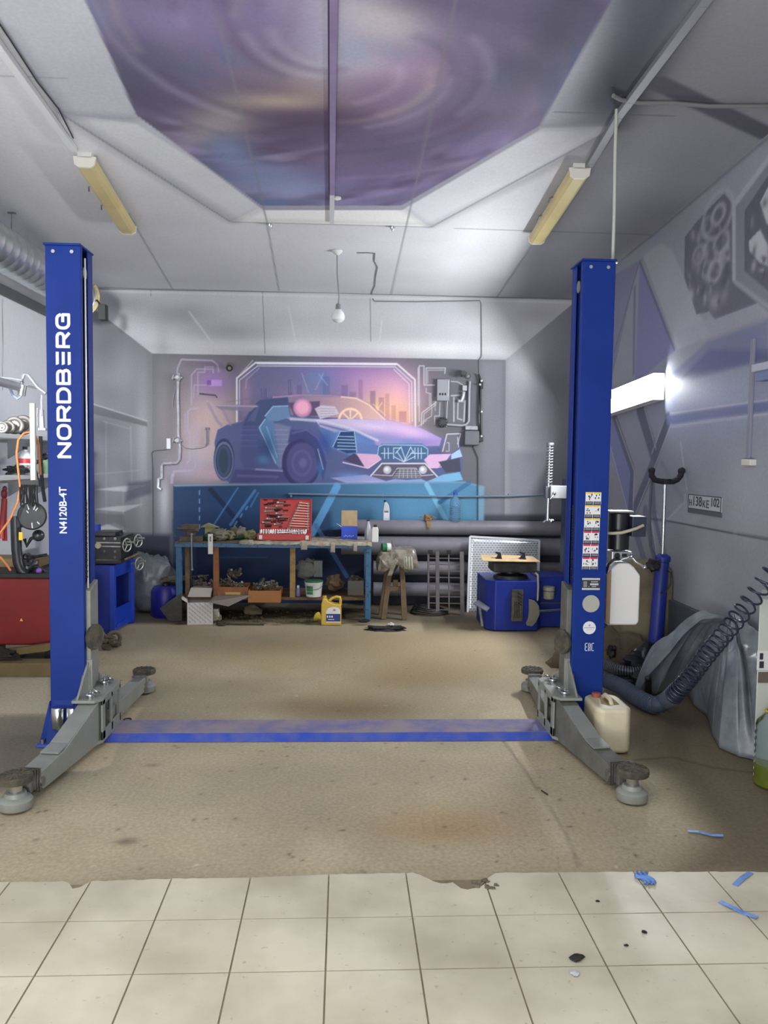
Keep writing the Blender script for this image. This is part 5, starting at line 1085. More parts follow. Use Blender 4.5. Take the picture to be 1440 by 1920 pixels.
for x in (cx0 + .02, cx1 - .05): MB().box((x, cy - .008, cz + .01), (x + .035, cy + .002, cz + .055)).build('catch', steel, tc_, bevel=.002)

# other things on the bench
a = at(640, 1004, Y=8.45); b = at(670, 988, Y=8.45); a.z = bz + .003
t = thing('open_box', ((a.x + b.x) / 2, 8.5, bz + .02), 'small blue box with its brown lid open on the bench', 'box')
mb = MB(); mb.box((a.x, 8.42, a.z), (b.x, 8.54, b.z)); mb.m = 1
for k in range(6): mb.cbox((a.x + .03 + .018 * k, 8.4192, a.z + .035 + .006 * (k % 2)), (.010, .001, .012))
mb.build('box', [mat('blue_carton', (30, 70, 196), .5), mat('carton_print', (150, 180, 236), .5)], t, bevel=.002)
c = at(640, 957, Y=8.56); MB().hexa([(a.x, 8.54, b.z), (b.x, 8.54, b.z), (b.x, 8.545, b.z), (a.x, 8.545, b.z), (a.x, 8.565, c.z), (b.x, 8.565, c.z), (b.x, 8.57, c.z), (a.x, 8.57, c.z)]).build('lid', cardb, t)
MB().prism([(a.x, 8.42, b.z), (a.x, 8.5, b.z), (a.x - .05, 8.5, b.z + .03), (a.x - .05, 8.42, b.z + .035)], (0, 0, .002)).build('flap', mat('white_flap', (206, 206, 210), .6), t)
t, b, s = jug('silver_bottle', 690, 967, 1006, 8.35, 0, 0, 'silver grey tapered bottle with black cap at right end of bench', 'bottle', base=Vector((at(690, 1006, Y=8.35).x, 8.35, bz + .004))); b.z = bz + .004
MB().lathe(b, [(.034, 0), (.036, .004), (.036, .10), (.03, .14), (.016, .185), (.014, .20)], 24).build('body', mat('silver_plastic', (160, 162, 168), .35, metal=.3), t); MB().cyl(b + Vector((0, 0, .2)), b + Vector((0, 0, .212)), .016).build('cap', black, t)
t, b, s = jug('oil_bottle', 703, 981, 1014, 8.17, 0, 0, 'white oil bottle with black cap at the corner of the bench by the stool', 'bottle'); b.z = bz + .004
MB().prism([b + Vector(q) for q in ((-.034, -.02, 0), (.034, -.02, 0), (.034, -.02, .13), (.026, -.02, .155), (-.026, -.02, .155), (-.034, -.02, .13))], (0, .045, 0)).build('body', mat('white_bottle', (216, 216, 214), .4), t, bevel=.008); MB().cyl(b + Vector((.002, 0, .155)), b + Vector((.002, 0, .178)), .017).build('cap', black, t)
# clutter at the left end
mb = MB(); c = at(362, 1010, Y=8.2); mb.box((c.x - .12, 8.12, bz), (c.x + .1, 8.26, bz + .05)); mb.box((c.x - .06, 8.15, bz + .05), (c.x + .02, 8.23, bz + .14)); mb.box((c.x - .10, 8.13, bz + .10), (c.x + .06, 8.2, bz + .17)); mb.cyl((c.x - .14, 8.1, bz + .13), (c.x + .03, 8.1, bz + .13), .012)
t = thing('bench_vice', (c.x, 8.2, bz), 'rusty bench vice with a hanging screw bar at left end of the bench', 'vice'); mb.build('body', mat('rusty_iron', (74, 62, 54), .8, c2=(110, 92, 76), ns=20, bump=.4), t, bevel=.006)
mb = MB(); mb.cyl(at(359, 1002, Y=8.05), at(360, 1068, Y=8.05), .008); mb.sphere(at(359, 1002, Y=8.05), .014); mb.sphere(at(360, 1068, Y=8.05), .014); mb.build('tommy_bar', mat('dull_bar', (130, 130, 140), .4, metal=.6), t)
mb = MB()
pts = [(395, 985, 8.25), (425, 1000, 8.3), (445, 1005, 8.4), (455, 990, 8.4), (470, 1004, 8.3), (412, 1003, 8.2), (433, 995, 8.45)]
for k, (x, y, Y) in enumerate(pts):
    c = at(x, y, Y=Y); c.z = bz + .03 + .02 * (k % 3)
    mbk = MB(); mbk.blob(c, (.07 + .02 * (k % 2), .05, .03 + .012 * (k % 3)), k, .8, 16, 10, 2.5)
    m_ = [mat('green_net', (52, 84, 58), .8, c2=(28, 40, 36), ns=30), mat('olive_rag', (120, 118, 78), .9, c2=(66, 64, 48), ns=20), mat('grey_rag', (120, 116, 104), .9, c2=(74, 70, 64), ns=20)][k % 3]
    lb = ['dark green', 'olive', 'grey'][k % 3]
    one(mbk, 'rag', m_, ['dark green crumpled net farthest left on the bench', 'olive crumpled rag beside the hanging white card', 'grey crumpled rag left of red tool case', 'dark green tangled net heaped highest near the red tool case', 'olive crumpled rag touching the red tool case', 'grey crumpled rag behind the hanging white card', 'dark green folded net at back of the bench'][k], 'rag')
a = at(380, 985, Y=8.3); mb = MB(); mb.box((a.x + .02, a.y + .02, bz), (a.x + .12, a.y + .08, a.z - .02)); mb.prism([a + Vector(q) for q in ((-.02, 0, -.02), (.06, -.02, .02), (.16, 0, -.02), (.15, .1, -.03), (.05, .1, .01), (-.02, .1, -.03))], (0, 0, .008)); one(mb, 'cardboard_piece', mat('olive_card', (150, 148, 108), .8), 'bent piece of olive card propped on rags at left of bench', 'card')
a = at(390, 1001, Y=8.06); b = at(399, 1039, Y=8.06); mb = MB(); mb.prism([(a.x, 8.065, b.z), (b.x, 8.065, b.z), (b.x, 8.06, a.z), (a.x, 8.06, a.z)], (0, .003, 0)); mb.m = 1; mb.cbox(((a.x + b.x) / 2, 8.058, (a.z * .75 + b.z * .25)), (.016, .001, .05))
one(mb, 'hanging_card', [mat('white_card', (212, 210, 204), .6), mat('grey_print', (120, 120, 120), .6)], 'narrow white instruction card hanging over the front edge of bench', 'card')
# lower shelf things
def drawer(x0, x1, y0, y1, Y, d, m, label, name='drawer_box', handle=None, cat='drawer'):
    a = at(x0, y1, Y=Y); b = at(x1, y0, Y=Y); t = thing(name, ((a.x + b.x) / 2, Y + d / 2, a.z), label, cat); th = .012
    mb = MB(); mb.box((a.x, Y, a.z), (b.x, Y + th, b.z)); mb.box((a.x, Y + d - th, a.z), (b.x, Y + d, b.z)); mb.box((a.x, Y + th, a.z), (a.x + th, Y + d - th, b.z)); mb.box((b.x - th, Y + th, a.z), (b.x, Y + d - th, b.z)); mb.box((a.x + th, Y + th, a.z), (b.x - th, Y + d - th, a.z + .01))
    mb.build('box', m, t, bevel=.002)
    if handle: c = (a + b) / 2; MB().cbox((c.x, Y - .008, c.z), handle).build('handle', mat('yellow_wood_handle', (176, 146, 84), .6), t, bevel=.003)
    return t, a, b
drawer(408, 465, 1101, 1124, 8.08, .3, woodr, 'reddish wooden drawer with pale wooden handle full of parts under the bench', handle=(.15, .012, .026))
drawer(465, 526, 1108, 1130, 8.03, .3, mat('orange_plywood', (150, 98, 50), .65), 'orange plywood box jutting out from lower shelf under the bench', 'wooden_box', cat='box')
def scrapk(name, x, y, Y, sz, m, label, cat, seed): 
    c = at(x, y, Y=Y); mb = MB(); Q = random.Random(seed); mb.blob(c + Vector((0, .02, -sz[2] * .4)), (sz[0] * .8, sz[1] * .8, sz[2] * .6), seed, .6, 12, 8, 2.2)
    for k in range(26):
        p = c + Vector((Q.uniform(-1, 1) * sz[0], Q.uniform(-1, .6) * sz[1], Q.uniform(-.9, .9) * sz[2])); d = Vector((Q.uniform(-1, 1), Q.uniform(-1, 1), Q.uniform(-1, 1))).normalized(); mb.m = Q.choice((0, 0, 1, 2, 3)); t = Q.random()
        if t < .4: mb.cyl(p - d * Q.uniform(.01, .035), p + d * Q.uniform(.01, .035), Q.uniform(.005, .014), n=8)
        elif t < .6: mb.torus(p, Q.uniform(.01, .022), .004, d, 12, 5)
        elif t < .85: mb.cbox(p, (Q.uniform(.01, .05), Q.uniform(.01, .03), Q.uniform(.006, .02)), Matrix.Rotation(Q.uniform(0, 3), 3, d))
        else: mb.blob(p, (.018, .015, .014), k, .6, 7, 5)
    one(mb, name, [m, mat('worn_light_steel', (150, 146, 138), .4, metal=.6), mat('rust_brown', (96, 66, 44), .8), mat('dull_olive', (96, 98, 70), .7)], label, cat, kind='stuff')
sc1 = mat('dark_scrap', (66, 62, 58), .8, c2=(120, 114, 104), ns=24, mix=.8); 
for k, (x, y, Y, sx_, sz_, lb) in enumerate(((425, 1092, 8.22, .07, .04, 'left in the reddish drawer'), (445, 1098, 8.2, .06, .03, 'right in the reddish drawer'), (440, 1075, 8.4, .06, .05, 'behind the reddish drawer'), (486, 1100, 8.15, .05, .035, 'left in the orange plywood box'), (508, 1096, 8.15, .06, .045, 'right in the orange plywood box'), (372, 1090, 8.3, .08, .07, 'behind the folded white carton under the bench'), (395, 1098, 8.3, .05, .05, 'beside the reddish post under the bench'))):
    scrapk('scrap_part', x, y, Y, (sx_, .05, sz_), sc1, 'dark heap of greasy car parts ' + lb, 'scrap part', k + 11)
a = at(482, 1100, Y=8.1); mb = MB().cyl(at(480, 1104, Y=8.1), at(494, 1086, Y=8.25), .022); one(mb, 'metal_canister', steel, 'small grey metal canister leaning in the orange plywood box', 'canister')
a = at(352, 1119, Y=8.09); b = at(395, 1104, Y=8.09); mb = MB().hexa([(a.x, 8.08, a.z), (b.x, 8.08, a.z), (b.x, 8.25, a.z), (a.x, 8.25, a.z), (a.x + .02, 8.14, b.z), (b.x + .01, 8.14, b.z), (b.x, 8.25, b.z), (a.x + .03, 8.25, b.z)]); one(mb, 'folded_carton', mat('grey_white_card', (176, 170, 162), .7), 'grey white folded carton on the lower shelf at the left', 'carton', bevel=.002)
# white pail with green lid, bottle, grey parts
t, b, s = jug('paint_pail', 588, 1087, 1118, 8.18, 0, 0, 'white pail with green lid and green label on lower shelf of bench', 'pail')
MB().lathe(b, [(.072, 0), (.076, .004), (.088, .135), (.092, .14), (.092, .15)], 30).build('body', mat('white_pail', (206, 208, 204), .45), t); MB().lathe(b, [(.094, .148), (.095, .16), (.086, .164), (.0, .16)], 30, caps=False).build('lid', mat('green_lid', (58, 96, 66), .5), t)
mb = MB()
for k in range(8):
    t0 = -2.5 + k * .11; 
    for z0, z1 in ((.03, .055), (.06, .115)): mb.add([b + Vector((.0862 * math.cos(q) * (1 if z > .08 else .97), .0862 * math.sin(q) * (1 if z > .08 else .97), z)) for q, z in ((t0, z0), (t0 + .1, z0), (t0 + .1, z1), (t0, z1))], [(0, 1, 2, 3)])
mb.build('label', mat('green_label', (44, 116, 70), .5), t, solid=.002)
MB().tube([b + Vector((.094 * math.cos(a_), -.094 * abs(math.sin(a_)) * .6 - .03, .13 - .05 * math.sin(a_))) for a_ in [math.pi * k / 12 for k in range(13)]], .0025, 6).build('wire_handle', steel, t)
t, b, s = jug('small_bottle', 559, 1096, 1118, 8.17, 0, 0, 'small lilac bottle with pale cap beside the yellowish post under bench', 'bottle')
MB().lathe(b, [(.022, 0), (.025, .004), (.025, .07), (.016, .085)], 18).build('body', mat('lilac_bottle', (110, 110, 150), .4), t); MB().cyl(b + Vector((0, 0, .085)), b + Vector((0, 0, .11)), .013).build('cap', white, t)
mb = MB(); c = at(583, 1066, Y=8.42); mb.blob(c + Vector((-.03, 0, 0)), (.13, .07, .10), 4, .4); mb.box((c.x + .03, 8.36, c.z - .08), (c.x + .12, 8.46, c.z + .09)); one(mb, 'engine_cover', mat('grey_casting', (112, 114, 110), .6, c2=(70, 72, 70), ns=8), 'grey rounded plastic engine part behind the pail under bench', 'engine part', bevel=.012)
mb = MB(); mb.blob(at(628, 1092, Y=8.35), (.085, .08, .075), 9, .5); one(mb, 'sack', mat('brown_sack', (104, 84, 62), .9, c2=(74, 58, 42), ns=6), 'brown crumpled sack on lower shelf between pail and grey carton', 'sack')
drawer(652, 682, 1089, 1116, 8.3, .2, mat('grey_card', (108, 104, 96), .85), 'dark grey open carton on lower shelf at the right', 'open_carton', cat='carton')
mb = MB().blob(at(664, 1085, Y=8.38), (.06, .05, .03), 5, .8); one(mb, 'scrap_part', sc1, 'dark heap of small parts in the dark grey open carton', 'scrap part')

# golden oil jug on the floor
bj = at(621, 1171, z=0); t = thing('oil_jug', bj, 'golden oil jug with blue and white label on the floor under the bench', 'oil jug')
gold = mat('gold_plastic', (204, 172, 66), .35, c2=(186, 150, 50), ns=5)
hw = .098
mb = MB()
mb.prism([bj + Vector((x, -.05, z)) for x, z in ((-hw, .006), (-hw + .01, 0), (hw - .01, 0), (hw, .006), (hw, .17), (hw - .008, .205), (.03, .21), (-.03, .235), (-.05, .262), (-.085, .262), (-hw, .20))], (0, .11, 0)); jb = mb.build('body', gold, t, bevel=.016, seg=4)
MB().tube([bj + Vector(q) for q in ((-.02, 0, .235), (.01, 0, .262), (.05, 0, .275), (.082, 0, .27), (.088, 0, .24), (.086, 0, .19))], .014, 10).build('grip', gold, jb)
MB().lathe(bj + Vector((-.066, 0, .262)), [(.020, 0), (.020, .018), (.017, .022)], 18).build('cap', mat('gold_cap', (186, 150, 60), .4), t)
mb = MB(); Yf = bj.y - .0515
mb.prism([(bj.x + x, Yf, z) for x, z in ((-.05, .03), (.088, .03), (.088, .15), (.07, .175), (.02, .185), (-.03, .17), (-.05, .14))], (0, .001, 0)); mb.m = 1; mb.prism([(bj.x + x, Yf - .001, z) for x, z in ((-.05, .04), (.088, .04), (.088, .115), (-.05, .115))], (0, .001, 0)); mb.m = 0
for k, w_ in enumerate((.012, .012, .016)): mb.cbox((bj.x - .036 + k * .022, Yf - .0016, .088), (w_, .001, .02))
mb.cbox((bj.x + .0, Yf - .0016, .06), (.06, .001, .006)); mb.m = 2; mb.cbox((bj.x + .03, Yf - .0016, .152), (.022, .001, .018))
mb.build('label', [mat('white_label', (222, 222, 220), .5), mat('navy_label', (34, 54, 120), .5), mat('amber_emblem', (204, 130, 60), .5)], t)
bj2 = at(594, 1166, z=0); t = thing('yellow_scoop', bj2, 'small yellow plastic funnel lying left of the golden oil jug', 'funnel'); MB().lathe(bj2 + Vector((0, .02, .05)), [(.05, 0), (.045, .01), (.014, .05), (.009, .10)], 20, axis=(.4, -.3, -.15)).build('cone', mat('yellow_plastic', (188, 168, 40), .5), t)

# cartons on the floor at the left of the bench
wb = at(375, 1172, z=0); t = thing('printed_carton', (wb.x, wb.y + .1, 0), 'white open carton with slanting grey print on the floor left of the bench', 'carton')
x0, x1 = at(357, 1172, z=0).x, at(384, 1168, z=0).x; ys = wb.y; hgt = .215
pm = mat('white_printed_card', (206, 202, 198), .7)
xm = at(349, 1165, z=0).x; th = .006
X0, X1 = x0 - .03, x1 + .085
mb = MB(); mb.hexa([(X0, ys, 0), (X1, ys + .03, 0), (X1, ys + .036, 0), (X0, ys + .006, 0), (X0, ys, hgt), (X1, ys + .03, hgt), (X1, ys + .036, hgt), (X0, ys + .006, hgt)]); mb.hexa([(X0, ys, 0), (X0 + .005, ys, 0), (X0 - .055, ys + .3, 0), (X0 - .06, ys + .3, 0), (X0, ys, hgt), (X0 + .005, ys, hgt), (X0 - .055, ys + .3, hgt), (X0 - .06, ys + .3, hgt)])
mb.hexa([(X1, ys + .03, 0), (X1 + .005, ys + .03, 0), (X1 - .05, ys + .33, 0), (X1 - .055, ys + .33, 0), (X1, ys + .03, hgt), (X1 + .005, ys + .03, hgt), (X1 - .05, ys + .33, hgt), (X1 - .055, ys + .33, hgt)]); mb.hexa([(X0 - .06, ys + .3, 0), (X1 - .05, ys + .33, 0), (X1 - .05, ys + .336, 0), (X0 - .06, ys + .306, 0), (X0 - .06, ys + .3, hgt + .03), (X1 - .05, ys + .33, hgt + .03), (X1 - .05, ys + .336, hgt + .03), (X0 - .06, ys + .306, hgt + .03)])
mb.prism([(X0, ys, .003), (X1, ys + .03, .003), (X1 - .05, ys + .33, .003), (X0 - .06, ys + .3, .003)], (0, 0, .004))
mb.build('carton', pm, t)
mb = MB()
for i_ in range(9):
    for j_ in range(9):
        if (i_ + j_) % 2: continue
        u = .012 + i_ * (X1 - X0 - .02) / 9; v = .02 + j_ * .021; q = lambda a, b: (X0 + a, ys - .0012 + .03 * a / (X1 - X0), b)
        if u < X1 - X0 - .03: mb.prism([q(u, v + .022), q(u + .003, v + .025), q(u + .022, v + .004), q(u + .019, v)], (0, .001, 0))
mb.build('slanting_print', mat('mauve_grey_print', (142, 130, 136), .7), t)
MB().prism([(X0, ys, hgt), (X0 - .06, ys + .3, hgt), (X0 - .11, ys + .28, hgt + .03), (X0 - .05, ys - .01, hgt + .035)], (0, 0, .003)).build('flap', pm, t)
MB().prism([(X1 - .03, ys - .02, hgt + .01), (X1 + .16, ys - .02, hgt - .03), (X1 + .36, ys + .15, hgt + .05), (X1 + .02, ys + .3, hgt + .045)], (0, 0, .004)).build('grey_flap', mat('grey_brown_card', (120, 112, 104), .8), t)
mb = MB(); a = at(386, 1159, Y=8.0); b = at(410, 1142, Y=8.0); mb.box((a.x, 7.99, a.z + .01), (b.x, 8.06, b.z)); mb.m = 1
for k in range(11): mb.cbox((a.x + .012 + k * .0105, 7.989, (a.z + b.z) / 2), (.004, .001, .07))
one(mb, 'small_printed_box', [mat('white_card', ()), mat('barcode_grey', (120, 120, 130), .6)], 'small white box with fine vertical print leaning beside printed carton', 'carton', bevel=.002)
for k, (x, y, s1, lb) in enumerate(((398, 1168, .07, 'broken concrete lump below the small white printed box'), (474, 1155, .085, 'round grey stone under the orange plywood box'), (628, 1120, .0, ''))):
    if s1: c = at(x, y, z=0); mb = MB().blob((c.x, c.y + .03, s1 * .65), (s1 * 1.1, s1, s1 * .68), 20 + k, .35); one(mb, 'stone', conc, lb, 'stone')
mb = MB().tube([at(418, 1170, z=.012), at(430, 1170, z=.012), at(495, 1171, z=.012)], .008); mb.blob(at(415, 1169, z=.02), (.05, .035, .02), 3, .5); one(mb, 'iron_rod', mat('dark_iron', (58, 52, 44), .7), 'dark iron rod with a knob lying on floor before the bench', 'rod')
mb = MB()
for k in range(90):
    c = at(rng.uniform(415, 600), rng.uniform(1145, 1168), z=0); mb.blob((c.x, c.y, .004), (rng.uniform(.006, .02), rng.uniform(.006, .02), .008), k, .4, 6, 4)
one(mb, 'debris', mat('rusty_debris', (104, 82, 50), .95, c2=(60, 50, 38), ns=30), 'scattered rusty crumbs and dirt on the floor under bench', 'debris', kind='stuff')

# ================================================================== STOOL WITH PLASTIC-COVERED TOP
st = thing('wooden_stool', (.53, 8.3, 0), 'tall brown wooden stool standing right of the workbench', 'stool')
sw = mat('stool_wood', (108, 88, 66), .75, c2=(78, 62, 46), ns=10, bump=.3)
for k, (xb_, yb2, xt, yt) in enumerate(((.425, 8.20, .505, 8.24), (.635, 8.17, .60, 8.24), (.41, 8.45, .49, 8.42), (.66, 8.45, .61, 8.42))): MB().beam((xb_, yb2, 0), (xt, yt, .665), .05, .045, up=(0, 1, 0)).build('leg', sw, st, bevel=.003)
MB().box((.44, 8.2, .29), (.65, 8.235, .335)).build('stretcher', sw, st, bevel=.003); MB().box((.52, 8.22, .33), (.57, 8.25, .40)).build('block', sw, st)
MB().box((.40, 8.13, .665), (.70, 8.47, .70)).build('seat', sw, st, bevel=.004)
mb = MB()
def drape(u, v):
    x = .36 + .40 * u; y = 8.08 + .42 * v; e = min(u, 1 - u, v, 1 - v); n = mnoise.noise(Vector((x * 14, y * 14, 2)))
    z = .712 + .018 * abs(n) - (max(0, .10 - e) * 1.7 * (1 + .8 * mnoise.noise(Vector((x * 10, y * 10, 7)))) if e < .10 else 0)
    return (x + (.02 * n), y + .02 * n, z)
mb.sheet(drape, 44, 36); one(mb, 'plastic_bag', mat('dirty_film', (150, 142, 128), .3, c2=(92, 84, 72), ns=10, mix=.9, bump=.5, bs=30), 'crumpled dirty plastic film covering the stool top', 'plastic film', solid=.002)
mb = MB(); mb.sheet(lambda u, v: (.375 + .17 * u + .015 * math.sin(9 * v), 8.075 - .006 * math.sin(12 * u), .70 - (.10 + .07 * math.sin(u * 3)) * v), 14, 10); mb.sheet(lambda u, v: (.50 + .045 * u - .05 * v, 8.07, .60 - .14 * v), 6, 8); one(mb, 'film_skirt', mat('dirty_film', ()), 'greyish film hanging down in front of the stool top', 'plastic film', solid=.002)
a = at(757, 1046, Y=8.04); b = at(773, 1070, Y=8.04); mb = MB(); mb.sheet(lambda u, v: (a.x + (b.x - a.x) * u + .01 * v, 8.05 - .02 * math.sin(3 * v) + .008 * math.sin(20 * u), a.z + .012 + (b.z - a.z) * v), 12, 12); one(mb, 'newspaper', mat('crumpled_news', (176, 176, 160), .8, c2=(104, 104, 96), ns=30), 'crumpled sheet of newspaper hanging off the right of stool', 'paper', solid=.002)
a = at(713, 1040, Y=8.15); t = thing('tin_can', (a.x + .04, 8.16, .72), 'green and white tin lying on the plastic-covered stool', 'tin')
mb = MB(); A = at(716, 1028, Y=8.12); Bq = A + Vector((.07, .02, -.005)); mb.cyl(A + Vector((0, 0, .01)), A + Vector((.045, .01, .01)), .042, n=24); mb.m = 1; mb.cyl(A + Vector((.045, .01, .01)), A + Vector((.085, .02, .01)), .0415, n=24); mb.build('body', [mat('green_tin', (30, 110, 70), .4), mat('white_tin', (216, 214, 206), .4)], t)
mb = MB().beam(at(735, 1014, Y=8.25), at(746, 1044, Y=8.06), .016, .006); one(mb, 'scraper', steel, 'thin grey scraper lying across the plastic-covered stool', 'scraper')
# rags on the floor
mb = MB(); c = at(722, 1181, z=0)
mb.blob((c.x, c.y, .012), (.17, .06, .022), 3, .9, 22, 12); mb.blob((c.x + .09, c.y - .01, .016), (.08, .05, .025), 8, .8)
one(mb, 'black_rag', mat('black_cloth', (34, 32, 34), .9, c2=(60, 50, 46), ns=20), 'black oily rag lying on floor in front of the stool', 'rag')
mb = MB().blob(at(733, 1172, z=.025), (.03, .03, .026), 1, .5); one(mb, 'paper_ball', mat('white_card', ()), 'small crumpled white paper by the black rag', 'paper')
mb = MB().blob(at(682, 1164, z=.012), (.05, .03, .018), 1, .8); one(mb, 'black_rag', mat('black_cloth', ()), 'small black rag beside the right leg of bench', 'rag')
mb = MB()
for k in range(4): mb.torus((at(800, 1140, z=0).x, 8.55 + .01 * k, .012 + .014 * k), .20 - .012 * k, .008, (0.04 * k, .05, 1), 36, 6)
one(mb, 'coiled_cable', black, 'coil of black cable on the floor behind the slatted rack', 'cable')

# ================================================================== SLATTED RACK, PERFORATED SHEET
a = at(800, 1033, Y=8.62); b = at(872, 1150, Y=8.5)
rk = thing('slatted_rack', ((a.x + b.x) / 2, 8.5, 0), 'dark grey steel rack with cross rungs leaning on the heating pipes', 'rack')
rm_ = mat('dark_grey_steel', (92, 88, 88), .55, c2=(66, 62, 60), ns=10)
def RK(x, z): return Vector((x, 8.42 + .20 * z, z))
xs = [at(x, 1150, Y=8.45).x for x in (803, 820, 866)]
for x, w_ in zip(xs, (.02, .038, .042)): MB().beam(RK(x, 0), RK(x, .655 if w_ > .03 else .64), w_, .02, up=(0, 1, 0)).build('upright', rm_, rk)
for k in range(9):
    z = .06 + k * .066; MB().beam(RK(xs[0], z), RK(xs[2], z - .004), .014, .010).build('rung', rm_, rk)
MB().beam(RK(xs[1] + .12, 0.02), RK(xs[1] + .12, .64), .014, .012, up=(0, 1, 0)).build('thin_upright', rm_, rk)
for x in (xs[0] + .02, xs[1] + .12): MB().cbox(RK(x, .655) + Vector((0, -.01, 0)), (.045, .04, .035)).build('hook', blackm, rk, bevel=.004)
# perforated white sheet: holes are modelled on a node mask over a dented sheet
pmt = bpy.data.materials.new('perforated_white_metal'); pmt.use_nodes = True; nt = pmt.node_tree; N = nt.nodes; L = nt.links; b_ = N['Principled BSDF']; b_.inputs['Roughness'].default_value = .3; b_.inputs['Metallic'].default_value = .5
tcn = N.new('ShaderNodeTexCoord'); bk = N.new('ShaderNodeTexBrick'); bk.inputs['Scale'].default_value = 1; bk.inputs['Brick Width'].default_value = .034; bk.inputs['Row Height'].default_value = .024; bk.inputs['Mortar Size'].default_value = .006; bk.inputs['Color1'].default_value = rgb(150, 152, 158); bk.inputs['Color2'].default_value = rgb(172, 174, 180); bk.inputs['Mortar'].default_value = rgb(222, 224, 230); bk.offset = .5
sw_ = N.new('ShaderNodeSeparateXYZ'); cb_ = N.new('ShaderNodeCombineXYZ'); L.new(tcn.outputs['Object'], sw_.inputs[0]); L.new(sw_.outputs[0], cb_.inputs[0]); L.new(sw_.outputs[2], cb_.inputs[1]); L.new(cb_.outputs[0], bk.inputs['Vector']); L.new(bk.outputs['Color'], b_.inputs['Base Color'])
bpn = N.new('ShaderNodeBump'); bpn.inputs['Strength'].default_value = .5; bpn.inputs['Distance'].default_value = .006; L.new(bk.outputs['Fac'], bpn.inputs['Height']); bpn.invert = True; L.new(bpn.outputs[0], b_.inputs['Normal'])
c0 = at(875, 1146, z=0); ct = at(880, 1009, Y=8.78); x0, x1 = c0.x, at(1010, 1018, Y=8.75).x; hz = .80
t = thing('perforated_sheet', ((x0 + x1) / 2, 8.62, 0), 'white perforated metal sheet leaning against the heating pipes behind the blue tyre changer', 'sheet')
PS = lambda u, v: Vector((x0 + .03 * v + (x1 - x0 - .03) * u, 8.60 + .13 * v + .004 * math.sin(9 * u), hz * v * (1 - .045 * u)))
mb = MB(); mb.sheet(PS, 20, 16); mb.build('panel', pmt, t, solid=.004)
mb = MB(); mb.beam(PS(0, 0), PS(0, 1), .022, .02, up=(0, 1, 0)); mb.beam(PS(0, 1), PS(1, 1), .02, .022); mb.beam(PS(1, 1), PS(1, 0), .022, .02, up=(0, 1, 0)); mb.build('edge_frame', mat('white_metal', (214, 216, 222), .4), t)

# ================================================================== TYRE CHANGER
ty = thing('tyre_changer', (1.75, 7.9, 0), 'blue tyre changer with cardboard on its turntable beside right lift column', 'tyre changer')
dbl = mat('deep_blue_enamel', (16, 40, 132), .4, c2=(22, 50, 150), ns=3)
x0 = at(914, 1100, Y=7.6).x; xm = at(1010, 1100, Y=7.6).x; x2 = at(1062, 1100, Y=7.6).x + .25
zt = at(960, 1090, Y=7.6).z
MB().prism([(x0, 7.92, .01), (x0, 7.70, .01), (x0 + .08, 7.62, .01), (xm, 7.62, .01), (xm + .05, 7.72, .01), (xm + .05, 8.2, .01), (x0, 8.2, .01)], (0, 0, zt - .01)).build('cabinet', dbl, ty, bevel=.008)
MB().box((xm + .05, 7.80, .01), (x2, 8.2, zt + .02)).build('side_cabinet', dbl, ty, bevel=.008)
MB().box((xm + .05, 7.795, .24), (x2, 7.80, .255)).build('trim_strip', chrome, ty)
za_ = at(960, 1076, Y=7.8).z
MB().lathe((1.64, 7.85, zt), [(.17, 0), (.16, .03), (.09, .05), (.09, .12)], 30).build('turntable_hub', blackm, ty)
MB().box((1.44, 7.68, zt + .07), (1.86, 7.98, zt + .17)).build('turntable', mat('grimy_black', (40, 42, 42), .6, c2=(80, 80, 74), ns=10), ty, bevel=.015)
cbz = at(960, 1053, Y=7.6).z
for k, x in enumerate((935, 980)):
    p = at(x, 1046, Y=7.7); mb = MB().box((p.x - .03, 7.68, p.z - .03), (p.x + .03, 7.74, p.z)); mb.prism([p + Vector(q) for q in ((-.02, 0, 0), (.03, 0, 0), (.02, 0, .05), (-.025, 0, .06), (-.03, 0, .045), (-.005, 0, .03))], (0, .03, 0)); mb.build('jaw', blackm, ty, bevel=.003)
# pedals and breaker
pp = at(905, 1135, Y=7.65); MB().hexa([pp + Vector(q) for q in ((-.09, 0, .01), (.03, -.06, -.05), (.07, 0, -.03), (-.03, .07, .03), (-.09, 0, .02), (.03, -.06, -.04), (.07, 0, -.02), (-.03, .07, .04))]).build('side_step', mat('checker_plate', (96, 98, 108), .5, bump=.6, bs=160), ty)
MB().beam(pp + Vector((-.03, 0, -.02)), pp + Vector((-.0, 0, -.20)), .02, .02).build('pedal_arm', steel, ty)
a = at(960, 1106, Y=7.58); b = at(980, 1165, Y=7.58); mb = MB(); mb.box((a.x, 7.575, b.z), (b.x, 7.605, a.z)); mb.m = 1
for k in range(4): mb.hexa([Vector((a.x + .055, 7.572, a.z - .03 - k * .032)), Vector((b.x - .008, 7.572, a.z - .06 - k * .032)), Vector((b.x - .008, 7.575, a.z - .06 - k * .032)), Vector((a.x + .055, 7.575, a.z - .03 - k * .032)), Vector((a.x + .055, 7.572, a.z - .018 - k * .032)), Vector((b.x - .008, 7.572, a.z - .048 - k * .032)), Vector((b.x - .008, 7.575, a.z - .048 - k * .032)), Vector((a.x + .055, 7.575, a.z - .018 - k * .032))])
for k in range(4): mb.cbox((a.x + .03 + k * .014, 7.573, (a.z + b.z) / 2 - .04), (.004, .006, .16))
mb.build('rubber_pad', [rubber, mat('worn_rib', (22, 22, 22), .7)], ty, bevel=.003)
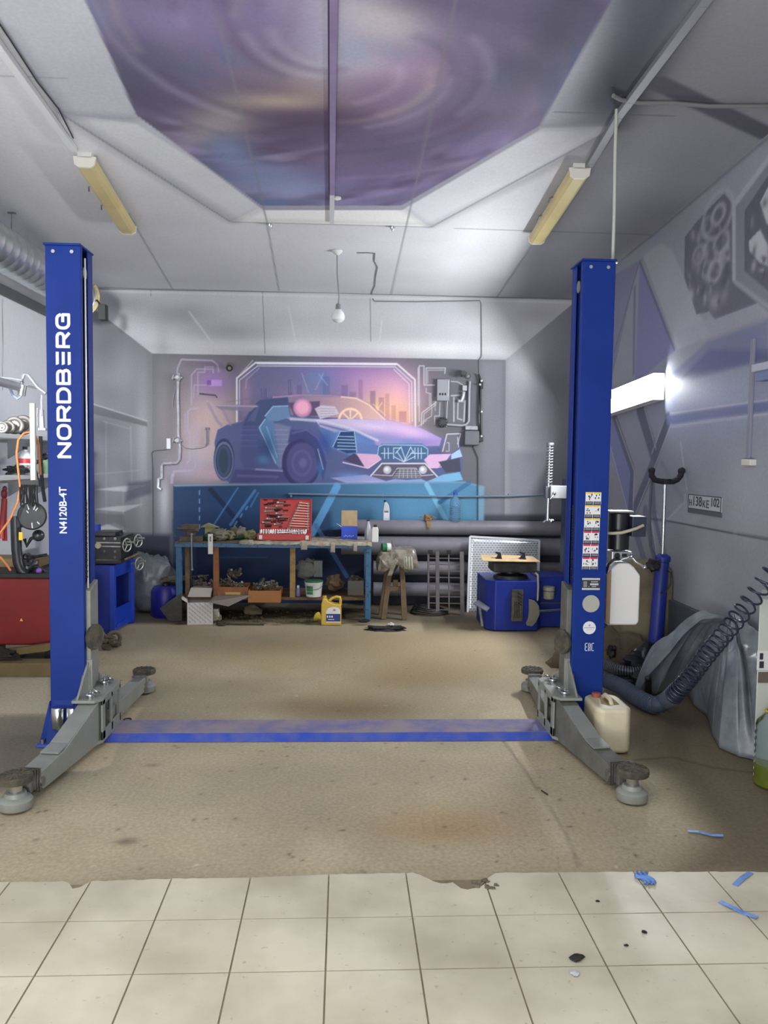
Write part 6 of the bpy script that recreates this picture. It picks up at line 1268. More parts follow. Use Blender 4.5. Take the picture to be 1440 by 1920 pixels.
q_ = [at(x, y, Y=7.50) for x, y in ((992, 1124), (1002, 1126), (1011, 1136), (1012, 1152), (1006, 1166), (998, 1175), (988, 1173), (987, 1168), (991, 1158), (992, 1146))]; MB().prism(q_, (0, .025, 0)).build('bead_breaker_shovel', mat('worn_grey_plate', (122, 118, 104), .7, c2=(92, 88, 76), ns=10), ty, bevel=.004)
MB().tube([at(x, y, Y=7.56) for x, y in ((1004, 1074), (1008, 1078), (1009, 1100), (1008, 1126))], .008).build('breaker_hose', mat('beige_hose', ()), ty)
MB().cyl(at(1010, 1146, Y=7.6), at(1062, 1142, Y=7.7), .012).build('breaker_arm', chrome, ty)
# column and tilting arm, behind the lift column
cx = at(1068, 900, Y=7.95).x; MB().box((cx - .02, 8.0, .1), (cx + .13, 8.16, 1.45)).build('column', mat('dark_navy_enamel', (22, 34, 70), .45), ty, bevel=.01)
a = at(1031, 934, Y=7.93); b = at(1060, 911, Y=7.93); MB().box((a.x, 7.90, a.z), (b.x + .06, 8.04, b.z)).build('arm_head', mat('silver_arm', (164, 166, 170), .4), ty, bevel=.004)
px_ = at(1028, 930, Y=7.97).x; zt_ = at(1032, 830, Y=7.97).z; zb_ = at(1029, 976, Y=7.97).z
MB().cyl((px_, 7.97, zb_), (px_ + .006, 7.97, zt_), .021).build('tool_shaft', chrome, ty)
mb = MB(); mb.tube([(px_ + .004 + .031 * math.cos(k * .628), 7.97 + .031 * math.sin(k * .628), at(1031, 908, Y=7.97).z + k * (zt_ - .02 - at(1031, 908, Y=7.97).z) / 140) for k in range(141)], .0055, 6); mb.cyl((px_ + .006, 7.97, zt_ - .02), (px_ + .006, 7.97, zt_), .036); mb.build('spring', mat('spring_steel', (150, 152, 158), .35, metal=.7), ty)
mb = MB(); mb.box((px_ - .038, 7.93, at(1028, 934, Y=7.95).z), (px_ + .025, 8.01, at(1028, 912, Y=7.95).z)); mb.build('clamp_block', mat('dark_grey_block', (72, 74, 84), .5), ty, bevel=.004)
p = at(1039, 925, Y=7.90); mb = MB(); mb.sphere(p, .02); mb.tube([p, p + Vector((-.02, -.02, -.03)), p + Vector((-.045, -.03, -.055))], .008); mb.build('locking_lever', chrome, ty)
mb = MB(); p = Vector((px_, 7.95, zb_)); mb.prism([p + Vector(q) for q in ((-.05, 0, -.02), (.05, 0, -.015), (.045, 0, .01), (.01, 0, .02), (-.03, 0, .0))], (0, .05, 0)); mb.cyl(p + Vector((.03, 0, 0)), p + Vector((.05, 0, 0)), .02); mb.build('mount_head', chrome, ty, bevel=.005)
# cardboard sheet
a = at(901, 1043, Y=7.75); b = at(1012, 1056, Y=7.6)
mb = MB(); zc = cbz
mb.prism([(at(905, 1053, Y=7.6).x, 7.6, zc + .0), (at(1013, 1056, Y=7.6).x, 7.6, zc - .004), (at(1000, 1046, Y=7.85).x, 7.88, zc + .012), (at(960, 1046, Y=7.85).x, 7.92, zc + .02), (at(902, 1042, Y=7.8).x, 7.86, zc + .03)], (0, 0, .006)); one(mb, 'cardboard_sheet', cardb, 'flat piece of cardboard lying on turntable of the blue tyre changer', 'cardboard')
p = at(1030, 1112, Y=7.72); t = thing('grease_pot', (p.x, 7.74, p.z - .07), 'small dirty white pot fixed on the side of blue tyre changer', 'pot'); MB().lathe((p.x, 7.74, p.z - .06), [(.045, 0), (.052, .006), (.058, .10), (.054, .12)], 22).build('body', mat('dirty_white_pot', (170, 168, 146), .6, c2=(110, 108, 88), ns=14), t); MB().torus((p.x, 7.74, p.z + .02), .058, .003).build('rim_wire', blackm, t)
MB().box((p.x - .03, 7.78, p.z - .05), (p.x + .03, 7.80, p.z + .03)).build('holder', blackm, t)
# ================================================================== LEFT SIDE: SHELVES, BALANCER, BLUE STAND
def shelf(name, y0px, X1, zlab, label):
    z = at(0, y0px, X=X1).z; mb = MB().box((XL, 5.4, z - .035), (X1, 8.2, z)); 
    t = thing(name, (XL, 6.8, z), label, 'shelf'); mb.build('board', mat('white_shelf', (206, 208, 212), .5), t, bevel=.004)
    for y in (5.9, 7.3, 8.0): MB().prism([(XL, y, z - .035), (X1 - .03, y, z - .035), (XL, y, z - .2)], (0, .02, 0)).build('bracket', mat('shelf_bracket', (150, 152, 158), .5), t)
    return z
SX = -2.62
z1 = shelf('wall_shelf', 812, SX, 0, 'upper white wall shelf behind the left lift column holding round clamps')
z2 = shelf('wall_shelf', 893, SX, 0, 'lower white wall shelf behind the left lift column')
def onshelf(x, z, X): # point on shelf height seen at column x
    d = ray(x, 850); Y = X / d[0] * d[1]; return Vector((X, Y, z))
cl_m = mat('cast_grey', (126, 124, 120), .45, metal=.4, c2=(86, 84, 80), ns=10)
for k, (x, r, lb) in enumerate(((4, .05, 'farthest left'), (15, .055, 'second from left'), (28, .075, 'third from left'), (44, .085, 'largest and nearest to the white square tube'))):
    p = onshelf(x, z1, SX - .06); t = thing('round_clamp', p, 'grey ring-shaped clamp on the upper wall shelf, ' + lb, 'clamp')
    mb = MB(); c = p + Vector((0, 0, r)); mb.torus(c, r * .72, r * .28, (.25, -1, .1), 22, 8); mb.lathe(c, [(r * .5, -.01), (r * .5, .01)], 16, axis=(.25, -1, .1)); mb.build('ring', cl_m, t); MB().cyl(c + Vector((0, -.02, 0)), c + Vector((.006, -.035, 0)), r * .18).build('hole_bush', chrome, t)
p = at(60, 756, Y=6.1); q = at(60, 906, Y=6.1); one(MB().box((p.x - .015, 6.09, q.z), (p.x + .02, 6.12, p.z)), 'square_tube', mat('ivory_tube', (188, 185, 172), .5), 'ivory square tube standing upright in front of the wall shelves', 'tube', bevel=.002)
# bottle on the lower shelf
p = onshelf(47, z2, SX - .07); t = thing('screenwash_bottle', p, 'white translucent bottle with red label on lower wall shelf', 'bottle')
MB().lathe(p, [(.052, 0), (.055, .005), (.055, .14), (.045, .175), (.02, .195), (.018, .21)], 22).build('body', mat('translucent_white', (206, 208, 210), .3), t); MB().cyl(p + Vector((0, 0, .21)), p + Vector((0, 0, .235)), .02).build('cap', black, t)
MB().lathe(p, [(.0562, .095), (.0562, .135)], 22, caps=False).build('red_label', mat('red_label', (190, 56, 60), .5), t); MB().lathe(p, [(.0562, .03), (.0562, .08)], 22, caps=False).build('grey_label', mat('grey_label', (150, 156, 160), .5, c2=(60, 70, 70), ns=60, mix=.8), t)
p = onshelf(84, z2, SX - .06); t = thing('green_canister', p, 'green canister at the right end of lower wall shelf', 'canister'); MB().lathe(p, [(.05, 0), (.052, .01), (.052, .12), (.03, .14)], 20).build('body', mat('dull_green', (110, 142, 100), .5), t)
p = onshelf(30, z2, SX - .08); one(MB().blob(p + Vector((0, 0, .035)), (.09, .07, .04), 4, .7), 'black_clamp', blackm, 'small black clamp lying on lower wall shelf left of the bottle', 'clamp')
# orange hose hung over the shelf
H = [at(x, y, Y=6.0 + .02 * k) for k, (x, y) in enumerate(((-20, 1008), (0, 1000), (18, 975), (32, 945), (38, 915), (34, 880), (31, 850), (34, 825), (45, 812), (56, 810), (66, 816), (72, 832), (74, 860), (76, 890)))]
one(MB().tube(H, .008, 10), 'orange_hose', hose_o, 'orange rubber hose looped over upper wall shelf and hanging down', 'hose')
one(MB().tube([at(x, y, Y=6.0) for x, y in ((-10, 1040), (2, 1046), (12, 1058), (20, 1070))], .008, 8), 'orange_hose', hose_o, 'short end of orange hose reaching the red balancer at the frame edge', 'hose')
# chromed swing arm with hoses above the shelves
t = thing('swing_arm', at(20, 725, Y=6.6), 'silver swing arm with looped blue hoses on the left wall', 'arm')
ga = mat('silver_grey_paint', (168, 172, 178), .3, metal=.5)
MB().tube([at(x, y, Y=Y) for x, y, Y in ((-40, 708, 6.0), (0, 716, 6.3), (38, 726, 6.6))], .034, 12).build('tube_arm', ga, t)
MB().tube([at(x, y, Y=6.6) for x, y in ((-10, 708), (20, 709), (42, 713))], .011, 8).build('hose', ga, t)
MB().tube([at(x, y, Y=6.7) for x, y in ((41, 735), (41, 712), (46, 701), (52, 703), (70, 726), (86, 738))], .014, 10).build('elbow_arm', ga, t)
MB().tube([at(x, y, Y=6.7) for x, y in ((52, 724), (70, 728), (86, 736))], .008, 8).build('link_rod', steel, t)
MB().tube([at(x, y, Y=6.6) for x, y in ((18, 727), (24, 740), (33, 748), (40, 742), (42, 730))], .010, 8).build('loop_hose', mat('pale_blue_hose', (130, 150, 180), .4), t)
MB().cyl(at(40, 742, Y=6.58), at(43, 722, Y=6.58), .03).build('joint', steel, t)
mb = MB(); P = [at(x, y, Y=6.8) for x, y in ((78, 740), (78, 765), (77, 780))]; mb.tube(P, .010); mb.prism([at(x, y, Y=6.8) for x, y in ((74, 768), (80, 768), (82, 805), (74, 805))], (0, .03, 0)); mb.cbox(at(81, 805, Y=6.8), (.06, .06, .02)); mb.cyl(at(70, 765, Y=6.8), at(70, 800, Y=6.8), .006); one(mb, 'wall_gauge', mat('lilac_grey_metal', (150, 148, 160), .4), 'grey wedge-shaped tool hanging by its rod above right end of upper shelf', 'tool')
# black clamps, cables under the shelves
mb = MB()
for k in range(14):
    x = 36 + 2.6 * k + rng.uniform(-1, 1); mb.tube([at(x, 905, Y=6.1), at(x + rng.uniform(-2, 2), 925, Y=6.05), at(x + rng.uniform(-3, 3), 945 + rng.uniform(-5, 8), Y=6.05)], .006, 6)
mb.beam(at(30, 908, Y=6.1), at(74, 906, Y=6.1), .03, .05)
one(mb, 'cable_bundle', black, 'bundle of black cables hanging under lower wall shelf', 'cable bundle')
SXc = -2.57
mb = MB(); mb.tube([at(x, y, X=SXc) for x, y in ((80, 858), (74, 866), (64, 866))], .018, 8); mb.tube([at(x, y, X=SXc) for x, y in ((76, 818), (76, 850), (77, 880), (80, 915), (84, 940))], .016, 8); mb.sphere(at(84, 856, X=SXc), .03); mb.sphere(at(66, 866, X=SXc), .024); mb.tube([at(x, y, X=SXc) for x, y in ((64, 856), (68, 880), (72, 900))], .006, 6)
one(mb, 'wheel_clamp', blackm, 'black wheel clamp with knobs hanging behind the left lift column', 'clamp')
t = thing('bolt_cutter', at(9, 1015, X=XL + .05), 'red long-handled bolt cutter hanging on the left wall at frame edge', 'bolt cutter'); rc = mat('red_handle', (150, 36, 40), .5)
X_ = XL + .06
MB().tube([at(9, 1014, X=X_), at(8, 975, X=X_), at(9, 935, X=X_)], .020, 8).build('handle', rc, t); MB().tube([at(3, 1010, X=X_), at(4, 970, X=X_), at(7, 935, X=X_)], .018, 8).build('handle', rc, t)
mb = MB(); mb.sphere(at(8, 926, X=X_), .05, sc=(.4, 1, .9)); mb.sphere(at(9, 917, X=X_), .035, sc=(.4, 1, .8)); mb.build('jaw', mat('dark_red_iron', (120, 40, 50), .5), t)

# wheel balancer
wb = thing('wheel_balancer', (-2.5, 6.5, 0), 'red wheel balancer with black tray and round black gauge behind left lift column', 'wheel balancer')
Yr = 6.25; r1 = at(92, 1084, Y=Yr); r0 = at(92, 1205, Y=Yr); xr = r1.x + .05
MB().box((XL + .06, Yr, r0.z - .02), (xr, 6.85, r1.z)).build('cabinet', redm, wb, bevel=.012)
MB().box((XL + .05, Yr - .02, r1.z), (xr + .02, 6.9, r1.z + .035)).build('weight_tray', black, wb, bevel=.005)
MB().box((XL + .06, Yr + .35, r1.z + .03), (xr - .25, 6.88, r1.z + .10)).build('back_ledge', mat('olive_board', (112, 98, 70), .8), wb)
p = at(40, 1162, Y=Yr); MB().prism([(p.x - .012, Yr - .001, p.z - .01), (p.x + .012, Yr - .001, p.z - .01), (p.x, Yr - .001, p.z + .012)], (0, .001, 0)).build('warning_mark', yel, wb)
for x in (XL + .1, xr - .1): MB().box((x, Yr + .03, 0), (x + .06, 6.8, r0.z)).build('foot', blackm, wb)
mb = MB(); mb.tube([at(x, y, Y=6.3) for x, y in ((29, 968), (30, 1000), (31, 1030), (34, 1055), (40, 1070), (50, 1078))], .038, 12); mb.box(tuple(at(23, 990, Y=6.27)), tuple(at(46, 970, Y=6.36))); mb.build('hood_arm', mat('black_blue_metal', (28, 30, 36), .4), wb, bevel=.003)
a = at(35, 1013, Y=6.25); b = at(42, 998, Y=6.25); MB().box((a.x, 6.252, a.z), (b.x, 6.26, b.z)).build('yellow_tag', mat('yellow_tag', (226, 186, 50), .5), wb)
c = at(61, 967, Y=6.2); g = MB().lathe(c, [(.095, 0), (.105, .008), (.105, .018), (.095, .022)], 34, axis=(.1, -1, 0)); g.m = 1
for k, (t0, ra, rb) in enumerate(((2.3, .03, .085), (1.9, .05, .09), (1.2, .05, .09), (2.75, .05, .09), (2.95, .05, .085), (-1.5, .05, .09), (-2.3, .06, .085), (-.8, .06, .085), (3.3, .04, .07), (.9, .05, .085))):
    e = Vector((math.cos(t0), 0, math.sin(t0))); g.beam(c + Vector((0, -.024, 0)) + e * ra, c + Vector((0, -.024, 0)) + e * rb, .007, .003, up=(0, 1, 0))
g.build('gauge_disc', [blackm, wprint], wb)
mb = MB(); p = lambda x, y: at(x, y, Y=6.35); mb.tube([p(46, 1010), p(50, 1024), p(58, 1010), p(72, 1004)], .014, 8); mb.sphere(p(72, 1004), .045); mb.tube([p(40, 1045), p(60, 1045), p(88, 1040)], .012, 8); mb.tube([p(44, 1062), p(60, 1060), p(76, 1066), p(90, 1075)], .012, 8); mb.blob(p(52, 1058), (.06, .05, .07), 5, .6); mb.build('shaft_fittings', mat('grimy_steel_black', (76, 76, 80), .35, metal=.6, c2=(30, 30, 32), ns=20, mix=.9), wb)
MB().sphere(at(73, 1070, Y=6.3), .022).build('purple_knob', mat('purple_knob', (130, 84, 180), .5), wb)
# junk beneath it
a = at(0, 1262, Y=6.05); b = at(92, 1240, Y=6.05)
one(MB().box((XL + .02, 6.0, 0.0), (-2.10, 6.15, .10)), 'wooden_beam', mat('pale_beam', (120, 104, 72), .85, c2=(84, 72, 50), ns=5), 'pale wooden beam lying on floor in front of the red wheel balancer', 'beam', bevel=.006)
one(MB().beam((-2.62, 6.20, .12), (-2.16, 6.10, .20), .07, .05), 'wooden_block', mat('olive_block', (108, 92, 56), .85), 'slanting olive wooden block under the red wheel balancer', 'wood')
one(MB().blob((-2.5, 6.12, .135), (.14, .06, .045), 6, .7), 'black_rag', mat('black_cloth', ()), 'black oily rag heaped on pale wooden beam under red wheel balancer', 'rag')
one(MB().blob((-2.72, 5.55, .09), (.06, .12, .12), 2, .5), 'dark_bag', black, 'dark rounded bundle on the floor at the left frame edge', 'bundle')

# blue stand with black machine head
bs = thing('blue_machine_stand', (-2.25, 7.6, 0), 'blue steel stand with black machine head and small handwheels behind left lift column', 'machine')
xA = at(168, 1100, Y=7.45).x - .25; xB = at(216, 1190, Y=7.45).x; xC = at(250, 1060, Y=7.95).x; zt = at(215, 1060, Y=7.45).z
MB().box((xA, 7.45, .0), (xB - .045, 7.47, zt)).build('front_panel', dbl, bs)
MB().box((xB - .045, 7.44, 0), (xB, 7.50, zt)).build('front_post', mat('bright_blue_enamel', (24, 62, 176), .4), bs, bevel=.003)
MB().box((xC - .05, 7.95, 0), (xC, 8.0, zt)).build('rear_post', mat('bright_blue_enamel', ()), bs, bevel=.003)
MB().box((xA, 7.97, .0), (xC - .05, 7.99, zt)).build('rear_panel', dbl, bs); MB().box((xA, 7.47, .06), (xC - .03, 7.97, .085)).build('bottom_shelf', mat('bright_blue_enamel', ()), bs)
MB().prism([(xB - .02, 7.5, .02), (xC - .02, 7.95, .02), (xC - .02, 7.95, .22), (xB - .02, 7.5, .22)], (-.012, 0, 0)).build('side_panel', mat('bright_blue_enamel', ()), bs)
MB().prism([(xB - .02, 7.5, zt - .12), (xC - .02, 7.95, zt - .12), (xC - .02, 7.95, zt), (xB - .02, 7.5, zt)], (-.012, 0, 0)).build('side_panel', mat('bright_blue_enamel', ()), bs)
mb = MB(); a = at(172, 1056, Y=7.45); b = at(236, 1008, Y=7.45); mb.box((a.x - .1, 7.40, a.z), (at(230, 1050, Y=7.45).x, 7.98, a.z + .03)); mb.box((a.x - .1, 7.46, a.z + .03), (at(229, 1000, Y=7.5).x, 7.9, b.z)); mb.box((a.x, 7.55, b.z), (at(214, 1000, Y=7.5).x, 7.8, b.z + .04)); mh = mb.build('machine_head', blackm, bs, bevel=.006)
for k, (x, y) in enumerate(((196, 1010), (216, 1010), (196, 1034), (216, 1034), (215, 1046))):
    c = at(x, y, Y=7.45); MB().cyl((c.x, 7.445, c.z), (c.x, 7.47, c.z), .013, n=8).build('bolt', chrome, mh)
for y in (1017, 1024, 1050): mb = MB().beam(at(180, y, Y=7.45), at(226, y + 1, Y=7.45), .01, .01); mb.build('ridge', steel, mh)
c = at(184, 1023, Y=7.44); MB().cyl((c.x, 7.43, c.z), (c.x, 7.46, c.z), .026).build('plug', mat('brass_plug', (168, 160, 128), .4), mh)
MB().tube([at(x, y, Y=7.7) for x, y in ((202, 1006), (210, 999), (220, 998), (226, 1005))], .018, 8).build('bow_handle', blackm, mh)
for k, (x, y, Y) in enumerate(((238, 1022, 7.55), (259, 1014, 7.95), (261, 1057, 7.85))):
    c = at(x, y, Y=Y); h = MB(); ax = (1, -.45, 0); h.torus(c, .058, .007, ax, 26, 6)
    for q in range(3):
        e = Vector((0.41 * math.cos(q * 2.09), .91 * math.cos(q * 2.09), math.sin(q * 2.09))); h.tube([c, c + e * .055], .005, 6)
    h.cyl(c + Vector((-.08, .03, 0)), c + Vector((.01, 0, 0)), .010); h.cyl(c + Vector((.01, -.02, .03)), c + Vector((.07, -.04, .03)), .008); h.build('handwheel', mat('grey_handwheel', (164, 164, 156), .4, metal=.4), bs)
mb = MB()
for k in range(7): p = at(234 + k * 4, 1049 - k * 1.6, Y=7.5 + .05 * k); mb.cyl(p, p + Vector((.03, 0, .012)), .010, n=8)
mb.build('thread_rods', mat('rusty_rods', (140, 128, 110), .5, metal=.4), bs)
MB().box((at(176, 1020, Y=7.9).x - .05, 7.88, zt), (at(186, 1020, Y=7.9).x, 7.96, zt + .33)).build('rear_column', mat('bright_blue_enamel', ()), bs)

# plastic sack, blue drum, sheet in the corner
mb = MB().blob((-1.98, 8.62, .26), (.26, .2, .33), 3, .25, 30, 20); 
for i, v in enumerate(mb.v): mb.v[i] = (v[0], v[1], max(v[2], 0.003))
one(mb, 'plastic_sack', poly, 'large dull grey polythene sack in the back left corner', 'sack')
p = at(309, 1160, z=0); t = thing('blue_drum', (p.x - .02, p.y + .14, 0), 'blue plastic drum lying low in shade left of the workbench', 'drum')
MB().lathe((p.x - .02, p.y + .14, 0), [(.13, 0), (.145, .02), (.145, .26), (.12, .305), (.05, .315)], 28).build('body', mat('deep_blue_plastic', (34, 30, 138), .4), t); MB().lathe((p.x - .02, p.y + .14, .31), [(.04, 0), (.04, .025)], 16).build('cap', blackm, t)
one(MB().prism([at(x, y, Y=8.02) for x, y in ((299, 1141), (322, 1124), (341, 1112), (341, 1165), (318, 1166))], (0, .03, 0)), 'grey_foam_sheet', mat('grey_foam', (84, 82, 78), .9, c2=(60, 58, 56), ns=20, bump=.4), 'torn grey sheet standing on the floor against the left bench leg', 'sheet')
one(MB().blob((-1.72, 8.45, .36), (.14, .1, .03), 5, .6), 'grey_cloth', mat('grey_rag', ()), 'grey cloth lying over the blue drum', 'cloth')
# debris by the left column: roll and scraps
t_ = at(213, 1197, z=.03); mb = MB(); mb.tube([at(178, 1168, Y=7.0), at(186, 1180, Y=7.0), at(198, 1192, Y=7.0), at(210, 1200, Y=7.0)], .012, 8); mb.torus(at(214, 1196, Y=7.05), .05, .018, (.5, -1, .2), 20, 8); one(mb, 'rolled_strip', mat('rubber_strip', (92, 86, 72), .8), 'rolled grey rubber strip on floor behind the left column', 'strip')
mb = MB()
for k in range(16): mb.blob(at(rng.uniform(186, 222), rng.uniform(1204, 1216), z=.02) + Vector((0, 0, rng.uniform(0, .05))), (rng.uniform(.02, .06), .03, rng.uniform(.015, .03)), k, .8, 8, 6)
one(mb, 'debris_pile', dust, 'small heap of dusty brown debris on the floor behind left column', 'debris', kind='stuff')

# ================================================================== RIGHT SIDE
# licence plate
a = at(1291, 926, X=XR - .008); b = at(1353, 932, X=XR - .008); zt = a.z; z0 = at(1290, 953, X=XR - .008).z; y1, y0 = a.y, b.y
t = thing('number_plate', (XR, (y0 + y1) / 2, (zt + z0) / 2), 'grey registration plate reading Н138КЕ 102 on the right wall', 'number plate')
MB().box((XR - .008, y0, z0), (XR, y1, zt)).build('plate', mat('plate_grey', (178, 180, 188), .5), t, bevel=.003)
MB().box((XR - .010, y0, z0 - .03), (XR, y1, z0)).build('lower_edge', mat('plate_shadow_paint', (84, 86, 96), .6), t)
mb = MB(); 
def fr(ya_, yb_, za_2, zb_2): mb.box((XR - .010, ya_, za_2), (XR - .008, yb_, zb_2))
fr(y0, y1, zt - .006, zt); fr(y0, y1, z0, z0 + .006); fr(y0, y0 + .008, z0, zt); fr(y1 - .008, y1, z0, zt)
L_ = y1 - y0; zc = (zt + z0) / 2; hh = zt - z0
for txt, u, sz, dz in (('Н', .075, .62, -.12), ('138', .285, .95, .02), ('К', .50, .66, -.10), ('Е', .61, .72, -.10), ('102', .82, .82, .08)):
    put_text(mb, txt, hh * sz * .95, (XR - .0086, y1 - L_ * u, zc + dz * hh), (0, -1, 0), (0, 0, 1), .001, 1.12, .0015)
mb.build('characters', mat('plate_ink', (64, 66, 78), .6), t)
# socket, conduit and bracket
a = at(1391, 861, X=XR - .04); b = at(1407, 873, X=XR - .04); one(MB().box((XR - .045, b.y, b.z), (XR, a.y, a.z)), 'wall_socket', mat('ivory_socket', (206, 204, 196), .5), 'small ivory socket box on the right wall below a vertical conduit', 'socket', bevel=.005)
p = at(1400, 861, X=XR - .02); one(MB().box((XR - .018, p.y - .02, p.z), (XR, p.y + .02, p.z + .75)), 'wall_conduit', mat('lilac_grey_conduit', (132, 134, 152), .5), 'vertical grey conduit going up from the ivory socket box', 'conduit', bevel=.003)
a = at(1412, 684, X=XR - .12); t = thing('wall_box', a, 'long pale box lamp on the right wall cut by frame edge', 'wall box'); y1 = a.y; MB().box((XR - .13, y1 - 1.2, a.z - .045), (XR, y1, a.z + .0)).build('body', mat('pale_box_metal', (176, 180, 196), .5), t, bevel=.004); MB().box((XR - .11, y1 - 1.18, a.z - .10), (XR - .0, y1 - .02, a.z - .045)).build('lower_part', mat('blue_grey_box', (116, 130, 168), .5), t)
# under-hoist jack with cradle
Yj = 5.96
jk = thing('transmission_jack', (at(1240, 1200, Y=Yj).x, Yj, 0), 'blue upright jack with chrome rod and black padded cradle near right wall', 'jack')
p0 = at(1236, 1250, Y=Yj); xj_ = at(1240, 1040, Y=Yj).x
zc_ = at(1240, 1046, Y=Yj).z; MB().cyl((xj_ - .03, Yj, .02), (xj_ + .01, Yj, zc_), .058, .050, n=24).build('cylinder', mat('navy_blue_enamel', (26, 46, 136), .4), jk)
MB().lathe((xj_ + .01, Yj, zc_), [(.052, -.03), (.058, -.025), (.058, .01), (.03, .03)], 22).build('collar', mat('navy_blue_enamel', ()), jk)
zr = at(1246, 906, Y=Yj).z; xr_ = at(1247, 906, Y=Yj).x
MB().cyl((xj_ + .01, Yj, zc_), (xr_, Yj, zr), .013).build('rod', chrome, jk)
mb = MB().tube([at(x, y, Y=Yj) for x, y in ((1222, 882), (1222, 892), (1228, 900), (1238, 902), (1250, 903), (1262, 903), (1270, 899), (1276, 892), (1278, 884))], .022, 10); mb.cyl(at(1249, 908, Y=Yj), at(1249, 898, Y=Yj), .034)
mb.sphere(at(1222, 882, Y=Yj), .026); mb.sphere(at(1278, 883, Y=Yj), .028); mb.build('cradle', mat('black_foam', (36, 32, 44), .8, bump=.4), jk)
MB().tube([at(x, y, Y=Yj + .02) for x, y in ((1222, 890), (1219, 940), (1218, 985), (1220, 1025), (1228, 1045))], .010, 8).build('side_hose', mat('grey_hose', (90, 92, 104), .5), jk)
for ang in (0.5, 2.1, 3.7, 5.2): MB().beam((xj_ - .03, Yj, .04), (xj_ - .03 + .17 * math.cos(ang), Yj + .17 * math.sin(ang), .035), .05, .04).build('foot', mat('navy_blue_enamel', ()), jk)
c = at(1225, 1060, Y=Yj - .08); mb = MB(); mb.blob(c, (.05, .04, .045), 3, .4); mb.cyl(c + Vector((0, -.06, 0)), c + Vector((0, -.02, 0)), .02); mb.build('pump', blackm, jk)
MB().tube([at(x, y, Y=Yj - .07) for x, y in ((1250, 1070), (1258, 1074), (1258, 1095), (1248, 1110), (1238, 1112))], .005, 6).build('cable', black, jk)
# big dusty bumper leaning on the wall
bm_ = mat('dusty_brown_shell', (142, 130, 106), .85, c2=(104, 94, 74), ns=4, mix=.9, bump=.2)
out = [(1142, 1060), (1180, 1050), (1225, 1046), (1272, 1056), (1281, 1062), (1286, 1080), (1284, 1120), (1270, 1180), (1255, 1215), (1225, 1235), (1150, 1228), (1138, 1200)]
def bpnt(q, Y): return at(q[0], q[1], Y=Y)
cen = Vector((0, 0, 0)); F0 = [bpnt(q, 6.32) for q in out]; cen = sum(F0, Vector()) / len(F0)
vs = []; fs = []; n = len(out)
rings = ((1.0, 6.32), (.97, 6.24), (.88, 6.17), (.6, 6.14))
mb = MB()
for sc_, Y in rings:
    for p in F0:
        v = cen + (p - cen) * sc_; v.y = Y; vs.append(v)
for k in range(3):
    for i in range(n): fs.append((k * n + i, k * n + (i + 1) % n, (k + 1) * n + (i + 1) % n, (k + 1) * n + i))
fs.append(tuple(range(3 * n, 4 * n))); fs.append(tuple(range(n - 1, -1, -1)))
mb.add(vs, fs, True); 
for i, v in enumerate(mb.v): mb.v[i] = (min(v[0], XR - .01), v[1], max(v[2], .02))
one(mb, 'wheel_arch_shell', bm_, 'big dusty brown plastic shell standing between right column and right wall', 'plastic shell')
mb = MB(); mb.blob((2.0, 6.08, .14), (.36, .07, .20), 7, .4, 26, 16)
for i, v in enumerate(mb.v): mb.v[i] = (v[0], v[1], max(v[2], .004))
one(mb, 'dusty_bumper', mat('dusty_tan_shell', (112, 100, 80), .9, c2=(76, 66, 52), ns=8, bump=.3), 'dusty tan crumpled part on floor in front of the big brown shell', 'bumper part')
one(MB().blob(at(1147, 1222, Y=5.98), (.035, .03, .045), 3, .5), 'black_grommet', black, 'small black oval lump on the dusty tan part beside right column', 'scrap part')
# hoses on the floor
def helix(pts, r, turns, wr, nseg=14):
    P = [Vector(p) for p in pts]; cum = [0]
    for a, b in zip(P, P[1:]): cum.append(cum[-1] + (b - a).length)
    out = []
    for k in range(turns * nseg + 1):
        s = cum[-1] * k / (turns * nseg)
        for i in range(len(P) - 1):
            if cum[i + 1] >= s or i == len(P) - 2: break
        u = (s - cum[i]) / (cum[i + 1] - cum[i]); c = P[i].lerp(P[i + 1], u); d = (P[i + 1] - P[i]).normalized(); x = d.cross(Vector((0, 0, 1))).normalized(); y = d.cross(x)
        t = 2 * math.pi * k / nseg; rr = r(k / (turns * nseg)) if callable(r) else r; out.append(c + (x * math.cos(t) + y * math.sin(t)) * rr)
    return out
def smooth(pts, n=8):
    P = [Vector(p) for p in pts]; o = []
    for i in range(len(P) - 1):
        p0 = P[max(i - 1, 0)]; p1 = P[i]; p2 = P[i + 1]; p3 = P[min(i + 2, len(P) - 1)]
        for k in range(n):
            t = k / n; o.append(.5 * ((2 * p1) + (p2 - p0) * t + (2 * p0 - 5 * p1 + 4 * p2 - p3) * t * t + (3 * p1 - p0 - 3 * p2 + p3) * t ** 3))
    return o + [P[-1]]
bh = mat('slate_blue_hose', (62, 76, 98), .6, c2=(84, 88, 92), ns=12)
hp_ = smooth([at(1128, 1272, z=.08), at(1165, 1288, z=.08), at(1200, 1310, z=.07), at(1228, 1322, z=.07), at(1252, 1312, z=.12), at(1270, 1296, Y=4.62)], 12)
t = thing('exhaust_hose', hp_[0], 'thick slate blue corrugated hose curving over the floor to polythene heap', 'hose')
MB().tube(hp_, .052, 18).build('hose', bh, t); MB().tube(helix(hp_, .053, 56, .004, 14), .005, 5).build('corrugation', bh, t)
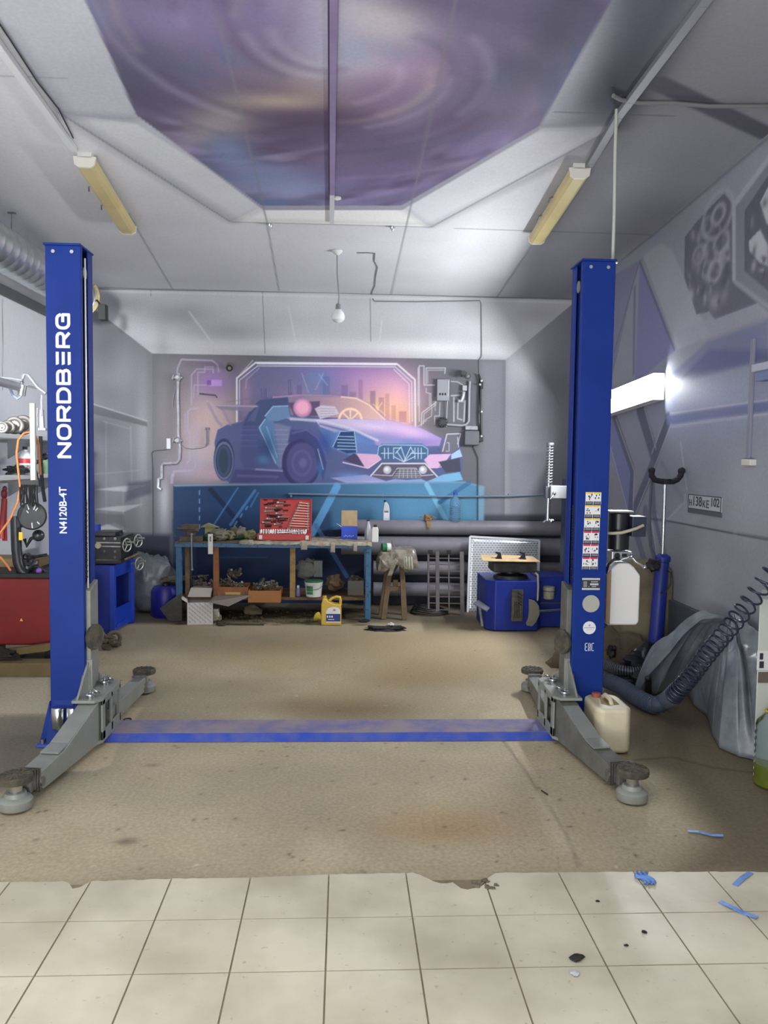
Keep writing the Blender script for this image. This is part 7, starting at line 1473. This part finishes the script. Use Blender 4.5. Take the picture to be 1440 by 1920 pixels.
for k, (pp, r, m_, lb) in enumerate((([at(1134, 1246, z=.12), at(1165, 1256, z=.12), at(1200, 1258, z=.12), at(1218, 1246, z=.14), at(1226, 1232, Y=5.86)], .034, mat('black_corrugated', (30, 30, 40), .4), 'black corrugated hose with shiny ribs on the floor behind the right column'), ([at(1136, 1268, z=.04), at(1160, 1274, z=.04), at(1190, 1276, z=.04), at(1212, 1270, z=.04)], .028, mat('dark_corrugated', (44, 46, 54), .5), 'thinner dark corrugated hose lying in front of the shiny black one'))):
    sp = smooth(pp, 10); t = thing('corrugated_hose', sp[0], lb, 'hose'); MB().tube(sp, r, 14).build('hose', m_, t); MB().tube(helix(sp, r + .002, 34, .003, 12), .0035, 5).build('ribs', mat('shiny_rib', (120, 122, 136), .3, metal=.4) if k == 0 else m_, t)
mb = MB(); mb.blob((2.26, 5.78, .13), (.20, .14, .15), 5, .6, 26, 16); one(mb, 'black_bin_bag', mat('black_film', (26, 28, 36), .3, bump=.5, bs=20), 'black plastic bag slumped by the foot of blue jack', 'bag')
mb = MB(); mb.cyl(at(1214, 1308, z=0.01), at(1216, 1274, Y=5.35), .028, .02); mb.sphere(at(1215, 1272, Y=5.35), .022); one(mb, 'black_nozzle', mat('black_rubber_nozzle', (24, 24, 28), .5), 'short black nozzle standing under the corner of the polythene', 'nozzle')
# coiled air hose
ch = smooth([at(1262, 1306, Y=4.55), at(1295, 1268, Y=4.42), at(1325, 1228, Y=4.3), at(1358, 1188, Y=4.16), at(1392, 1146, Y=4.04), at(1418, 1112, Y=3.98), at(1450, 1070, Y=3.93), at(1485, 1030, Y=3.9)], 10)
t = thing('coiled_air_hose', ch[0], 'thin dark spiral air hose stretched over the polythene up to the frame edge', 'hose')
def dens(pts, turns, nseg=16):
    # closely wound at the lower end, stretched at the upper end
    P = pts; cum = [0]
    for a, b in zip(P, P[1:]): cum.append(cum[-1] + (b - a).length)
    out = []; N_ = turns * nseg
    for k in range(N_ + 1):
        s = cum[-1] * (k / N_) ** 1.55
        i = 0
        while i < len(P) - 2 and cum[i + 1] < s: i += 1
        u = (s - cum[i]) / max(1e-6, cum[i + 1] - cum[i]); c = P[i].lerp(P[i + 1], u); d = (P[i + 1] - P[i]).normalized(); x = d.cross(Vector((0, 0, 1))).normalized(); y = d.cross(x); tt = 2 * math.pi * k / nseg
        out.append(c + (x * math.cos(tt) + y * math.sin(tt)) * .046)
    return out
MB().tube(dens(ch, 27), .0058, 7).build('coil', mat('navy_air_hose', (36, 38, 60), .35), t)
# polythene heap
HC = Vector((2.46, 4.98)); 
HO = [at(x, y, z=0) for x, y in ((1440, 1455), (1418, 1428), (1385, 1420), (1348, 1404), (1335, 1380), (1325, 1345), (1300, 1325), (1286, 1298), (1262, 1296), (1232, 1304), (1196, 1308), (1188, 1298))]
HO = [Vector((2.50, 3.98))] + [Vector((min(q.x, XR - .05), q.y)) for q in HO[1:]] + [Vector((2.18, 5.72)), Vector((2.50, 5.74))]
def heap(u, v):
    s_ = u * (len(HO) - 1); i = min(int(s_), len(HO) - 2); f = s_ - i; f = f * f * (3 - 2 * f); o = HO[i].lerp(HO[i + 1], f)
    ang = u * 9
    r = v ** .85; fold = 1 + (.05 * math.sin(ang * 5 + 1.5 * math.sin(ang * 2)) + .03 * math.sin(ang * 13)) * v * (1 - v) * 4 * .6
    q = HC + (o - HC) * r * fold
    ridge = .10 * math.sin(ang * 4.1 + 2 * math.sin(v * 3)) + .05 * math.sin(ang * 9.3 + v * 5)
    z = .66 * (1 - v ** 1.7) ** .8 * (1 + ridge * v * 1.3 + .10 * mnoise.noise(Vector((q.x * 4, q.y * 4, 3)))) + .02 * (1 - v) * mnoise.noise(Vector((q.x * 16, q.y * 16, 2)))
    return (min(q.x, XR - .05), q.y, max(.006, z + .004))
mb = MB(); mb.sheet(lambda u, v: heap(u, 1 - v), 220, 70)
one(mb, 'polythene_sheet', poly, 'dusty greyish polythene sheet draped over a heap against the right wall', 'polythene sheet', solid=.002)
# white canister on the floor by the right column
cx0_, cx1_ = at(1098, 1400, z=0).x + .015, at(1174, 1405, z=0).x; yc0 = 4.36
t = thing('white_canister', ((cx0_ + cx1_) / 2, yc0 + .14, 0), 'yellowish white plastic canister standing at the foot of right lift column', 'canister')
zc_ = at(1140, 1330, Y=yc0).z
bm0 = MB(); w2 = (cx1_ - cx0_) / 2; xm_ = (cx0_ + cx1_) / 2
bm0.prism([(xm_ - w2, yc0 + .04, .01), (xm_ - w2 + .03, yc0, .01), (xm_ + w2 - .03, yc0, .01), (xm_ + w2, yc0 + .04, .01), (xm_ + w2, yc0 + .26, .01), (xm_ + w2 - .03, yc0 + .30, .01), (xm_ - w2 + .03, yc0 + .30, .01), (xm_ - w2, yc0 + .26, .01)], (0, 0, zc_ - .01)); body = bm0.build('body', milk, t, bevel=.022, seg=4)
MB().tube([(xm_ + .005, yc0 + .08, zc_ - .004), (xm_ + .005, yc0 + .11, zc_ + .022), (xm_ + .005, yc0 + .20, zc_ + .022), (xm_ + .005, yc0 + .23, zc_ - .002)], .013, 10).build('grip', milk, body)
MB().lathe((xm_ - .035, yc0 + .24, zc_ - .006), [(.026, 0), (.026, .026), (.022, .03)], 20).build('cap', mat('brick_red_cap', (150, 84, 66), .6), t)
mb = MB(); 
mb.prism([(xm_ - .05, yc0 + .10, zc_ + .0005), (xm_ - .02, yc0 + .07, zc_ + .0005), (xm_ + .05, yc0 + .09, zc_ + .0005), (xm_ + .05, yc0 + .22, zc_ + .0005), (xm_ - .01, yc0 + .26, zc_ + .0005)], (0, 0, .0012)); mb.build('grime_patch', mat('brown_grime', (150, 130, 92), .8, c2=(96, 78, 56), ns=30), body)
# tall white box at the frame edge
p = at(1416, 1358, Y=4.02); zt = at(1416, 1122, Y=4.02).z
t = thing('white_carton_box', (p.x + .2, 4.2, 0), 'tall off-white box with small printed labels cut by the right frame edge', 'box')
mb = MB().hexa([(p.x, 4.02, .0), (p.x + .45, 4.02, .0), (p.x + .5, 4.30, .0), (p.x * 4.3 / 4.02 + .01, 4.30, .0), (p.x - .005, 4.02, zt), (p.x + .45, 4.02, zt - .05), (p.x + .5, 4.32, zt - .05), (p.x * 4.32 / 4.02 + .005, 4.32, zt)]); mb.build('box', mat('off_white_box', (182, 188, 180), .5), t, bevel=.006)
mb = MB(); a = at(1420, 1220, Y=4.019); b = at(1445, 1256, Y=4.019)
mb.box((a.x, 4.016, b.z), (b.x + .05, 4.0195, a.z)); mb.m = 1; mb.box((a.x + .012, 4.0145, a.z - .045), (a.x + .03, 4.016, a.z - .012)); mb.box((a.x + .012, 4.0145, b.z + .01), (a.x + .035, 4.016, b.z + .045)); mb.m = 2; c = at(1421, 1280, Y=4.019); mb.box((c.x, 4.016, c.z), (c.x + .1, 4.0195, c.z + .055)); mb.build('label', [mat('label_paper', (206, 208, 208), .5), dkp, mat('brown_photo', (96, 88, 80), .6)], t)
# water bottle with yellow liquid
c = Vector((2.18, 3.93, 0)); t = thing('liquid_bottle', c, 'large clear bottle half full of yellow-green liquid with yellow ring at right frame edge', 'bottle')
pf = [(.07, 0), (.088, .012)]
for k in range(8): pf += [(.092, .03 + k * .034), (.087, .047 + k * .034)]
pf += [(.09, .31), (.085, .33), (.05, .37), (.024, .40), (.022, .42)]
MB().lathe(c, pf, 30).build('body', clear, t)
MB().lathe(c, [(.066, .004), (.084, .014), (.085, .11), (.083, .118)], 30).build('liquid', mat('yellow_green_liquid', (176, 186, 60), .2, trans=.5), t)
MB().torus(c + Vector((0, 0, .385)), .045, .006, (0, 0, 1)).build('yellow_ring', mat('yellow_plastic', ()), t); MB().cyl(c + Vector((0, 0, .42)), c + Vector((0, 0, .445)), .026).build('cap', mat('yellow_plastic', ()), t)
# bits of blue tape on the floor
tape = mat('blue_film_tape', (110, 150, 216), .35, c2=(70, 110, 190), ns=40)
def tape_(pts, wd, label, hgt=.006):
    P = [at(x, y, z=.009) for x, y in pts]; mb = MB()
    for k, (a, b) in enumerate(zip(P, P[1:])): mb.beam(a + Vector((0, 0, .004 * (k % 2))), b + Vector((0, 0, .004 * ((k + 1) % 2))), wd, .002)
    one(mb, 'blue_tape', tape, label, 'tape')
tape_([(1290, 1558), (1310, 1561), (1335, 1566), (1356, 1568)], .018, 'thin blue strip of tape on the dark concrete behind the tiles')
tape_([(1350, 1690), (1375, 1704), (1395, 1712), (1420, 1722)], .022, 'long blue strip of tape crossing the tile edge at the right', .008)
tape_([(1378, 1660), (1392, 1648), (1408, 1636)], .022, 'faint blue strip of tape at the right end of the tile edge')
mb = MB(); c = at(1212, 1650, z=.01); mb.sheet(lambda u, v: (c.x - .03 + .05 * u + .01 * math.sin(7 * v), c.y - .04 + .09 * v, .010 + .012 * abs(math.sin(9 * u + 4 * v))), 12, 14); one(mb, 'blue_film_scrap', tape, 'crumpled scrap of blue film at the front edge of the tiles', 'film scrap', solid=.001)
p = at(239, 1349, z=.008); one(MB().torus(p, .022, .004), 'rubber_ring', black, 'small black rubber ring on mortar by the left arm', 'ring')
for k, (x, y, s_, lb) in enumerate(((1082, 1798, .017, 'crumpled dark scrap on the tiles, largest'), (1076, 1826, .012, 'small pale crumpled scrap on the tiles'), (1174, 1773, .006, 'dark pebble on the tiles below the black blob'), (1208, 1748, .007, 'black blob on the tiles'), (1120, 1690, .006, 'small dark speck near the tile edge'))):
    p = at(x, y, z=.009); one(MB().blob(p + Vector((0, 0, s_ * .3)), (s_ * 1.3, s_, s_ * .4), k, .7, 10, 7), 'floor_scrap', mat('black_cloth', ()) if k != 1 else mat('pale_scrap', (186, 184, 196), .6), lb, 'scrap')
p0, p1 = at(1015, 1482, z=.006), at(1027, 1490, z=.006); one(MB().tube([p0, p1], .004, 6), 'bent_nail', mat('dark_iron', ()), 'short dark nail lying on concrete below the right arm', 'nail')
p = at(915, 1660, z=.004); mb = MB()
for k in range(14): mb.blob((p.x + rng.uniform(-.05, .03), p.y + rng.uniform(-.035, .03), .008), (rng.uniform(.006, .016), rng.uniform(.006, .014), .006), k, .7, 7, 5)
one(mb, 'tile_chips', mat('grey_chips', (110, 104, 88), .9, c2=(70, 66, 56), ns=40), 'small grey mortar chips in the broken corner of a tile', 'chips', kind='stuff')

# repeated things share a group
GR = {'round_clamp': 'round clamps on the upper wall shelf', 'rag': 'rags and nets heaped on the workbench', 'scrap_part': 'heaps of old parts under the workbench', 'blue_tape': 'blue tape strips on the floor', 'wall_cable': 'cables running down the back wall', 'wall_shelf': 'white wall shelves on the left',
      'fluorescent_lamp': 'unlit ceiling lamps', 'security_camera': 'security cameras above the mural', 'ceiling_hook': 'ceiling hooks', 'paper_cover': 'papers covering the workbench', 'paper_flap': 'paper scraps over the bench edge', 'black_rag': 'black rags lying about low down', 'cable_trunking': 'cable trunkings on the ceiling',
      'corrugated_hose': 'corrugated hoses behind the right column', 'orange_hose': 'orange hoses on the left', 'floor_scrap': 'scraps on the tiles', 'stone': 'stones under the workbench'}
for o in bpy.data.objects:
    k = o.name.split('.')[0]
    if o.parent is None and k in GR and 'label' in o and 'group' not in o: o['group'] = GR[k]
